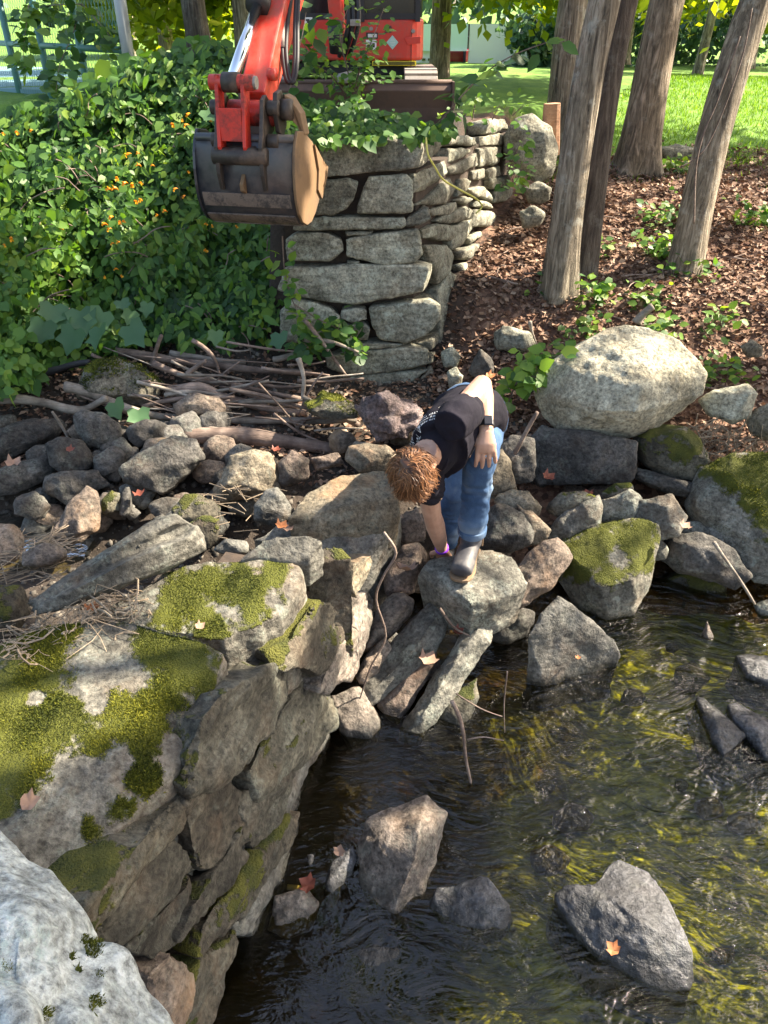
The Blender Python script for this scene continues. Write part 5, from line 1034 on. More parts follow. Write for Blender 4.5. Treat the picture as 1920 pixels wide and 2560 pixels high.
def strip(name, i0, i1, w, mat, lift=.008):
    bm = bmesh.new(); rr_ = []
    for i in range(i0, i1 + 1):
        p = pp[i]; t = (pp[min(i + 1, n - 1)] - pp[max(i - 1, 0)]).normalized(); nn = Vector((t.y, -t.x, 0))
        rr_.append([bm.verts.new(E(sx * w, *((p + nn * k)[:2]))) for k in (.001, lift) for sx in (-1, 1)])
    for a, b in zip(rr_[:-1], rr_[1:]):
        bm.faces.new((a[2], a[3], b[3], b[2])); bm.faces.new((a[0], a[2], b[2], b[0])); bm.faces.new((a[1], b[1], b[3], a[3]))
    bm.faces.new((rr_[0][0], rr_[0][1], rr_[0][3], rr_[0][2])); bm.faces.new((rr_[-1][0], rr_[-1][2], rr_[-1][3], rr_[-1][1])); bobj(name, bm, M[mat], buck)
strip('wear_strip', 18, 22, .245, 'wornstrip'); strip('wear_strip', 25, 30, .25, 'wornstrip', .010); strip('wear_strip', 31, 37, .255, 'wornstrip', .012)
for k in range(4):
    w = -.2 + k * .133; bm = bmesh.new(); prism(bm, [E(w - .03, .46, -.285), E(w + .03, .46, -.285), E(w + .018, .58, -.185), E(w - .018, .58, -.185)], EZ * .03); bobj('tooth', bm, M['mudsteel'], buck, bevel=.004)
bm = bmesh.new(); prism(bm, [E(-.014, -.028, -.17), E(-.014, -.075, -.215), E(-.014, -.07, -.25), E(-.014, -.024, -.27)], EW * .022); bobj('lifting_eye', bm, M['mudsteel'], buck, bevel=.004)
for w in (-.135, .105):   # mounting ears running down the shell
    bm = bmesh.new(); eplate(bm, [(.14, .02), (.10, .15), (.05, .19), (.0, .17), (-.02, .10), (-.045, .02), (-.075, -.04), (-.072, -.17), (-.045, -.25), (-.02, -.25), (-.02, -.1), (.02, -.02)], w, .022); bobj('ear_plate', bm, M['greasy'], buck, bevel=.004)
for w, l in ((-.175, .06), (.13, .06)):
    for d, z in ((.02, -.02), (.05, .13)):
        bm = bmesh.new(); ecyl(bm, (w, d, z), (w + l, d, z), .036); bobj('boss', bm, M['greasy'], buck, smooth=True, bevel=.004)
bm = bmesh.new(); ecyl(bm, (-.15, -.045, -.085), (.14, -.045, -.085), .042); bobj('cross_tube', bm, M['greasy'], buck, smooth=True)
# red H link between the ram and the bucket
for s in (-1, 1):
    bm = bmesh.new(); eplate(bm, [(-.055, -.10), (-.075, -.04), (-.055, .10), (-.03, .28), (.03, .28), (.04, .20), (.01, .05), (.0, -.09)], -.035 + (.058 if s > 0 else -.078), .02); bobj('link_plate', bm, M['redworn'], exc, bevel=.004)
bm = bmesh.new(); ebox(bm, (-.035, -.05, .06), .058, .012, .075); bobj('link_web', bm, M['redworn'], exc, bevel=.003)
bm = bmesh.new(); ebox(bm, (-.035, -.058, -.085), .058, .014, .03); bobj('link_web', bm, M['redworn'], exc, bevel=.003)
bm = bmesh.new(); ecyl(bm, (-.145, 0, .245), (.085, 0, .245), .036, 20); bobj('pin_tube', bm, M['redworn'], exc, smooth=True)
bm = bmesh.new(); ecyl(bm, (-.075, 0, .245), (.005, 0, .245), .046, 20); bobj('rod_eye', bm, M['greasy'], exc, smooth=True)
bm = bmesh.new(); ecyl(bm, (.085, 0, .245), (.098, 0, .245), .03, 16); bobj('pin_end', bm, M['steelgrey'], exc)
bm = bmesh.new(); ecyl(bm, (-.035, -.075, -.088), (-.035, -.06, -.088), .02, 14); bobj('bolt', bm, M['greasy'], exc)
bm = bmesh.new(); ecyl(bm, (-.13, .0, -.08), (.07, .0, -.08), .04, 18); bobj('link_pin', bm, M['greasy'], exc, smooth=True)
# arm
bm = bmesh.new(); A0 = (.02, .12, .10); A1 = (.02, 1.35, 1.18)
a = E(*A0); b = E(*A1); ax = (b - a).normalized(); up = EW.cross(ax).normalized()
if up.z < 0: up = -up
def abox(bm, t0, t1, h0, h1, w0, w1, off=0):
    L_ = (b - a).length; q = []
    for t, h, w in ((t0, h0, w0), (t1, h1, w1)):
        c = a + ax * (t * L_) + up * off
        q.append([bm.verts.new(c + EW * (i * w) + up * (j * h)) for i, j in ((-1, -1), (1, -1), (1, 1), (-1, 1))])
    bm.faces.new(q[0][::-1]); bm.faces.new(q[1])
    for i in range(4): bm.faces.new((q[0][i], q[0][(i + 1) % 4], q[1][(i + 1) % 4], q[1][i]))
abox(bm, .04, 1, .07, .16, .068, .085); bobj('arm', bm, M['red'], exc, bevel=.01)
bm = bmesh.new(); ecyl(bm, (-.10, .12, .10), (.17, .12, .10), .062, 20); bobj('arm_boss', bm, M['redworn'], exc, smooth=True)
bm = bmesh.new(); ecyl(bm, (.085, .22, .27), (.125, .22, .27), .03, 16); bobj('arm_pin', bm, M['red'], exc, smooth=True)
for w in (-.15, .16):
    bm = bmesh.new(); eplate(bm, [(.05, .02), (.02, .12), (.05, .20), (.12, .21), (.18, .15), (.17, .04), (.11, -.01)], w, .025); bobj('side_link', bm, M['greasy'], exc, bevel=.005)
bm = bmesh.new(); prism(bm, [E(.20, .10, .19), E(.23, .12, .17), E(.27, .14, .10), E(.285, .15, .0), E(.265, .15, -.02), E(.25, .14, .04), E(.22, .11, .08)], ED * .09); bobj('curved_guard', bm, M['mudsteel'], exc, bevel=.006)
bm = bmesh.new(); ecyl(bm, (.18, .1, .12), (.24, .1, .12), .05, 18); bobj('side_boss', bm, M['greasy'], exc, smooth=True)
rod0 = E(-.035, 0, .245); rod1 = E(-.03, .46, .58)
bm = bmesh.new(); tube(bm, [rod0, rod1], .030, 20); bobj('cylinder_rod', bm, M['chrome'], exc, smooth=True)
rd_ = (rod1 - rod0).normalized(); bm = bmesh.new(); tube(bm, [rod1 - rd_ * .03, rod1 + rd_ * .03], .062, 20); bobj('cylinder_gland', bm, M['rubber'], exc, smooth=True)
bm = bmesh.new(); tube(bm, [rod1, rod1 + rd_ * .7], .05, 20); bobj('cylinder_barrel', bm, M['rubber'], exc, smooth=True)
for dx in (0, .03):
    bm = bmesh.new(); tube(bm, smoothpath([at(712 + dx * 600, -20, 5.0), at(704 + dx * 500, 60, 4.85), at(706 + dx * 300, 130, 4.75), at(716 + dx * 300, 198, 4.68), at(730 + dx * 200, 200, 4.68), at(737 + dx * 200, 150, 4.72), at(738 + dx * 200, 60, 4.85), at(742 + dx * 200, -20, 5.0)], 6), .012, 8); bobj('hose', bm, M['rubber'], exc, smooth=True)
bm = bmesh.new(); tube(bm, [at(706, 52, 4.86), at(704, 120, 4.76)], .019, 12); bobj('hose_sleeve', bm, M['steelgrey'], exc, smooth=True)
# boom root and swing post in front of the body
bm = bmesh.new(); bq = [at(828, 90, 6.3), at(815, -30, 6.3), at(855, -30, 6.3), at(862, 90, 6.3)]; prism(bm, bq, Vector((0, .2, 0))); bobj('boom', bm, M['red'], exc, bevel=.02)
bm = bmesh.new(); tube(bm, [at(842, 130, 6.25), at(836, 55, 6.2)], .05, 16); bobj('boom_cylinder', bm, M['rubber'], exc, smooth=True)
for k, px in enumerate((868, 880, 893)):
    bm = bmesh.new(); tube(bm, smoothpath([at(px, -20, 6.35), at(px + 4, 50, 6.3), at(px - 6, 100, 6.3), at(px - 20, 140, 6.4)], 5), .016, 8); bobj('hose', bm, M['rubber'], exc, smooth=True)
bm = bmesh.new(); bbox(bm, at(888, 57, 6.25), Vector((.035, 0, 0)), Vector((0, .03, 0)), Vector((0, 0, .02))); bobj('hose_clamp', bm, M['steelgrey'], exc, bevel=.004)
# upper body: rounded red counterweight panels, dark glass above
By = 6.85
def bp(px, py, y=By): return at(px, py, y)
x0, x1 = bp(640, 100).x, bp(1060, 100).x; z0, z1, z2 = bp(1000, 152).z, bp(1000, 45).z, bp(1000, -180).z
def rrect(xa, xb, ya, yb, r, n=5):
    out = []
    for cx, cy, a0 in ((xb - r, ya + r, -90), (xb - r, yb - r, 0), (xa + r, yb - r, 90), (xa + r, ya + r, 180)):
        for k in range(n + 1): t = R(a0 + 90 * k / n); out.append((cx + r * math.cos(t), cy + r * math.sin(t)))
    return out
bm = bmesh.new(); prism(bm, [(x, y, z0) for x, y in rrect(x0, x1, By, By + 1.3, .13)], Vector((0, 0, z1 - z0))); bobj('body_panel', bm, M['red'], exc, bevel=.02)
bm = bmesh.new(); prism(bm, [(x, y, z1 + .004) for x, y in rrect(x0 + .03, x1 - .012, By + .012, By + 1.25, .10)], Vector((0, 0, z2 - z1))); bobj('cab_window', bm, M['glass'], exc, bevel=.01)
bm = bmesh.new(); bbox(bm, ((x0 + x1) / 2, By + .01, z1 + .01), Vector(((x1 - x0) / 2 - .05, 0, 0)), Vector((0, .012, 0)), Vector((0, 0, .02))); bobj('window_seal', bm, M['rubber'], exc)
for px in (905, 1045):
    bm = bmesh.new(); q = bp(px, 15, By - .004); bbox(bm, q + Vector((0, 0, .35)), Vector((.018, 0, 0)), Vector((0, .012, 0)), Vector((0, 0, .45))); bobj('cab_pillar', bm, M['rubber'], exc)
bm = bmesh.new(); bbox(bm, bp(1028, 120, By - .001), Vector((.002, 0, 0)), Vector((0, .002, 0)), Vector((0, 0, .12))); bobj('panel_seam', bm, M['label_black'], exc)
bm = bmesh.new(); prism(bm, [bp(1010, 95, By - .001), bp(1018, 113, By - .001), bp(1052, 108, By - .001), bp(1052, 90, By - .001)][::-1], Vector((0, -.008, 0))); bobj('door_handle', bm, M['red'], exc, bevel=.004)
for k in range(5):
    bm = bmesh.new(); bbox(bm, bp(970 + (k % 2), 66 + k * 3.6, By - .001), Vector((.026, 0, 0)), Vector((0, .003, 0)), Vector((0, 0, .0035))); bobj('vent_slot', bm, M['label_black'], exc)
bm = bmesh.new(); q = [(961, 107), (981, 87), (999, 104), (995, 111), (985, 124), (978, 121)]; prism(bm, [bp(x, y, By - .001) for x, y in ((966, 106), (981, 88), (996, 106), (981, 124))], Vector((0, -.003, 0))); dm = bobj('diamond_sticker', bm, M['label_mint'], exc, bevel=.006)
for k, w in enumerate((8, 12, 14, 11, 7)):
    bm = bmesh.new(); bbox(bm, bp(981, 98 + k * 4, By - .006), Vector((w * .0016, 0, 0)), Vector((0, .001, 0)), Vector((0, 0, .0014))); bobj('sticker_line', bm, M['label_white'], dm)
bm = bmesh.new(); bbox(bm, bp(930, 89, By - .001), Vector((.045, 0, 0)), Vector((0, .003, 0)), Vector((0, 0, .02))); lb = bobj('black_sticker', bm, M['label_black'], exc)
for k in range(3):
    bm = bmesh.new(); bbox(bm, bp(931, 86 + k * 3, By - .0055), Vector((.034, 0, 0)), Vector((0, .001, 0)), Vector((0, 0, .003))); bobj('sticker_line', bm, M['label_white'], lb)
bm = bmesh.new(); bbox(bm, bp(928, 112, By - .001), Vector((.04, 0, 0)), Vector((0, .003, 0)), Vector((0, 0, .032))); lb = bobj('white_sticker', bm, M['label_white'], exc)
for k in range(5):
    bm = bmesh.new(); bbox(bm, bp(923 if k != 2 else 926, 106 + k * 3.2, By - .0055), Vector((.022, 0, 0)), Vector((0, .001, 0)), Vector((0, 0, .0016))); bobj('sticker_line', bm, M['label_black'], lb)
bm = bmesh.new(); bbox(bm, bp(934, 113, By - .0056), Vector((.009, 0, 0)), Vector((0, .001, 0)), Vector((0, 0, .014))); bobj('sticker_line', bm, M['label_black'], lb)
bm = bmesh.new(); bbox(bm, bp(772, 55, By - .001), Vector((.028, 0, 0)), Vector((0, .003, 0)), Vector((0, 0, .03))); lb = bobj('white_sticker', bm, M['label_white'], exc)
for k in range(3):
    bm = bmesh.new(); bbox(bm, bp(772 - 3 + k * 3, 50 + k * 5, By - .0055), Vector((.014, 0, 0)), Vector((0, .001, 0)), Vector((0, 0, .006))); bobj('sticker_mark', bm, M['label_black'], lb)
for px, py in ((928, 72), (1033, 78)):
    bm = bmesh.new(); q = bp(px, py, By); tube(bm, [q + Vector((0, .01, 0)), q - Vector((0, .006, 0))], .014, 14); bobj('lock', bm, M['steelgrey'], exc)
bm = bmesh.new(); bbox(bm, bp(985, 158, By + .05), Vector((.17, 0, 0)), Vector((0, .05, 0)), Vector((0, 0, .016))); bobj('yellow_step', bm, M['yellow'], exc, bevel=.004)
for k in range(3):
    bm = bmesh.new(); bbox(bm, bp(985, 155 + k * 3, By - .004), Vector((.16, 0, 0)), Vector((0, .003, 0)), Vector((0, 0, .002))); bobj('step_rib', bm, M['rubber'], exc)
bm = bmesh.new(); prism(bm, [(x0 + .1, By + .1, z0 - .012), (x1 - .12, By + .1, z0 - .012), (x1 - .12, By + 1.1, z0 - .012), (x0 + .1, By + 1.1, z0 - .012)], Vector((0, 0, -.09))); bobj('turntable', bm, M['rubber'], exc, bevel=.01)
bm = bmesh.new(); bbox(bm, (-.3, By + .35, 2.02), Vector((.45, 0, 0)), Vector((0, .5, 0)), Vector((0, 0, .13))); bobj('undercarriage', bm, M['rubber'], exc, bevel=.03)
for s, cx in ((-1, -.86), (1, .28)):
    bm = bmesh.new(); r0 = .17; zc = 2.06; y0, y1 = 6.62, 7.9; pts_ = [(cx, y0 + r0 + r0 * math.cos(t), zc + r0 * math.sin(t)) for t in [math.pi / 2 + math.pi * k / 8 for k in range(9)]] + [(cx, y1 - r0 + r0 * math.cos(t), zc + r0 * math.sin(t)) for t in [-math.pi / 2 + math.pi * k / 8 for k in range(9)]]
    prism(bm, [Vector(p) - Vector((.12, 0, 0)) for p in pts_], Vector((.24, 0, 0))); tk = bobj('track', bm, M['rubber'], exc, bevel=.01)
    for k, t in enumerate([math.pi * .42 + k * .35 for k in range(9)]):
        c = Vector((cx, y0 + r0 + (r0 + .012) * math.cos(t), zc + (r0 + .012) * math.sin(t))); tg = Vector((0, -math.sin(t), math.cos(t))); nn = Vector((0, math.cos(t), math.sin(t)))
        bm = bmesh.new(); bbox(bm, c, Vector((.125, 0, 0)), tg * .022, nn * .014); bobj('track_pad', bm, M['steelgrey'], tk, bevel=.004)
    for k in range(6):
        bm = bmesh.new(); bbox(bm, (cx, y0 + .22 + k * .13, zc + r0 + .012), Vector((.125, 0, 0)), Vector((0, .03, 0)), Vector((0, 0, .014))); bobj('track_pad', bm, M['steelgrey'], tk, bevel=.004)
# dozer blade
bl0, bl1 = at(600, 205, 6.1).x, at(1131, 205, 6.1).x; zt = at(960, 206, 6.1).z; bm = bmesh.new()
pf = [(.05, zt), (.0, zt - .05), (-.0 + .03, zt - .16), (.04, zt - .26), (.0, zt - .36), (-.05, zt - .42)]
prism(bm, [Vector((bl0, 6.1 + d, z)) for d, z in pf] + [Vector((bl0, 6.1 + d + .025, z)) for d, z in pf[::-1]], Vector((bl1 - bl0, 0, 0))); bld = bobj('dozer_blade', bm, M['rustblade'], exc, bevel=.006)
bm = bmesh.new(); tube(bm, [(bl0, 6.15, zt), (bl1, 6.15, zt)], .016, 10); bobj('blade_edge', bm, M['rustblade'], bld, smooth=True)
for xx_ in (bl0 - .012, bl1):
    bm = bmesh.new(); prism(bm, [(xx_, 6.02, zt - .42), (xx_, 6.06, zt + .004), (xx_, 6.2, zt + .004), (xx_, 6.2, zt - .42)], Vector((.014, 0, 0))); bobj('blade_cheek', bm, M['rustblade'], bld)
for cx in (-.55, -.05):
    bm = bmesh.new(); bbox(bm, (cx, 6.45, 2.0), Vector((.05, 0, 0)), Vector((0, .3, 0)), Vector((0, 0, .06))); bobj('blade_arm', bm, M['rubber'], exc, bevel=.01)
q = at(878, 196, 6.0); bm = bmesh.new(); tube(bm, [q + Vector((0, .12, -.03)), q + Vector((0, .12, .02)), q + Vector((0, .12, .035))], [.12, .10, .04], 14); bobj('pivot_cap', bm, M['steelgrey'], exc, smooth=True)
# ------------------------------------------------------------------ the person
def cloth_mat(name, a, b, sc=500, stretch=(1, 1, 1), fade=None, rough=.9):
    g = G(name); tc = g.n('TexCoord', out=3); n1 = g.noise(tc, 9, 5, .6); n2 = g.noise(g.vmap(tc, stretch), sc, 3, .6)
    col = g.ramp(n1, [(.3, a), (.7, b)]); col = g.mix(.35, col, g.ramp(n2, [(.3, .3), (.7, .7)]), 'OVERLAY')
    if fade: col = g.mix(g.math('MULTIPLY', g.ramp(g.noise(tc, 5, 3, .5), [(.52, 0.), (.68, 1.)]), .6), col, fade)
    return g.done(g.bsdf(col, rough, g.bump(g.math('ADD', g.noise(g.vmap(tc, (1, 1, .4)), 22, 3, .55), g.math('MULTIPLY', n2, .12)), .55, .008), **{'Specular IOR Level': .15}))
M['jeans'] = cloth_mat('blue_denim', (.028, .06, .125), (.065, .12, .215), 420, (1, 1, .3), (.21, .28, .36))
M['shirt'] = cloth_mat('black_cotton', (.008, .0075, .012), (.016, .014, .021), 600)
g = G('skin'); tc = g.n('TexCoord', out=3); n1 = g.noise(tc, 14, 4, .6)
M['skin'] = g.done(g.bsdf(g.ramp(n1, [(.3, (.36, .195, .13)), (.7, (.52, .315, .225))]), .5, g.bump(g.noise(tc, 220, 3, .6), .15, .002), **{'Subsurface Weight': .12, 'Subsurface Radius': (.02, .008, .004), 'Subsurface Scale': .3}))
g = G('auburn_hair'); a_ = g.n('Attribute', out=2, attribute_name='rnd')
M['hair'] = g.done(g.bsdf(g.ramp(a_, [(0., (.045, .018, .008)), (.5, (.16, .065, .026)), (1., (.36, .17, .075))]), .42, **{'Specular IOR Level': .5}))
M['leather'] = simple('worn_dark_leather', (.045, .045, .052), .55, vary=.4, dirt=(.13, .115, .10), dirtk=.5, scale=16)
M['sole'] = simple('boot_sole', (.20, .13, .075), .8)
M['tanleather'] = simple('tan_boot_elastic', (.26, .16, .09), .8)
M['watchm'] = simple('watch_body', (.03, .03, .035), .3, metal=.5); M['screen'] = simple('watch_screen', (.012, .012, .015), .06, vary=.02, bump=0)
M['band'] = simple('purple_band', (.20, .03, .52), .5); M['print'] = simple('white_print', (.78, .78, .78), .7, vary=.1)

per = empty('person', (.39, 2.85, .5), 'person in black t-shirt and blue jeans bent over, one boot on a rock', 'person')
V = Vector
def solid(name, build, vox, sm, mat, parent=per, disp=None):
    """closed pieces united into one continuous surface"""
    bm = bmesh.new(); build(bm); bmesh.ops.recalc_face_normals(bm, faces=bm.faces[:]); me = bpy.data.meshes.new('t'); bm.to_mesh(me); bm.free()
    o = bpy.data.objects.new('t', me); COL.objects.link(o); m = o.modifiers.new('r', 'REMESH'); m.mode = 'VOXEL'; m.voxel_size = vox; m.use_smooth_shade = True
    m = o.modifiers.new('s', 'SMOOTH'); m.factor = .5; m.iterations = sm
    dg = bpy.context.evaluated_depsgraph_get(); dg.update(); out = bpy.data.meshes.new_from_object(o.evaluated_get(dg)); bpy.data.objects.remove(o); bpy.data.meshes.remove(me)
    n = len(out.vertices); co = np.empty(n * 3, np.float32); out.vertices.foreach_get('co', co); co = co.reshape(-1, 3).astype(float); no = np.empty(n * 3, np.float32); out.vertex_normals.foreach_get('vector', no)
    if disp is not None: co = co + no.reshape(-1, 3) * disp(co)[:, None]
    out.vertices.foreach_set('co', co.astype(np.float32).ravel()); out.update(); out.polygons.foreach_set('use_smooth', np.ones(len(out.polygons), bool)); out.materials.clear(); out.name = name
    return link(name, out, M[mat], parent)
def ball(bm, c, r, sub=3, ax=None):
    q = bmesh.ops.create_icosphere(bm, subdivisions=sub, radius=1.0)['verts']
    A = ax or (V((1, 0, 0)), V((0, 1, 0)), V((0, 0, 1)))
    for v in q: v.co = V(c) + A[0] * (v.co.x * r[0]) + A[1] * (v.co.y * r[1]) + A[2] * (v.co.z * r[2])
hipL = V((.448, 3.12, 1.06)); hipR = V((.368, 3.25, 1.05)); kneeL = V((.392, 2.738, 1.075)); ankL = V((.388, 2.815, .64)); kneeR = V((.352, 3.18, .64)); ankR = V((.318, 3.26, .27))
shR = V((.165, 2.68, 1.02)); shL = V((.271, 2.62, 1.298)); elL = V((.389, 2.846, 1.335)); wrL = V((.397, 2.685, 1.212)); elR = V((.208, 2.775, .765)); wrR = V((.268, 2.885, .505))
pel = V((.408, 3.185, 1.055)); L0 = (hipL - hipR).normalized(); L4 = (shL - shR).normalized()
sp = [pel, V((.388, 3.05, 1.115)), V((.338, 2.915, 1.16)), V((.278, 2.79, 1.175)), V((.226, 2.69, 1.145)), V((.195, 2.625, 1.125))]
lat = [L0.lerp(L4, t).normalized() for t in (0, .3, .6, .85, 1, 1)]
headc = V((.124, 2.54, 1.15)); hup = V((-.45, -.76, -.46)).normalized(); hface = V((.10, .25, -.95)); hface = (hface - hup * hface.dot(hup)).normalized(); hside = hup.cross(hface)
def B_body(bm):
    tube(bm, sp, [(.12, .09), (.11, .08), (.12, .085), (.13, .085), (.10, .06), (.05, .045)], 18, lat)
    neck = [sp[4], V((.172, 2.61, 1.15)), headc - hup * .06]; tube(bm, smoothpath(neck, 4), .055, 14)
    ball(bm, headc + hup * .02, (.056, .071, .082), 3, (hside, hface, hup))                                  # skull
    ball(bm, headc - hup * .055 + hface * .035, (.048, .052, .055), 3, (hside, hface, hup))                    # jaw
    ball(bm, headc - hup * .015 + hface * .080, (.011, .018, .021), 2, (hside, hface, hup)); ball(bm, headc - hup * .072 + hface * .072, (.021, .010, .008), 2, (hside, hface, hup))   # nose, lips
    for s in (-1, 1):
        ball(bm, headc + hup * .012 + hface * .070 + hside * s * .028, (.016, .010, .010), 2, (hside, hface, hup)); ball(bm, headc - hup * .01 + hside * s * .064, (.010, .017, .028), 2, (hside, hface, hup))
    for sh, el, wr in ((shL, elL, wrL), (shR, elR, wrR)):
        tube(bm, smoothpath([sh, sh.lerp(el, .5), el], 4), [lerp(.052, .040, i / 8) for i in range(9)], 14)
        m1 = el.lerp(wr, .3); tube(bm, [el, m1, el.lerp(wr, .7), wr], [.040, .043, .034, (.028, .024)], 14); ball(bm, el, (.041, .041, .041), 2)
    # left hand spread over the knee
    fwd = V((.02, -.16, -.98)).normalized(); sid = V((1, .05, .05)); sid = (sid - fwd * sid.dot(fwd)).normalized(); nrm = sid.cross(fwd)
    if nrm.y > 0: nrm = -nrm
    pc = wrL + V((.0, -.022, -.044)); kn = pc + fwd * .035
    tube(bm, [wrL, pc, kn], [(.028, .02), (.041, .017), (.043, .014)], 14, sid)
    for i, (off, ln, spread) in enumerate(((-.033, .072, -.10), (-.011, .080, .0), (.012, .075, .10), (.033, .060, .22))):
        s0 = kn + sid * off - fwd * .008; d1 = (fwd + sid * spread * .6 + nrm * .12).normalized(); d2 = (fwd + sid * spread * .7 - nrm * .28).normalized()
        p1 = s0 + d1 * ln * .45; p2 = p1 + d2 * ln * .33; p3 = p2 + (d2 - nrm * .35).normalized() * ln * .26; tube(bm, [s0, p1, p2, p3], [.0098, .0092, .0084, .0066], 10)
    t0 = wrL + fwd * .03 - sid * .028; tube(bm, [t0, t0 - sid * .028 + fwd * .022, t0 - sid * .038 + fwd * .052, t0 - sid * .036 + fwd * .075], [.014, .0125, .0105, .008], 10)
    # right hand closing on a stone
    fw = (wrR - elR).normalized(); sd = V((.9, -.3, .1)); sd = (sd - fw * sd.dot(fw)).normalized(); nr = sd.cross(fw); pk = wrR + fw * .075
    tube(bm, [wrR, wrR + fw * .04, pk], [(.027, .021), (.039, .018), (.041, .014)], 14, sd)
    for off, ln in ((-.031, .07), (-.010, .078), (.011, .074), (.032, .058)):
        s0 = pk + sd * off - fw * .006; p1 = s0 + (fw + nr * .2).normalized() * ln * .45; p2 = p1 + (fw + nr * .9).normalized() * ln * .33; tube(bm, [s0, p1, p2, p2 + (fw * .5 + nr).normalized() * ln * .25], [.0098, .0092, .0084, .0066], 10)
    t0 = wrR + fw * .025 - sd * .028; tube(bm, [t0, t0 - sd * .03 + fw * .02, t0 - sd * .035 + fw * .055], [.014, .012, .008], 10)
solid('body', B_body, .0042, 2, 'skin')
def B_jeans(bm):
    tube(bm, [sp[1].lerp(sp[2], .12), sp[1].lerp(sp[0], .4), sp[0], sp[0] + V((.005, .055, -.03)), sp[0] + V((.005, .09, -.07))], [(.145, .110), (.155, .120), (.166, .128), (.16, .115), (.12, .08)], 20, L0)
    for h, k, a_, cuff in ((hipL, kneeL, ankL, .085), (hipR, kneeR, ankR, .08)):
        up_ = a_ + (k - a_).normalized() * .02
        tube(bm, smoothpath([h, h.lerp(k, .5) + V((0, 0, .01)), k], 5), [lerp(.100, .068, i / 10) for i in range(11)], 18); ball(bm, k, (.067, .067, .067), 3)
        tube(bm, smoothpath([k, k.lerp(a_, .35) + V((0, .012, 0)), k.lerp(a_, .7), up_], 5), [lerp(.066, .056, i / 15) for i in range(15)] + [cuff * .72], 18)
def d_jeans(co):
    w = .0045 * fbm(co * np.array([9, 9, 20]), 4, 3) + .010 * np.abs(vnoise(co * np.array([12, 12, 26]) + 3 * vnoise(co * 5, 2)[:, None], 8))
    return w - .002
jn = solid('jeans', B_jeans, .0062, 3, 'jeans', disp=d_jeans)
cu = (ankL - kneeL).normalized(); bm = bmesh.new(); tube(bm, [ankL - cu * .05, ankL - cu * .012], .064, 24); bobj('hem', bm, M['jeans'], jn, smooth=True, bevel=.004)
# seam, belt loop and pocket
bm = bmesh.new(); tube(bm, [sp[1].lerp(sp[2], .02), sp[1].lerp(sp[0], .22)], [(.151, .116), (.157, .121)], 28, L0); bobj('waistband', bm, M['jeans'], jn, smooth=True)
def B_shirt(bm):
    tube(bm, smoothpath([sp[1].lerp(sp[2], .12), sp[1].lerp(sp[2], .55)] + sp[2:5] + [sp[4].lerp(sp[5], .45)], 4), [(lerp(.158, .16, i / 20) + .012 * math.sin(i * .33), lerp(.124, .118, i / 20)) for i in range(21)], 24,
         [lat[min(int(i / 4), 4)].lerp(lat[min(int(i / 4) + 1, 5)], (i % 4) / 4).normalized() for i in range(20)] + [lat[5]])
    ball(bm, sp[4].lerp(sp[5], .5), (.13, .075, .085), 3, (L4, (sp[5] - sp[4]).normalized(), L4.cross((sp[5] - sp[4]).normalized())))
    e1 = shL.lerp(elL, .50); tube(bm, [shL - (elL - shL) * .25, shL, shL.lerp(elL, .35) + V((0, -.012, -.02)), e1 + V((0, -.012, -.028))], [.066, .076, .072, .066], 20)
    e2 = shR.lerp(elR, .42); tube(bm, [shR - (elR - shR) * .25, shR, shR.lerp(elR, .25), e2], [.065, .076, .072, .068], 20)
def d_shirt(co): return .005 * fbm(co * np.array([11, 7, 11]), 14, 3) + .012 * np.abs(vnoise(co * np.array([16, 8, 14]) + 2 * vnoise(co * 6, 5)[:, None], 18)) - .002
sh_o = solid('shirt', B_shirt, .0062, 3, 'shirt', disp=d_shirt)
# verse printed on the back of the shirt
bpy.context.view_layer.update(); me = sh_o.data; off = sh_o.matrix_world.translation
tree_ = BVHTree.FromPolygons([v.co + off for v in me.vertices], [p.vertices[:] for p in me.polygons])
upb = (sp[4] - sp[2]).normalized(); rt = -(L4 - upb * L4.dot(upb)).normalized(); outn = rt.cross(upb).normalized()
if outn.z < 0: outn = -outn
outn = (outn + (CAM - sp[3]).normalized() * .55).normalized(); cen = sp[4] + upb * .005 + outn * .25
for k, (txt, sz) in enumerate((('JESUS REPLIED, "YOU DO NOT', .0165), ('REALIZE NOW WHAT I AM DOING,', .0165), ('BUT LATER YOU WILL UNDERSTAND."', .0165), ('JOHN 13:7', .0165))):
    cu_ = bpy.data.curves.new('t', 'FONT'); cu_.body = txt; cu_.size = sz; cu_.align_x = 'CENTER'; cu_.resolution_u = 2; cu_.space_character = 1.12; to = bpy.data.objects.new('t', cu_); COL.objects.link(to); bpy.context.view_layer.update()
    dg = bpy.context.evaluated_depsgraph_get(); tm = bpy.data.meshes.new_from_object(to.evaluated_get(dg)); bpy.data.objects.remove(to)
    bm = bmesh.new(); bm.from_mesh(tm); bpy.data.meshes.remove(tm)
    for v in bm.verts:
        p = cen + rt * v.co.x + upb * (v.co.y - k * .022); hit = tree_.ray_cast(p, -outn)
        if hit[0] is not None: v.co = hit[0] + outn * .0035
        else: v.co = p - outn * .25
    bm.normal_update(); m_ = bpy.data.meshes.new('lettering'); bm.to_mesh(m_); bm.free(); link('lettering', m_, M['print'], sh_o)
# collar
bm = bmesh.new(); nk = V((.188, 2.632, 1.135)); ndir = (headc - nk).normalized(); ring = []
a1, b1_ = frame(ndir); tube(bm, [nk + (a1 * math.cos(t) + b1_ * math.sin(t)) * .068 for t in [6.2832 * k / 20 for k in range(21)]], .007, 6); bobj('collar', bm, M['shirt'], sh_o, smooth=True)
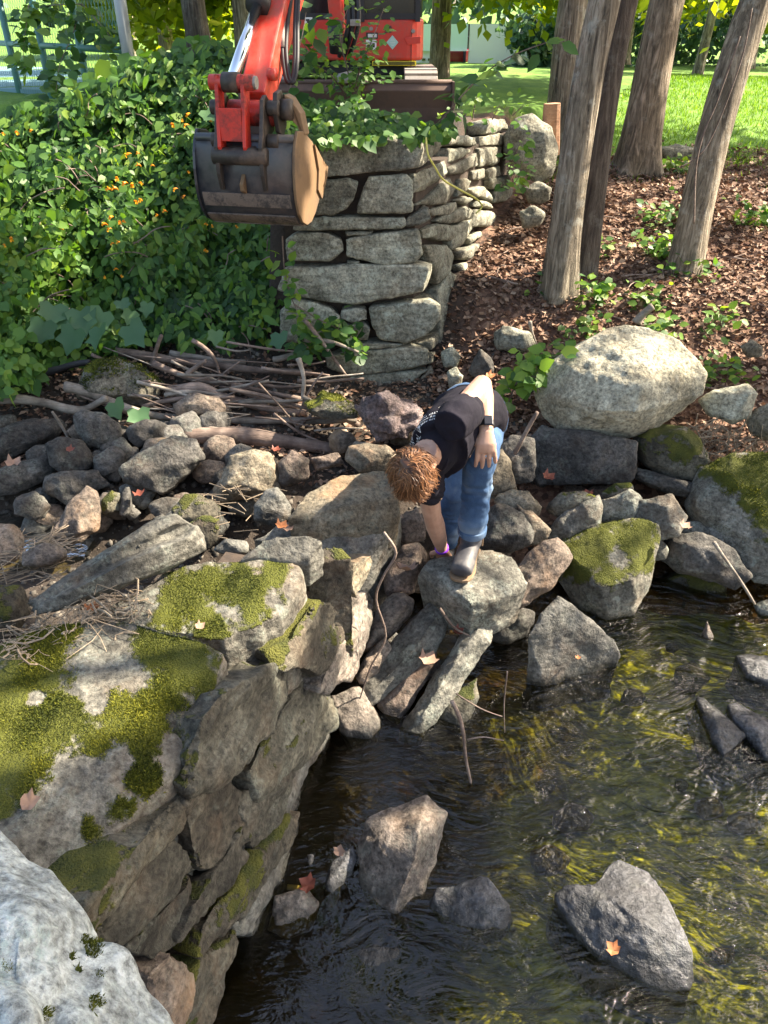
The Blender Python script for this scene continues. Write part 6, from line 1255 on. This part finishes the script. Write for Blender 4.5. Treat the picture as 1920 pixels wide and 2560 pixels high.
# boots
def B_boot(an, toe, heel, zs):
    def f(bm):
        d = (toe - heel); d.z = 0; d.normalize(); s = V((d.y, -d.x, 0))
        tube(bm, smoothpath([an + V((0, .0, .10)), an + V((0, 0, .02)), V((an.x, an.y, zs + .06)) + d * .01], 4), [.052, .050, .048, .046, .046, .046, .048, .048, .046], 18)
        tube(bm, smoothpath([heel + V((0, 0, .045)), heel.lerp(toe, .35) + V((0, 0, .05)), heel.lerp(toe, .7) + V((0, 0, .04)), toe + V((0, 0, .028))], 4), [(.030, .040)] + [(lerp(.038, .050, min(i / 8, 1)), lerp(.048, .033, i / 12)) for i in range(11)] + [(.034, .020)], 18, s)
    return f
toeL = V((.325, 2.635, .535)); heelL = V((.405, 2.865, .535)); bt = solid('boot', B_boot(ankL, toeL, heelL, .535), .0055, 4, 'leather', disp=lambda co: .003 * fbm(co * 18, 3, 2))
d = (toeL - heelL).normalized(); s_ = V((d.y, -d.x, 0)); bm = bmesh.new(); po = []
for t, w in ((-.03, .018), (.0, .036), (.3, .036), (.7, .054), (.92, .050), (1.02, .038), (1.06, .016)): po.append((t, w))
c_ = [heelL.lerp(toeL, t) + s_ * w for t, w in po] + [heelL.lerp(toeL, t) - s_ * w for t, w in po[::-1]]
prism(bm, [V((p.x, p.y, .520)) for p in c_], V((0, 0, .014))); bobj('sole', bm, M['sole'], bt, bevel=.003)
bm = bmesh.new(); q = ankL + V((.048, .0, -.01)); bbox(bm, q, V((.004, .0, 0)), V((0, .022, 0)), V((0, 0, .04))); bobj('elastic_panel', bm, M['tanleather'], bt, bevel=.002)
bt2 = solid('boot', B_boot(ankR, V((.28, 3.10, .19)), V((.345, 3.31, .19)), .19), .0065, 4, 'leather')
# watch and wrist band
wd = (wrL - elL).normalized(); wq = elL.lerp(wrL, .86); bm = bmesh.new(); tube(bm, [wq - wd * .012, wq + wd * .012], .0335, 24); wt = bobj('watch', bm, M['rubber'], per, smooth=True, bevel=.002)
wn_ = V((.15, -.85, .6)); wn_ = (wn_ - wd * wn_.dot(wd)).normalized(); ws = wd.cross(wn_); bm = bmesh.new(); bbox(bm, wq + wn_ * .036, ws * .019, wd * .021, wn_ * .005); bobj('watch_case', bm, M['watchm'], wt, bevel=.005)
bm = bmesh.new(); bbox(bm, wq + wn_ * .0415, ws * .015, wd * .017, wn_ * .001); bobj('watch_face', bm, M['screen'], wt)
fw = (wrR - elR).normalized(); bm = bmesh.new(); tube(bm, [wrR - fw * .022, wrR - fw * .008], .0325, 20); bobj('wrist_band', bm, M['band'], per, smooth=True, bevel=.002)
# hair: a cap and loose wavy locks
def B_hair(bm):
    ball(bm, headc + hup * .035 - hface * .018, (.058, .069, .076), 3, (hside, hface, hup))
hr = solid('hair', B_hair, .006, 2, 'hair', disp=lambda co: .006 * fbm(co * 30, 6, 2))
a_ = hr.data.attributes.new('rnd', 'FLOAT', 'POINT'); a_.data.foreach_set('value', np.full(len(hr.data.vertices), .12, np.float32))
rr = random.Random(12); bm = bmesh.new(); layer = bm.verts.layers.float.new('rnd'); whorl = headc + hup * .13 - hface * .05
for k in range(3200):
    th = rr.uniform(0, 6.283); u = rr.random() ** .8; ph = u * 1.8
    dirv = (hup * math.cos(ph) + (hface * math.cos(th) + hside * math.sin(th)) * math.sin(ph)).normalized(); base = headc + hup * .03 - hface * .012
    p = base + (hside * dirv.dot(hside) * .058 + hface * dirv.dot(hface) * .070 + hup * dirv.dot(hup) * .077) * (1 + rr.uniform(-.03, .05))
    nrm_ = (p - base).normalized(); flow = (p - whorl).normalized() * .8 + V((0, 0, -.75)) + hface * .35 + hside * (.5 * math.sin(9 * dirv.dot(hside) + 5 * dirv.dot(hup)))
    tang = flow - nrm_ * flow.dot(nrm_); tang = tang.normalized() if tang.length > 1e-4 else hside
    pts_ = [p]; ln = rr.uniform(.04, .09); ph0 = 4 * dirv.dot(hside) + 3 * dirv.dot(hface) + rr.gauss(0, .7); sd = nrm_.cross(tang)
    for j in range(1, 8):
        f = j / 7; q = p + tang * ln * f + V((0, 0, -1)) * .03 * f * f + nrm_ * (.006 * math.sin(f * 3.1)) + sd * (.010 * (math.sin(ph0 + f * 6.0) - math.sin(ph0))); q2 = q - base
        e = V((q2.dot(hside) / .061, q2.dot(hface) / .073, q2.dot(hup) / .080)); l = e.length
        if l < 1: q = base + q2 / l
        pts_.append(q)
    val = min(1, max(0, rr.gauss(.55, .27))); w0 = rr.uniform(.0007, .0019)
    for rg in tube(bm, pts_, [w0, w0 * 1.2, w0 * 1.2, w0 * 1.1, w0, w0 * .85, w0 * .6, w0 * .25], 3, caps=False):
        for v in rg: v[layer] = val
bobj('hair_locks', bm, M['hair'], hr, smooth=True)
# ------------------------------------------------------------------ branches, twigs, reeds, fallen leaves
def c3(x, y): return (x * .5787, 640 + y * .5787)
def branch(name, label, pts_, r, mat='driftwood', y0=None, zc=None, cat='branch', group=None, taper=.6, sides=9, knots=True):
    P_ = [at(x, y, y0 + (dy if dy else 0)) if zc is None else atz(x, y, zc + dy) for x, y, dy in [(p + (0,))[:3] for p in pts_]]
    sp_ = smoothpath(P_, 4); n = len(sp_); dm = dep(P_[0]); rm = r * dm / 1920
    for i in range(n): sp_[i] = sp_[i] + V((0, 0, min(rm, .012) * (.6 * math.sin(i * .37 + r) + .25 * math.sin(i * .9 + r * 2)))) + V((0, min(rm, .012) * .5 * math.sin(i * .51 + r), 0))
    bm = bmesh.new(); tube(bm, sp_, [rm * lerp(1, taper, i / (n - 1)) * (1 + .10 * math.sin(i * .8 + r * 3)) for i in range(n)], sides, jitter=.06)
    o = bobj(name, bm, M[mat], None, smooth=True); tag(o, label, cat, group); return o
bl = [
 ('thick brown branch along the top of the branch pile', [(500, 410), (640, 440), (800, 460), (1000, 475), (1180, 495), (1345, 505)], 12, 4.62, 'driftwood'),
 ('straight dark branch under the top branch', [(660, 465), (800, 515), (960, 545), (1100, 580), (1300, 620)], 9, 4.5, 'driftwood'),
 ('bent brown branch in the middle of the branch pile', [(720, 590), (860, 570), (960, 600), (1080, 640), (1200, 670), (1330, 685)], 14, 4.4, 'driftwood'),
 ('longest pale branch stretching across the whole pile', [(280, 570), (400, 600), (540, 655), (700, 690), (880, 705), (1100, 715), (1310, 712), (1540, 705)], 13, 4.28, 'palewood'),
 ('thick weathered log lying in front of the pile', [(800, 772), (1000, 778), (1200, 802), (1400, 828), (1540, 852)], 24, 4.12, 'driftwood'),
 ('bent grey branch resting on the dark rocks at the left', [(0, 620), (180, 635), (300, 662), (380, 650), (460, 615)], 13, 4.25, 'palewood'),
 ('short light branch parallel to the top branch', [(735, 425), (900, 440), (1060, 455)], 9, 4.7, 'palewood'),
 ('flat splintered piece of wood beside the mossy rock', [(1310, 635), (1420, 665), (1550, 725)], 14, 4.3, 'driftwood'),
 ('short branch wedged behind the big flat dark rock', [(770, 985), (850, 940), (960, 905)], 11, 3.95, 'driftwood'),
 ('thin grey stick leaning on the dark rocks at the left', [(310, 865), (300, 800), (225, 675)], 5, 4.05, 'palewood'),
 ('forked grey twig standing in front of the tan boulder', [(975, 925), (1020, 1010), (1030, 1110), (1100, 1160)], 6, 3.75, 'palewood'),
 ('slender branch curving up to the wall foot', [(1180, 452), (1240, 435), (1320, 400)], 8, 4.66, 'palewood'),
 ('upright grey stick crossing the end of the pile', [(1290, 450), (1312, 530), (1308, 615)], 7, 4.35, 'palewood'),
 ('crooked stick rising left in the pile', [(655, 480), (680, 390), (700, 340)], 7, 4.6, 'driftwood'),
 ('stick crossing the pile diagonally from upper left', [(830, 360), (920, 440), (950, 520)], 6, 4.55, 'driftwood'),
 ('grey stick lying over the small cobbles', [(460, 972), (620, 980), (800, 995)], 5, 3.8, 'palewood'),
 ('curved brown branch on the greenish rock', [(560, 985), (680, 1030), (740, 1100)], 8, 3.7, 'driftwood'),
 ('dark wet log at the top left of the rock heap', [(175, 500), (280, 480), (390, 462)], 11, 4.55, 'rubber'),
 ('dark branch at the left foot of the thicket', [(330, 385), (420, 390), (520, 405)], 12, 4.8, 'rubber'),
 ('forked branch leaning on the middle of the pile', [(810, 515), (850, 480), (890, 450)], 7, 4.45, 'driftwood'),
 ('slim branch under the bent brown branch', [(1000, 560), (1120, 610), (1320, 650)], 9, 4.42, 'driftwood')]
for label, pt, r, y, mat in bl: branch('branch', label, [c3(*p) for p in pt], r, mat, y)
rr = random.Random(9)
for k in range(54):
    x = rr.uniform(250, 850); y = rr.uniform(865, 1075); a = rr.gauss(.10, .2) if rr.random() < .8 else rr.uniform(-1.2, 1.2); l = rr.uniform(80, 260)
    branch('twig', 'thin dry twig lying loose in the branch pile', [(x - l / 2 * math.cos(a), y - l / 2 * math.sin(a)), (x + rr.uniform(-8, 8), y + rr.uniform(-8, 8)), (x + l / 2 * math.cos(a), y + l / 2 * math.sin(a))], rr.uniform(1.5, 6.5), rr.choice(['driftwood', 'driftwood', 'palewood']), np.interp(y, [865, 1075], [4.62, 4.15]), cat='twig', group='loose twigs in the branch pile', sides=6)
for label, pt, r, y, mat in [
 ('pale straight stick leaning at the right above the water', [(1785, 1352), (1835, 1430), (1887, 1512)], 5, 2.95, 'palewood'), ('bare stick leaning between person and dark ledge block', [(1270, 1178), (1305, 1100), (1343, 1028)], 7, 3.7, 'driftwood'),
 ('long dead twig hanging down beside the dam wall', [(960, 1330), (990, 1380), (960, 1440), (940, 1500), (965, 1590), (930, 1660), (905, 1730), (875, 1830)], 3.6, 2.35, 'driftwood'),
 ('twig lying over the leaning slabs', [(1100, 1520), (1140, 1570), (1190, 1600)], 4, 2.55, 'driftwood'), ('dark twig dipping from slab into water', [(1130, 1752), (1155, 1820), (1165, 1900), (1178, 1960)], 6, 2.0, 'driftwood'),
 ('thin bare twig over the dark water', [(1140, 1735), (1200, 1770), (1256, 1790)], 2, 2.25, 'driftwood'), ('thin upright twig above the water', [(1268, 1680), (1260, 1760), (1262, 1830)], 2, 2.25, 'driftwood'),
 ('broken twig tip floating at the surface', [(1168, 1850), (1210, 1842), (1260, 1850)], 2, 2.05, 'driftwood'), ('curved root emerging from the litter', [(1590, 810), (1610, 785), (1632, 765)], 13, 5.0, 'palewood'),
 ('short stick standing at the flat rock by the wall', [(1325, 800), (1332, 840), (1345, 875)], 5, 4.9, 'palewood'), ('pale twig on the moss of the nearest capstone', [(2, 1795), (25, 1775), (65, 1785), (85, 1812)], 5, 1.5, 'palewood'),
 ('short white chip of wood on the bare patch of the capstone', [(355, 1690), (395, 1688)], 5, 1.66, 'palewood'), ('thin stick lying at the front of the capstone', [(152, 1872), (195, 1888)], 4, 1.42, 'palewood'), ('straw stem on the dam face', [(540, 1872), (560, 1840), (570, 1808)], 4, 1.62, 'reed'),
 ('white broken stick beside the small flat topped rock', [(718, 2224), (758, 2220)], 8, 1.62, 'palewood')]:
    branch('twig' if r < 8 else 'branch', label, pt, r, mat, y, cat='twig', sides=7)
# zigzag bent twig by the hand, yellow cord
bm = bmesh.new(); tube(bm, smoothpath([at(1065, 343, 4.82), at(1070, 386, 4.80), at(1089, 420, 4.84), at(1108, 449, 4.9), at(1147, 473, 5.1), at(1190, 497, 5.3), at(1205, 516, 5.4), at(1190, 533, 5.35)], 6), .006, 6); tag(bobj('cord', bm, M['cord'], smooth=True), 'thin yellow cord hanging over the corner of the tall wall', 'cord')
bm = bmesh.new(); tube(bm, smoothpath([at(1850, 90, 5.52), at(1790, 260, 5.5), at(1760, 330, 5.47), at(1740, 420, 5.45), at(1735, 560, 5.44)], 6), .006, 5); tube(bm, smoothpath([at(1880, 20, 5.55), at(1850, 160, 5.52), at(1770, 360, 5.48), at(1700, 420, 5.45)], 6), .005, 5); tag(bobj('vine', bm, M['driftwood'], smooth=True), 'thin bare vines climbing the slender leaning trunk', 'vine')
# dry reeds washed up behind the dam
m = 420; px = rng.uniform(-20, 345, m); py = 1640 - px * .42 + rng.normal(size=m) * 30; bm = bmesh.new()
for x, y in zip(px, py):
    if y > 1650 or y < 1440: continue
    p = atz(x, y, .97 + random.uniform(-.05, .06)); a = random.gauss(.45, .9); l = .025 + .13 * random.random() ** 2.2; dv = V((math.cos(a), math.sin(a), random.gauss(0, .35))) * l; cv = V((random.gauss(0, 1), random.gauss(0, 1), random.gauss(0, .6))) * l * .16
    tube(bm, [p - dv / 2, p - dv / 5 + cv, p + dv / 5 + cv, p + dv / 2], random.choice([.0008, .001, .0014, .0032]), 5)
tag(bobj('dry_reeds', bm, M['reed']), 'tangle of dry reeds washed up behind the mossy capstones', 'reeds', kind='stuff')
m = 110; bm = bmesh.new()
for _ in range(m):
    x = random.uniform(-10, 170); y = random.uniform(1330, 1450); p = atz(x, y, .52); a = random.gauss(.2, .7); l = random.uniform(.06, .2); dv = V((math.cos(a), math.sin(a), random.uniform(-.2, .3))) * l; tube(bm, [p - dv / 2, p + dv / 2], random.uniform(.0015, .003), 5)
for _ in range(34):
    x = random.uniform(500, 680); y = random.uniform(1215, 1340); p = atz(x, y, .56); a = random.gauss(-.3, .7); l = random.uniform(.06, .2); dv = V((math.cos(a), math.sin(a), random.uniform(-.2, .3))) * l; tube(bm, [p - dv / 2, p + dv / 2], random.uniform(.0015, .003), 5)
tag(bobj('dry_reeds', bm, M['reed']), 'scattered dry straw among the rocks at the left', 'reeds', kind='stuff')
m = 240; bm = bmesh.new()
for _ in range(m):
    x = random.uniform(1730, 1920); y = random.uniform(1060, 1230); p = at(x, y, 3.95 + random.uniform(-.1, .1)); a = random.gauss(1.8, .9); l = random.uniform(.08, .28); dv = V((math.cos(a) * .8, -.2, math.sin(a))) * l; tube(bm, smoothpath([p - dv / 2, p + V((random.uniform(-.03, .03), 0, 0)), p + dv / 2], 3), random.uniform(.0015, .003), 5)
tag(bobj('dry_reeds', bm, M['reed']), 'dry grass and straw hanging by the moss capped boulder', 'reeds', kind='stuff')
# tufts of real moss on the capstones and boulders
bpy.context.view_layer.update()
def topx(p):
    r = p - np.array(CAM); dpt = r[:, 1] * CP - r[:, 2] * SP; return 960 + r[:, 0] / dpt * 1920, 1280 - (r[:, 1] * SP + r[:, 2] * CP) / dpt * 1920
def blobs(p, on, offb, seed):
    x, y = topx(p); f = lambda L_: np.max([np.exp(-((x - a) / c) ** 2 - ((y - b) / c) ** 2) for a, b, c in L_], axis=0) if L_ else 0
    return f(on) * 1.15 - f(offb) * 1.0 + .36 * fbm(p * 11, seed, 5, .65) + .16 * vnoise(p * 70, seed)
def moss(ob, n, thr, size, seed, amount=.0, up=.6, patch=None):
    me = ob.data; off = np.array(ob.matrix_world.translation); nf = len(me.polygons); ar = np.empty(nf); me.polygons.foreach_get('area', ar); ce = np.empty(nf * 3); me.polygons.foreach_get('center', ce); no = np.empty(nf * 3); me.polygons.foreach_get('normal', no)
    ce = ce.reshape(-1, 3) + off; no = no.reshape(-1, 3)
    if patch:
        nv = len(me.vertices); co = np.empty(nv * 3, np.float32); me.vertices.foreach_get('co', co); co = co.reshape(-1, 3) + off; vn = np.empty(nv * 3, np.float32); me.vertex_normals.foreach_get('vector', vn)
        mk = np.clip(blobs(co, *patch, seed) + np.clip((vn.reshape(-1, 3)[:, 2] - up) * 2, -1, 0), 0, 1); a = me.attributes.new('mk', 'FLOAT', 'POINT'); a.data.foreach_set('value', mk.astype(np.float32))
        bv = blobs(ce, *patch, seed); k = (no[:, 2] > up) & (bv > .34); ar = ar * np.clip((bv - .32) / .35, 0, 1)
    else: k = (no[:, 2] > up) & (fbm(ce * 5.0, seed, 4) + amount > thr)
    ar = ar * k
    if ar.sum() == 0: return
    i = rng.choice(nf, n, p=ar / ar.sum()); sz = math.sqrt(ar.sum() / max(k.sum(), 1)); P_ = ce[i] + rng.normal(size=(n, 3)) * sz * .5 * (1 - np.abs(no[i]) * .9)
    al = no[i] + rng.normal(size=(n, 3)) * .55; rd_ = np.clip(.42 + .42 * fbm(P_ * 7, seed + 3, 2) + rng.normal(size=n) * .22, 0, 1); sz_ = size * (.5 + rng.random(n)) * np.clip(.8 + .6 * vnoise(P_ * 14, seed), .3, 1.5)
    o = link('moss', leaves_mesh('moss', P_ - no[i] * .002, al, rand_dirs(n), sz_, (BLADE_V * np.array([3.0, 1, 1]), BLADE_F), rd_), M['mossblade'], ob); o['kind'] = 'stuff'
moss(STONE['wide mossy capstone nearest the camera'], 60000, 0, .0085, 3, up=.35, patch=([(90, 1660, 150), (30, 1800, 150), (150, 1800, 110), (60, 1930, 110), (400, 1640, 105), (470, 1680, 90), (330, 1800, 120), (430, 1790, 90), (230, 1860, 80), (350, 1940, 60), (290, 2010, 50), (220, 2080, 45), (170, 1590, 60), (0, 2010, 60)], [(275, 1640, 70), (330, 1690, 55), (240, 1735, 40), (300, 1900, 40), (120, 2080, 110), (240, 1970, 70), (90, 1740, 25), (480, 1850, 60)]))
moss(STONE['flat mossy capstone behind the nearest capstone'], 16000, 0, .006, 5, up=.4, patch=([(470, 1500, 70), (560, 1470, 80), (640, 1490, 80), (690, 1440, 50), (600, 1420, 45), (530, 1560, 60), (430, 1540, 40)], [(560, 1530, 30), (680, 1500, 25), (740, 1450, 40)]))
moss(STONE['large green mossy boulder at the water right of the person'], 10000, 0, .007, 6, up=.2, patch=([(1490, 1370, 90), (1580, 1350, 75), (1430, 1390, 60), (1520, 1430, 50), (1610, 1400, 40)], [(1545, 1400, 30)]))
moss(STONE['big grey boulder with a thick moss cap at the right edge'], 14000, 0, .010, 7, up=.2, patch=([(1830, 1190, 70), (1900, 1200, 90), (1940, 1290, 70), (1870, 1250, 45)], [(1800, 1290, 50)]))
moss(STONE['big pale lichen covered boulder in the bottom left corner'], 2600, 0, .009, 11, up=.1, patch=([(235, 2375, 26), (250, 2435, 20), (195, 2425, 12), (15, 2415, 24), (240, 2505, 22), (178, 2392, 10), (215, 2350, 14), (120, 2530, 12)], []))
moss(STONE['mossy boulder half covered by brush at the bank foot'], 3500, -.2, .018, 8, up=.4)
moss(STONE['yellow green mossy rock at the branch tips'], 3000, -.3, .016, 9, up=.3)
# single fallen leaves
def fleaf(label, px, py, s, mat, z=None, y=None, yaw=0., tilt=(0, 0)):
    p = atz(px, py, z) if z is not None else at(px, py, y)
    me = leaves_mesh('fallen_leaf', np.array([p[:]]), np.array([[math.cos(yaw), math.sin(yaw), tilt[0]]]), np.array([[tilt[1], -.25, 1.]]), np.array([s * .78]), (MAPLE_V * np.array([1, 1, 3.2]), MAPLE_F), np.array([.5]))
    tag(link('fallen_leaf', me, M[mat]), label, 'leaf')
for a_ in [('orange maple leaf on the largest wet rock', 1545, 2385, .055, 'orangeleaf', .135, None, 2.2), ('yellow maple leaf stuck on the dam face', 640, 2200, .045, 'yellowleaf', None, 1.52, .5, (.8, -.6)), ('red brown maple leaf floating beside the small flat topped rock', 785, 2220, .075, 'redleaf', .035, None, 2.6),
           ('dead leaf standing on the narrow dark rock', 845, 2140, .05, 'pinkleaf', .12, None, 1.2, (.9, 0)), ('curled pale leaf on the nearest capstone', 50, 2010, .06, 'pinkleaf', .985, None, .3), ('pale leaf lying on the second capstone', 490, 1570, .04, 'pinkleaf', .96, None, .7), ('orange leaf among the dry reeds', 225, 1530, .06, 'orangeleaf', .99, None, 1.6),
           ('pale maple leaf on the dark rocks at the left edge', 18, 1165, .11, 'pinkleaf', .58, None, 1.1), ('red leaf on the dark flat topped rock', 165, 1125, .06, 'redleaf', .62, None, .3), ('red leaf between cobbles by the greenish rock', 350, 1240, .07, 'redleaf', .5, None, 2.0), ('orange leaf in front of the sunlit slab', 695, 1320, .07, 'orangeleaf', .70, None, 1.0),
           ('pale leaf lying beside the orange leaf on the dark slab', 730, 1325, .06, 'pinkleaf', .66, None, 2.4), ('red leaf under the thick log', 685, 1128, .06, 'redleaf', .66, None, 1.2), ('orange leaf on the litter above the elbow', 1215, 940, .08, 'orangeleaf', .68, None, .2), ('red leaf between the leaning slabs', 1135, 1580, .06, 'redleaf', .30, None, .4),
           ('dead leaf on the triangular rock', 1445, 1648, .03, 'orangeleaf', .13, None, 1.4), ('large curled brown leaf beside the reaching hand', 1030, 1425, .13, 'pinkleaf', .5, None, 2.2, (-.4, .5)), ('big dead leaf stuck among the leaning slabs', 1060, 1660, .10, 'pinkleaf', .22, None, 1.0), ('red leaf in front of the dark ledge block', 1475, 1240, .07, 'redleaf', .44, None, 1.8),
           ('brown leaf below the dark ledge block', 1360, 1195, .09, 'redleaf', .48, None, .5), ('small pink leaf at the dark dam gap', 550, 1730, .07, 'pinkleaf', .80, None, .4), ('crumpled leaf on the blocky grey rock', 1705, 1318, .07, 'pinkleaf', .44, None, .6)]:
    fleaf(*a_)
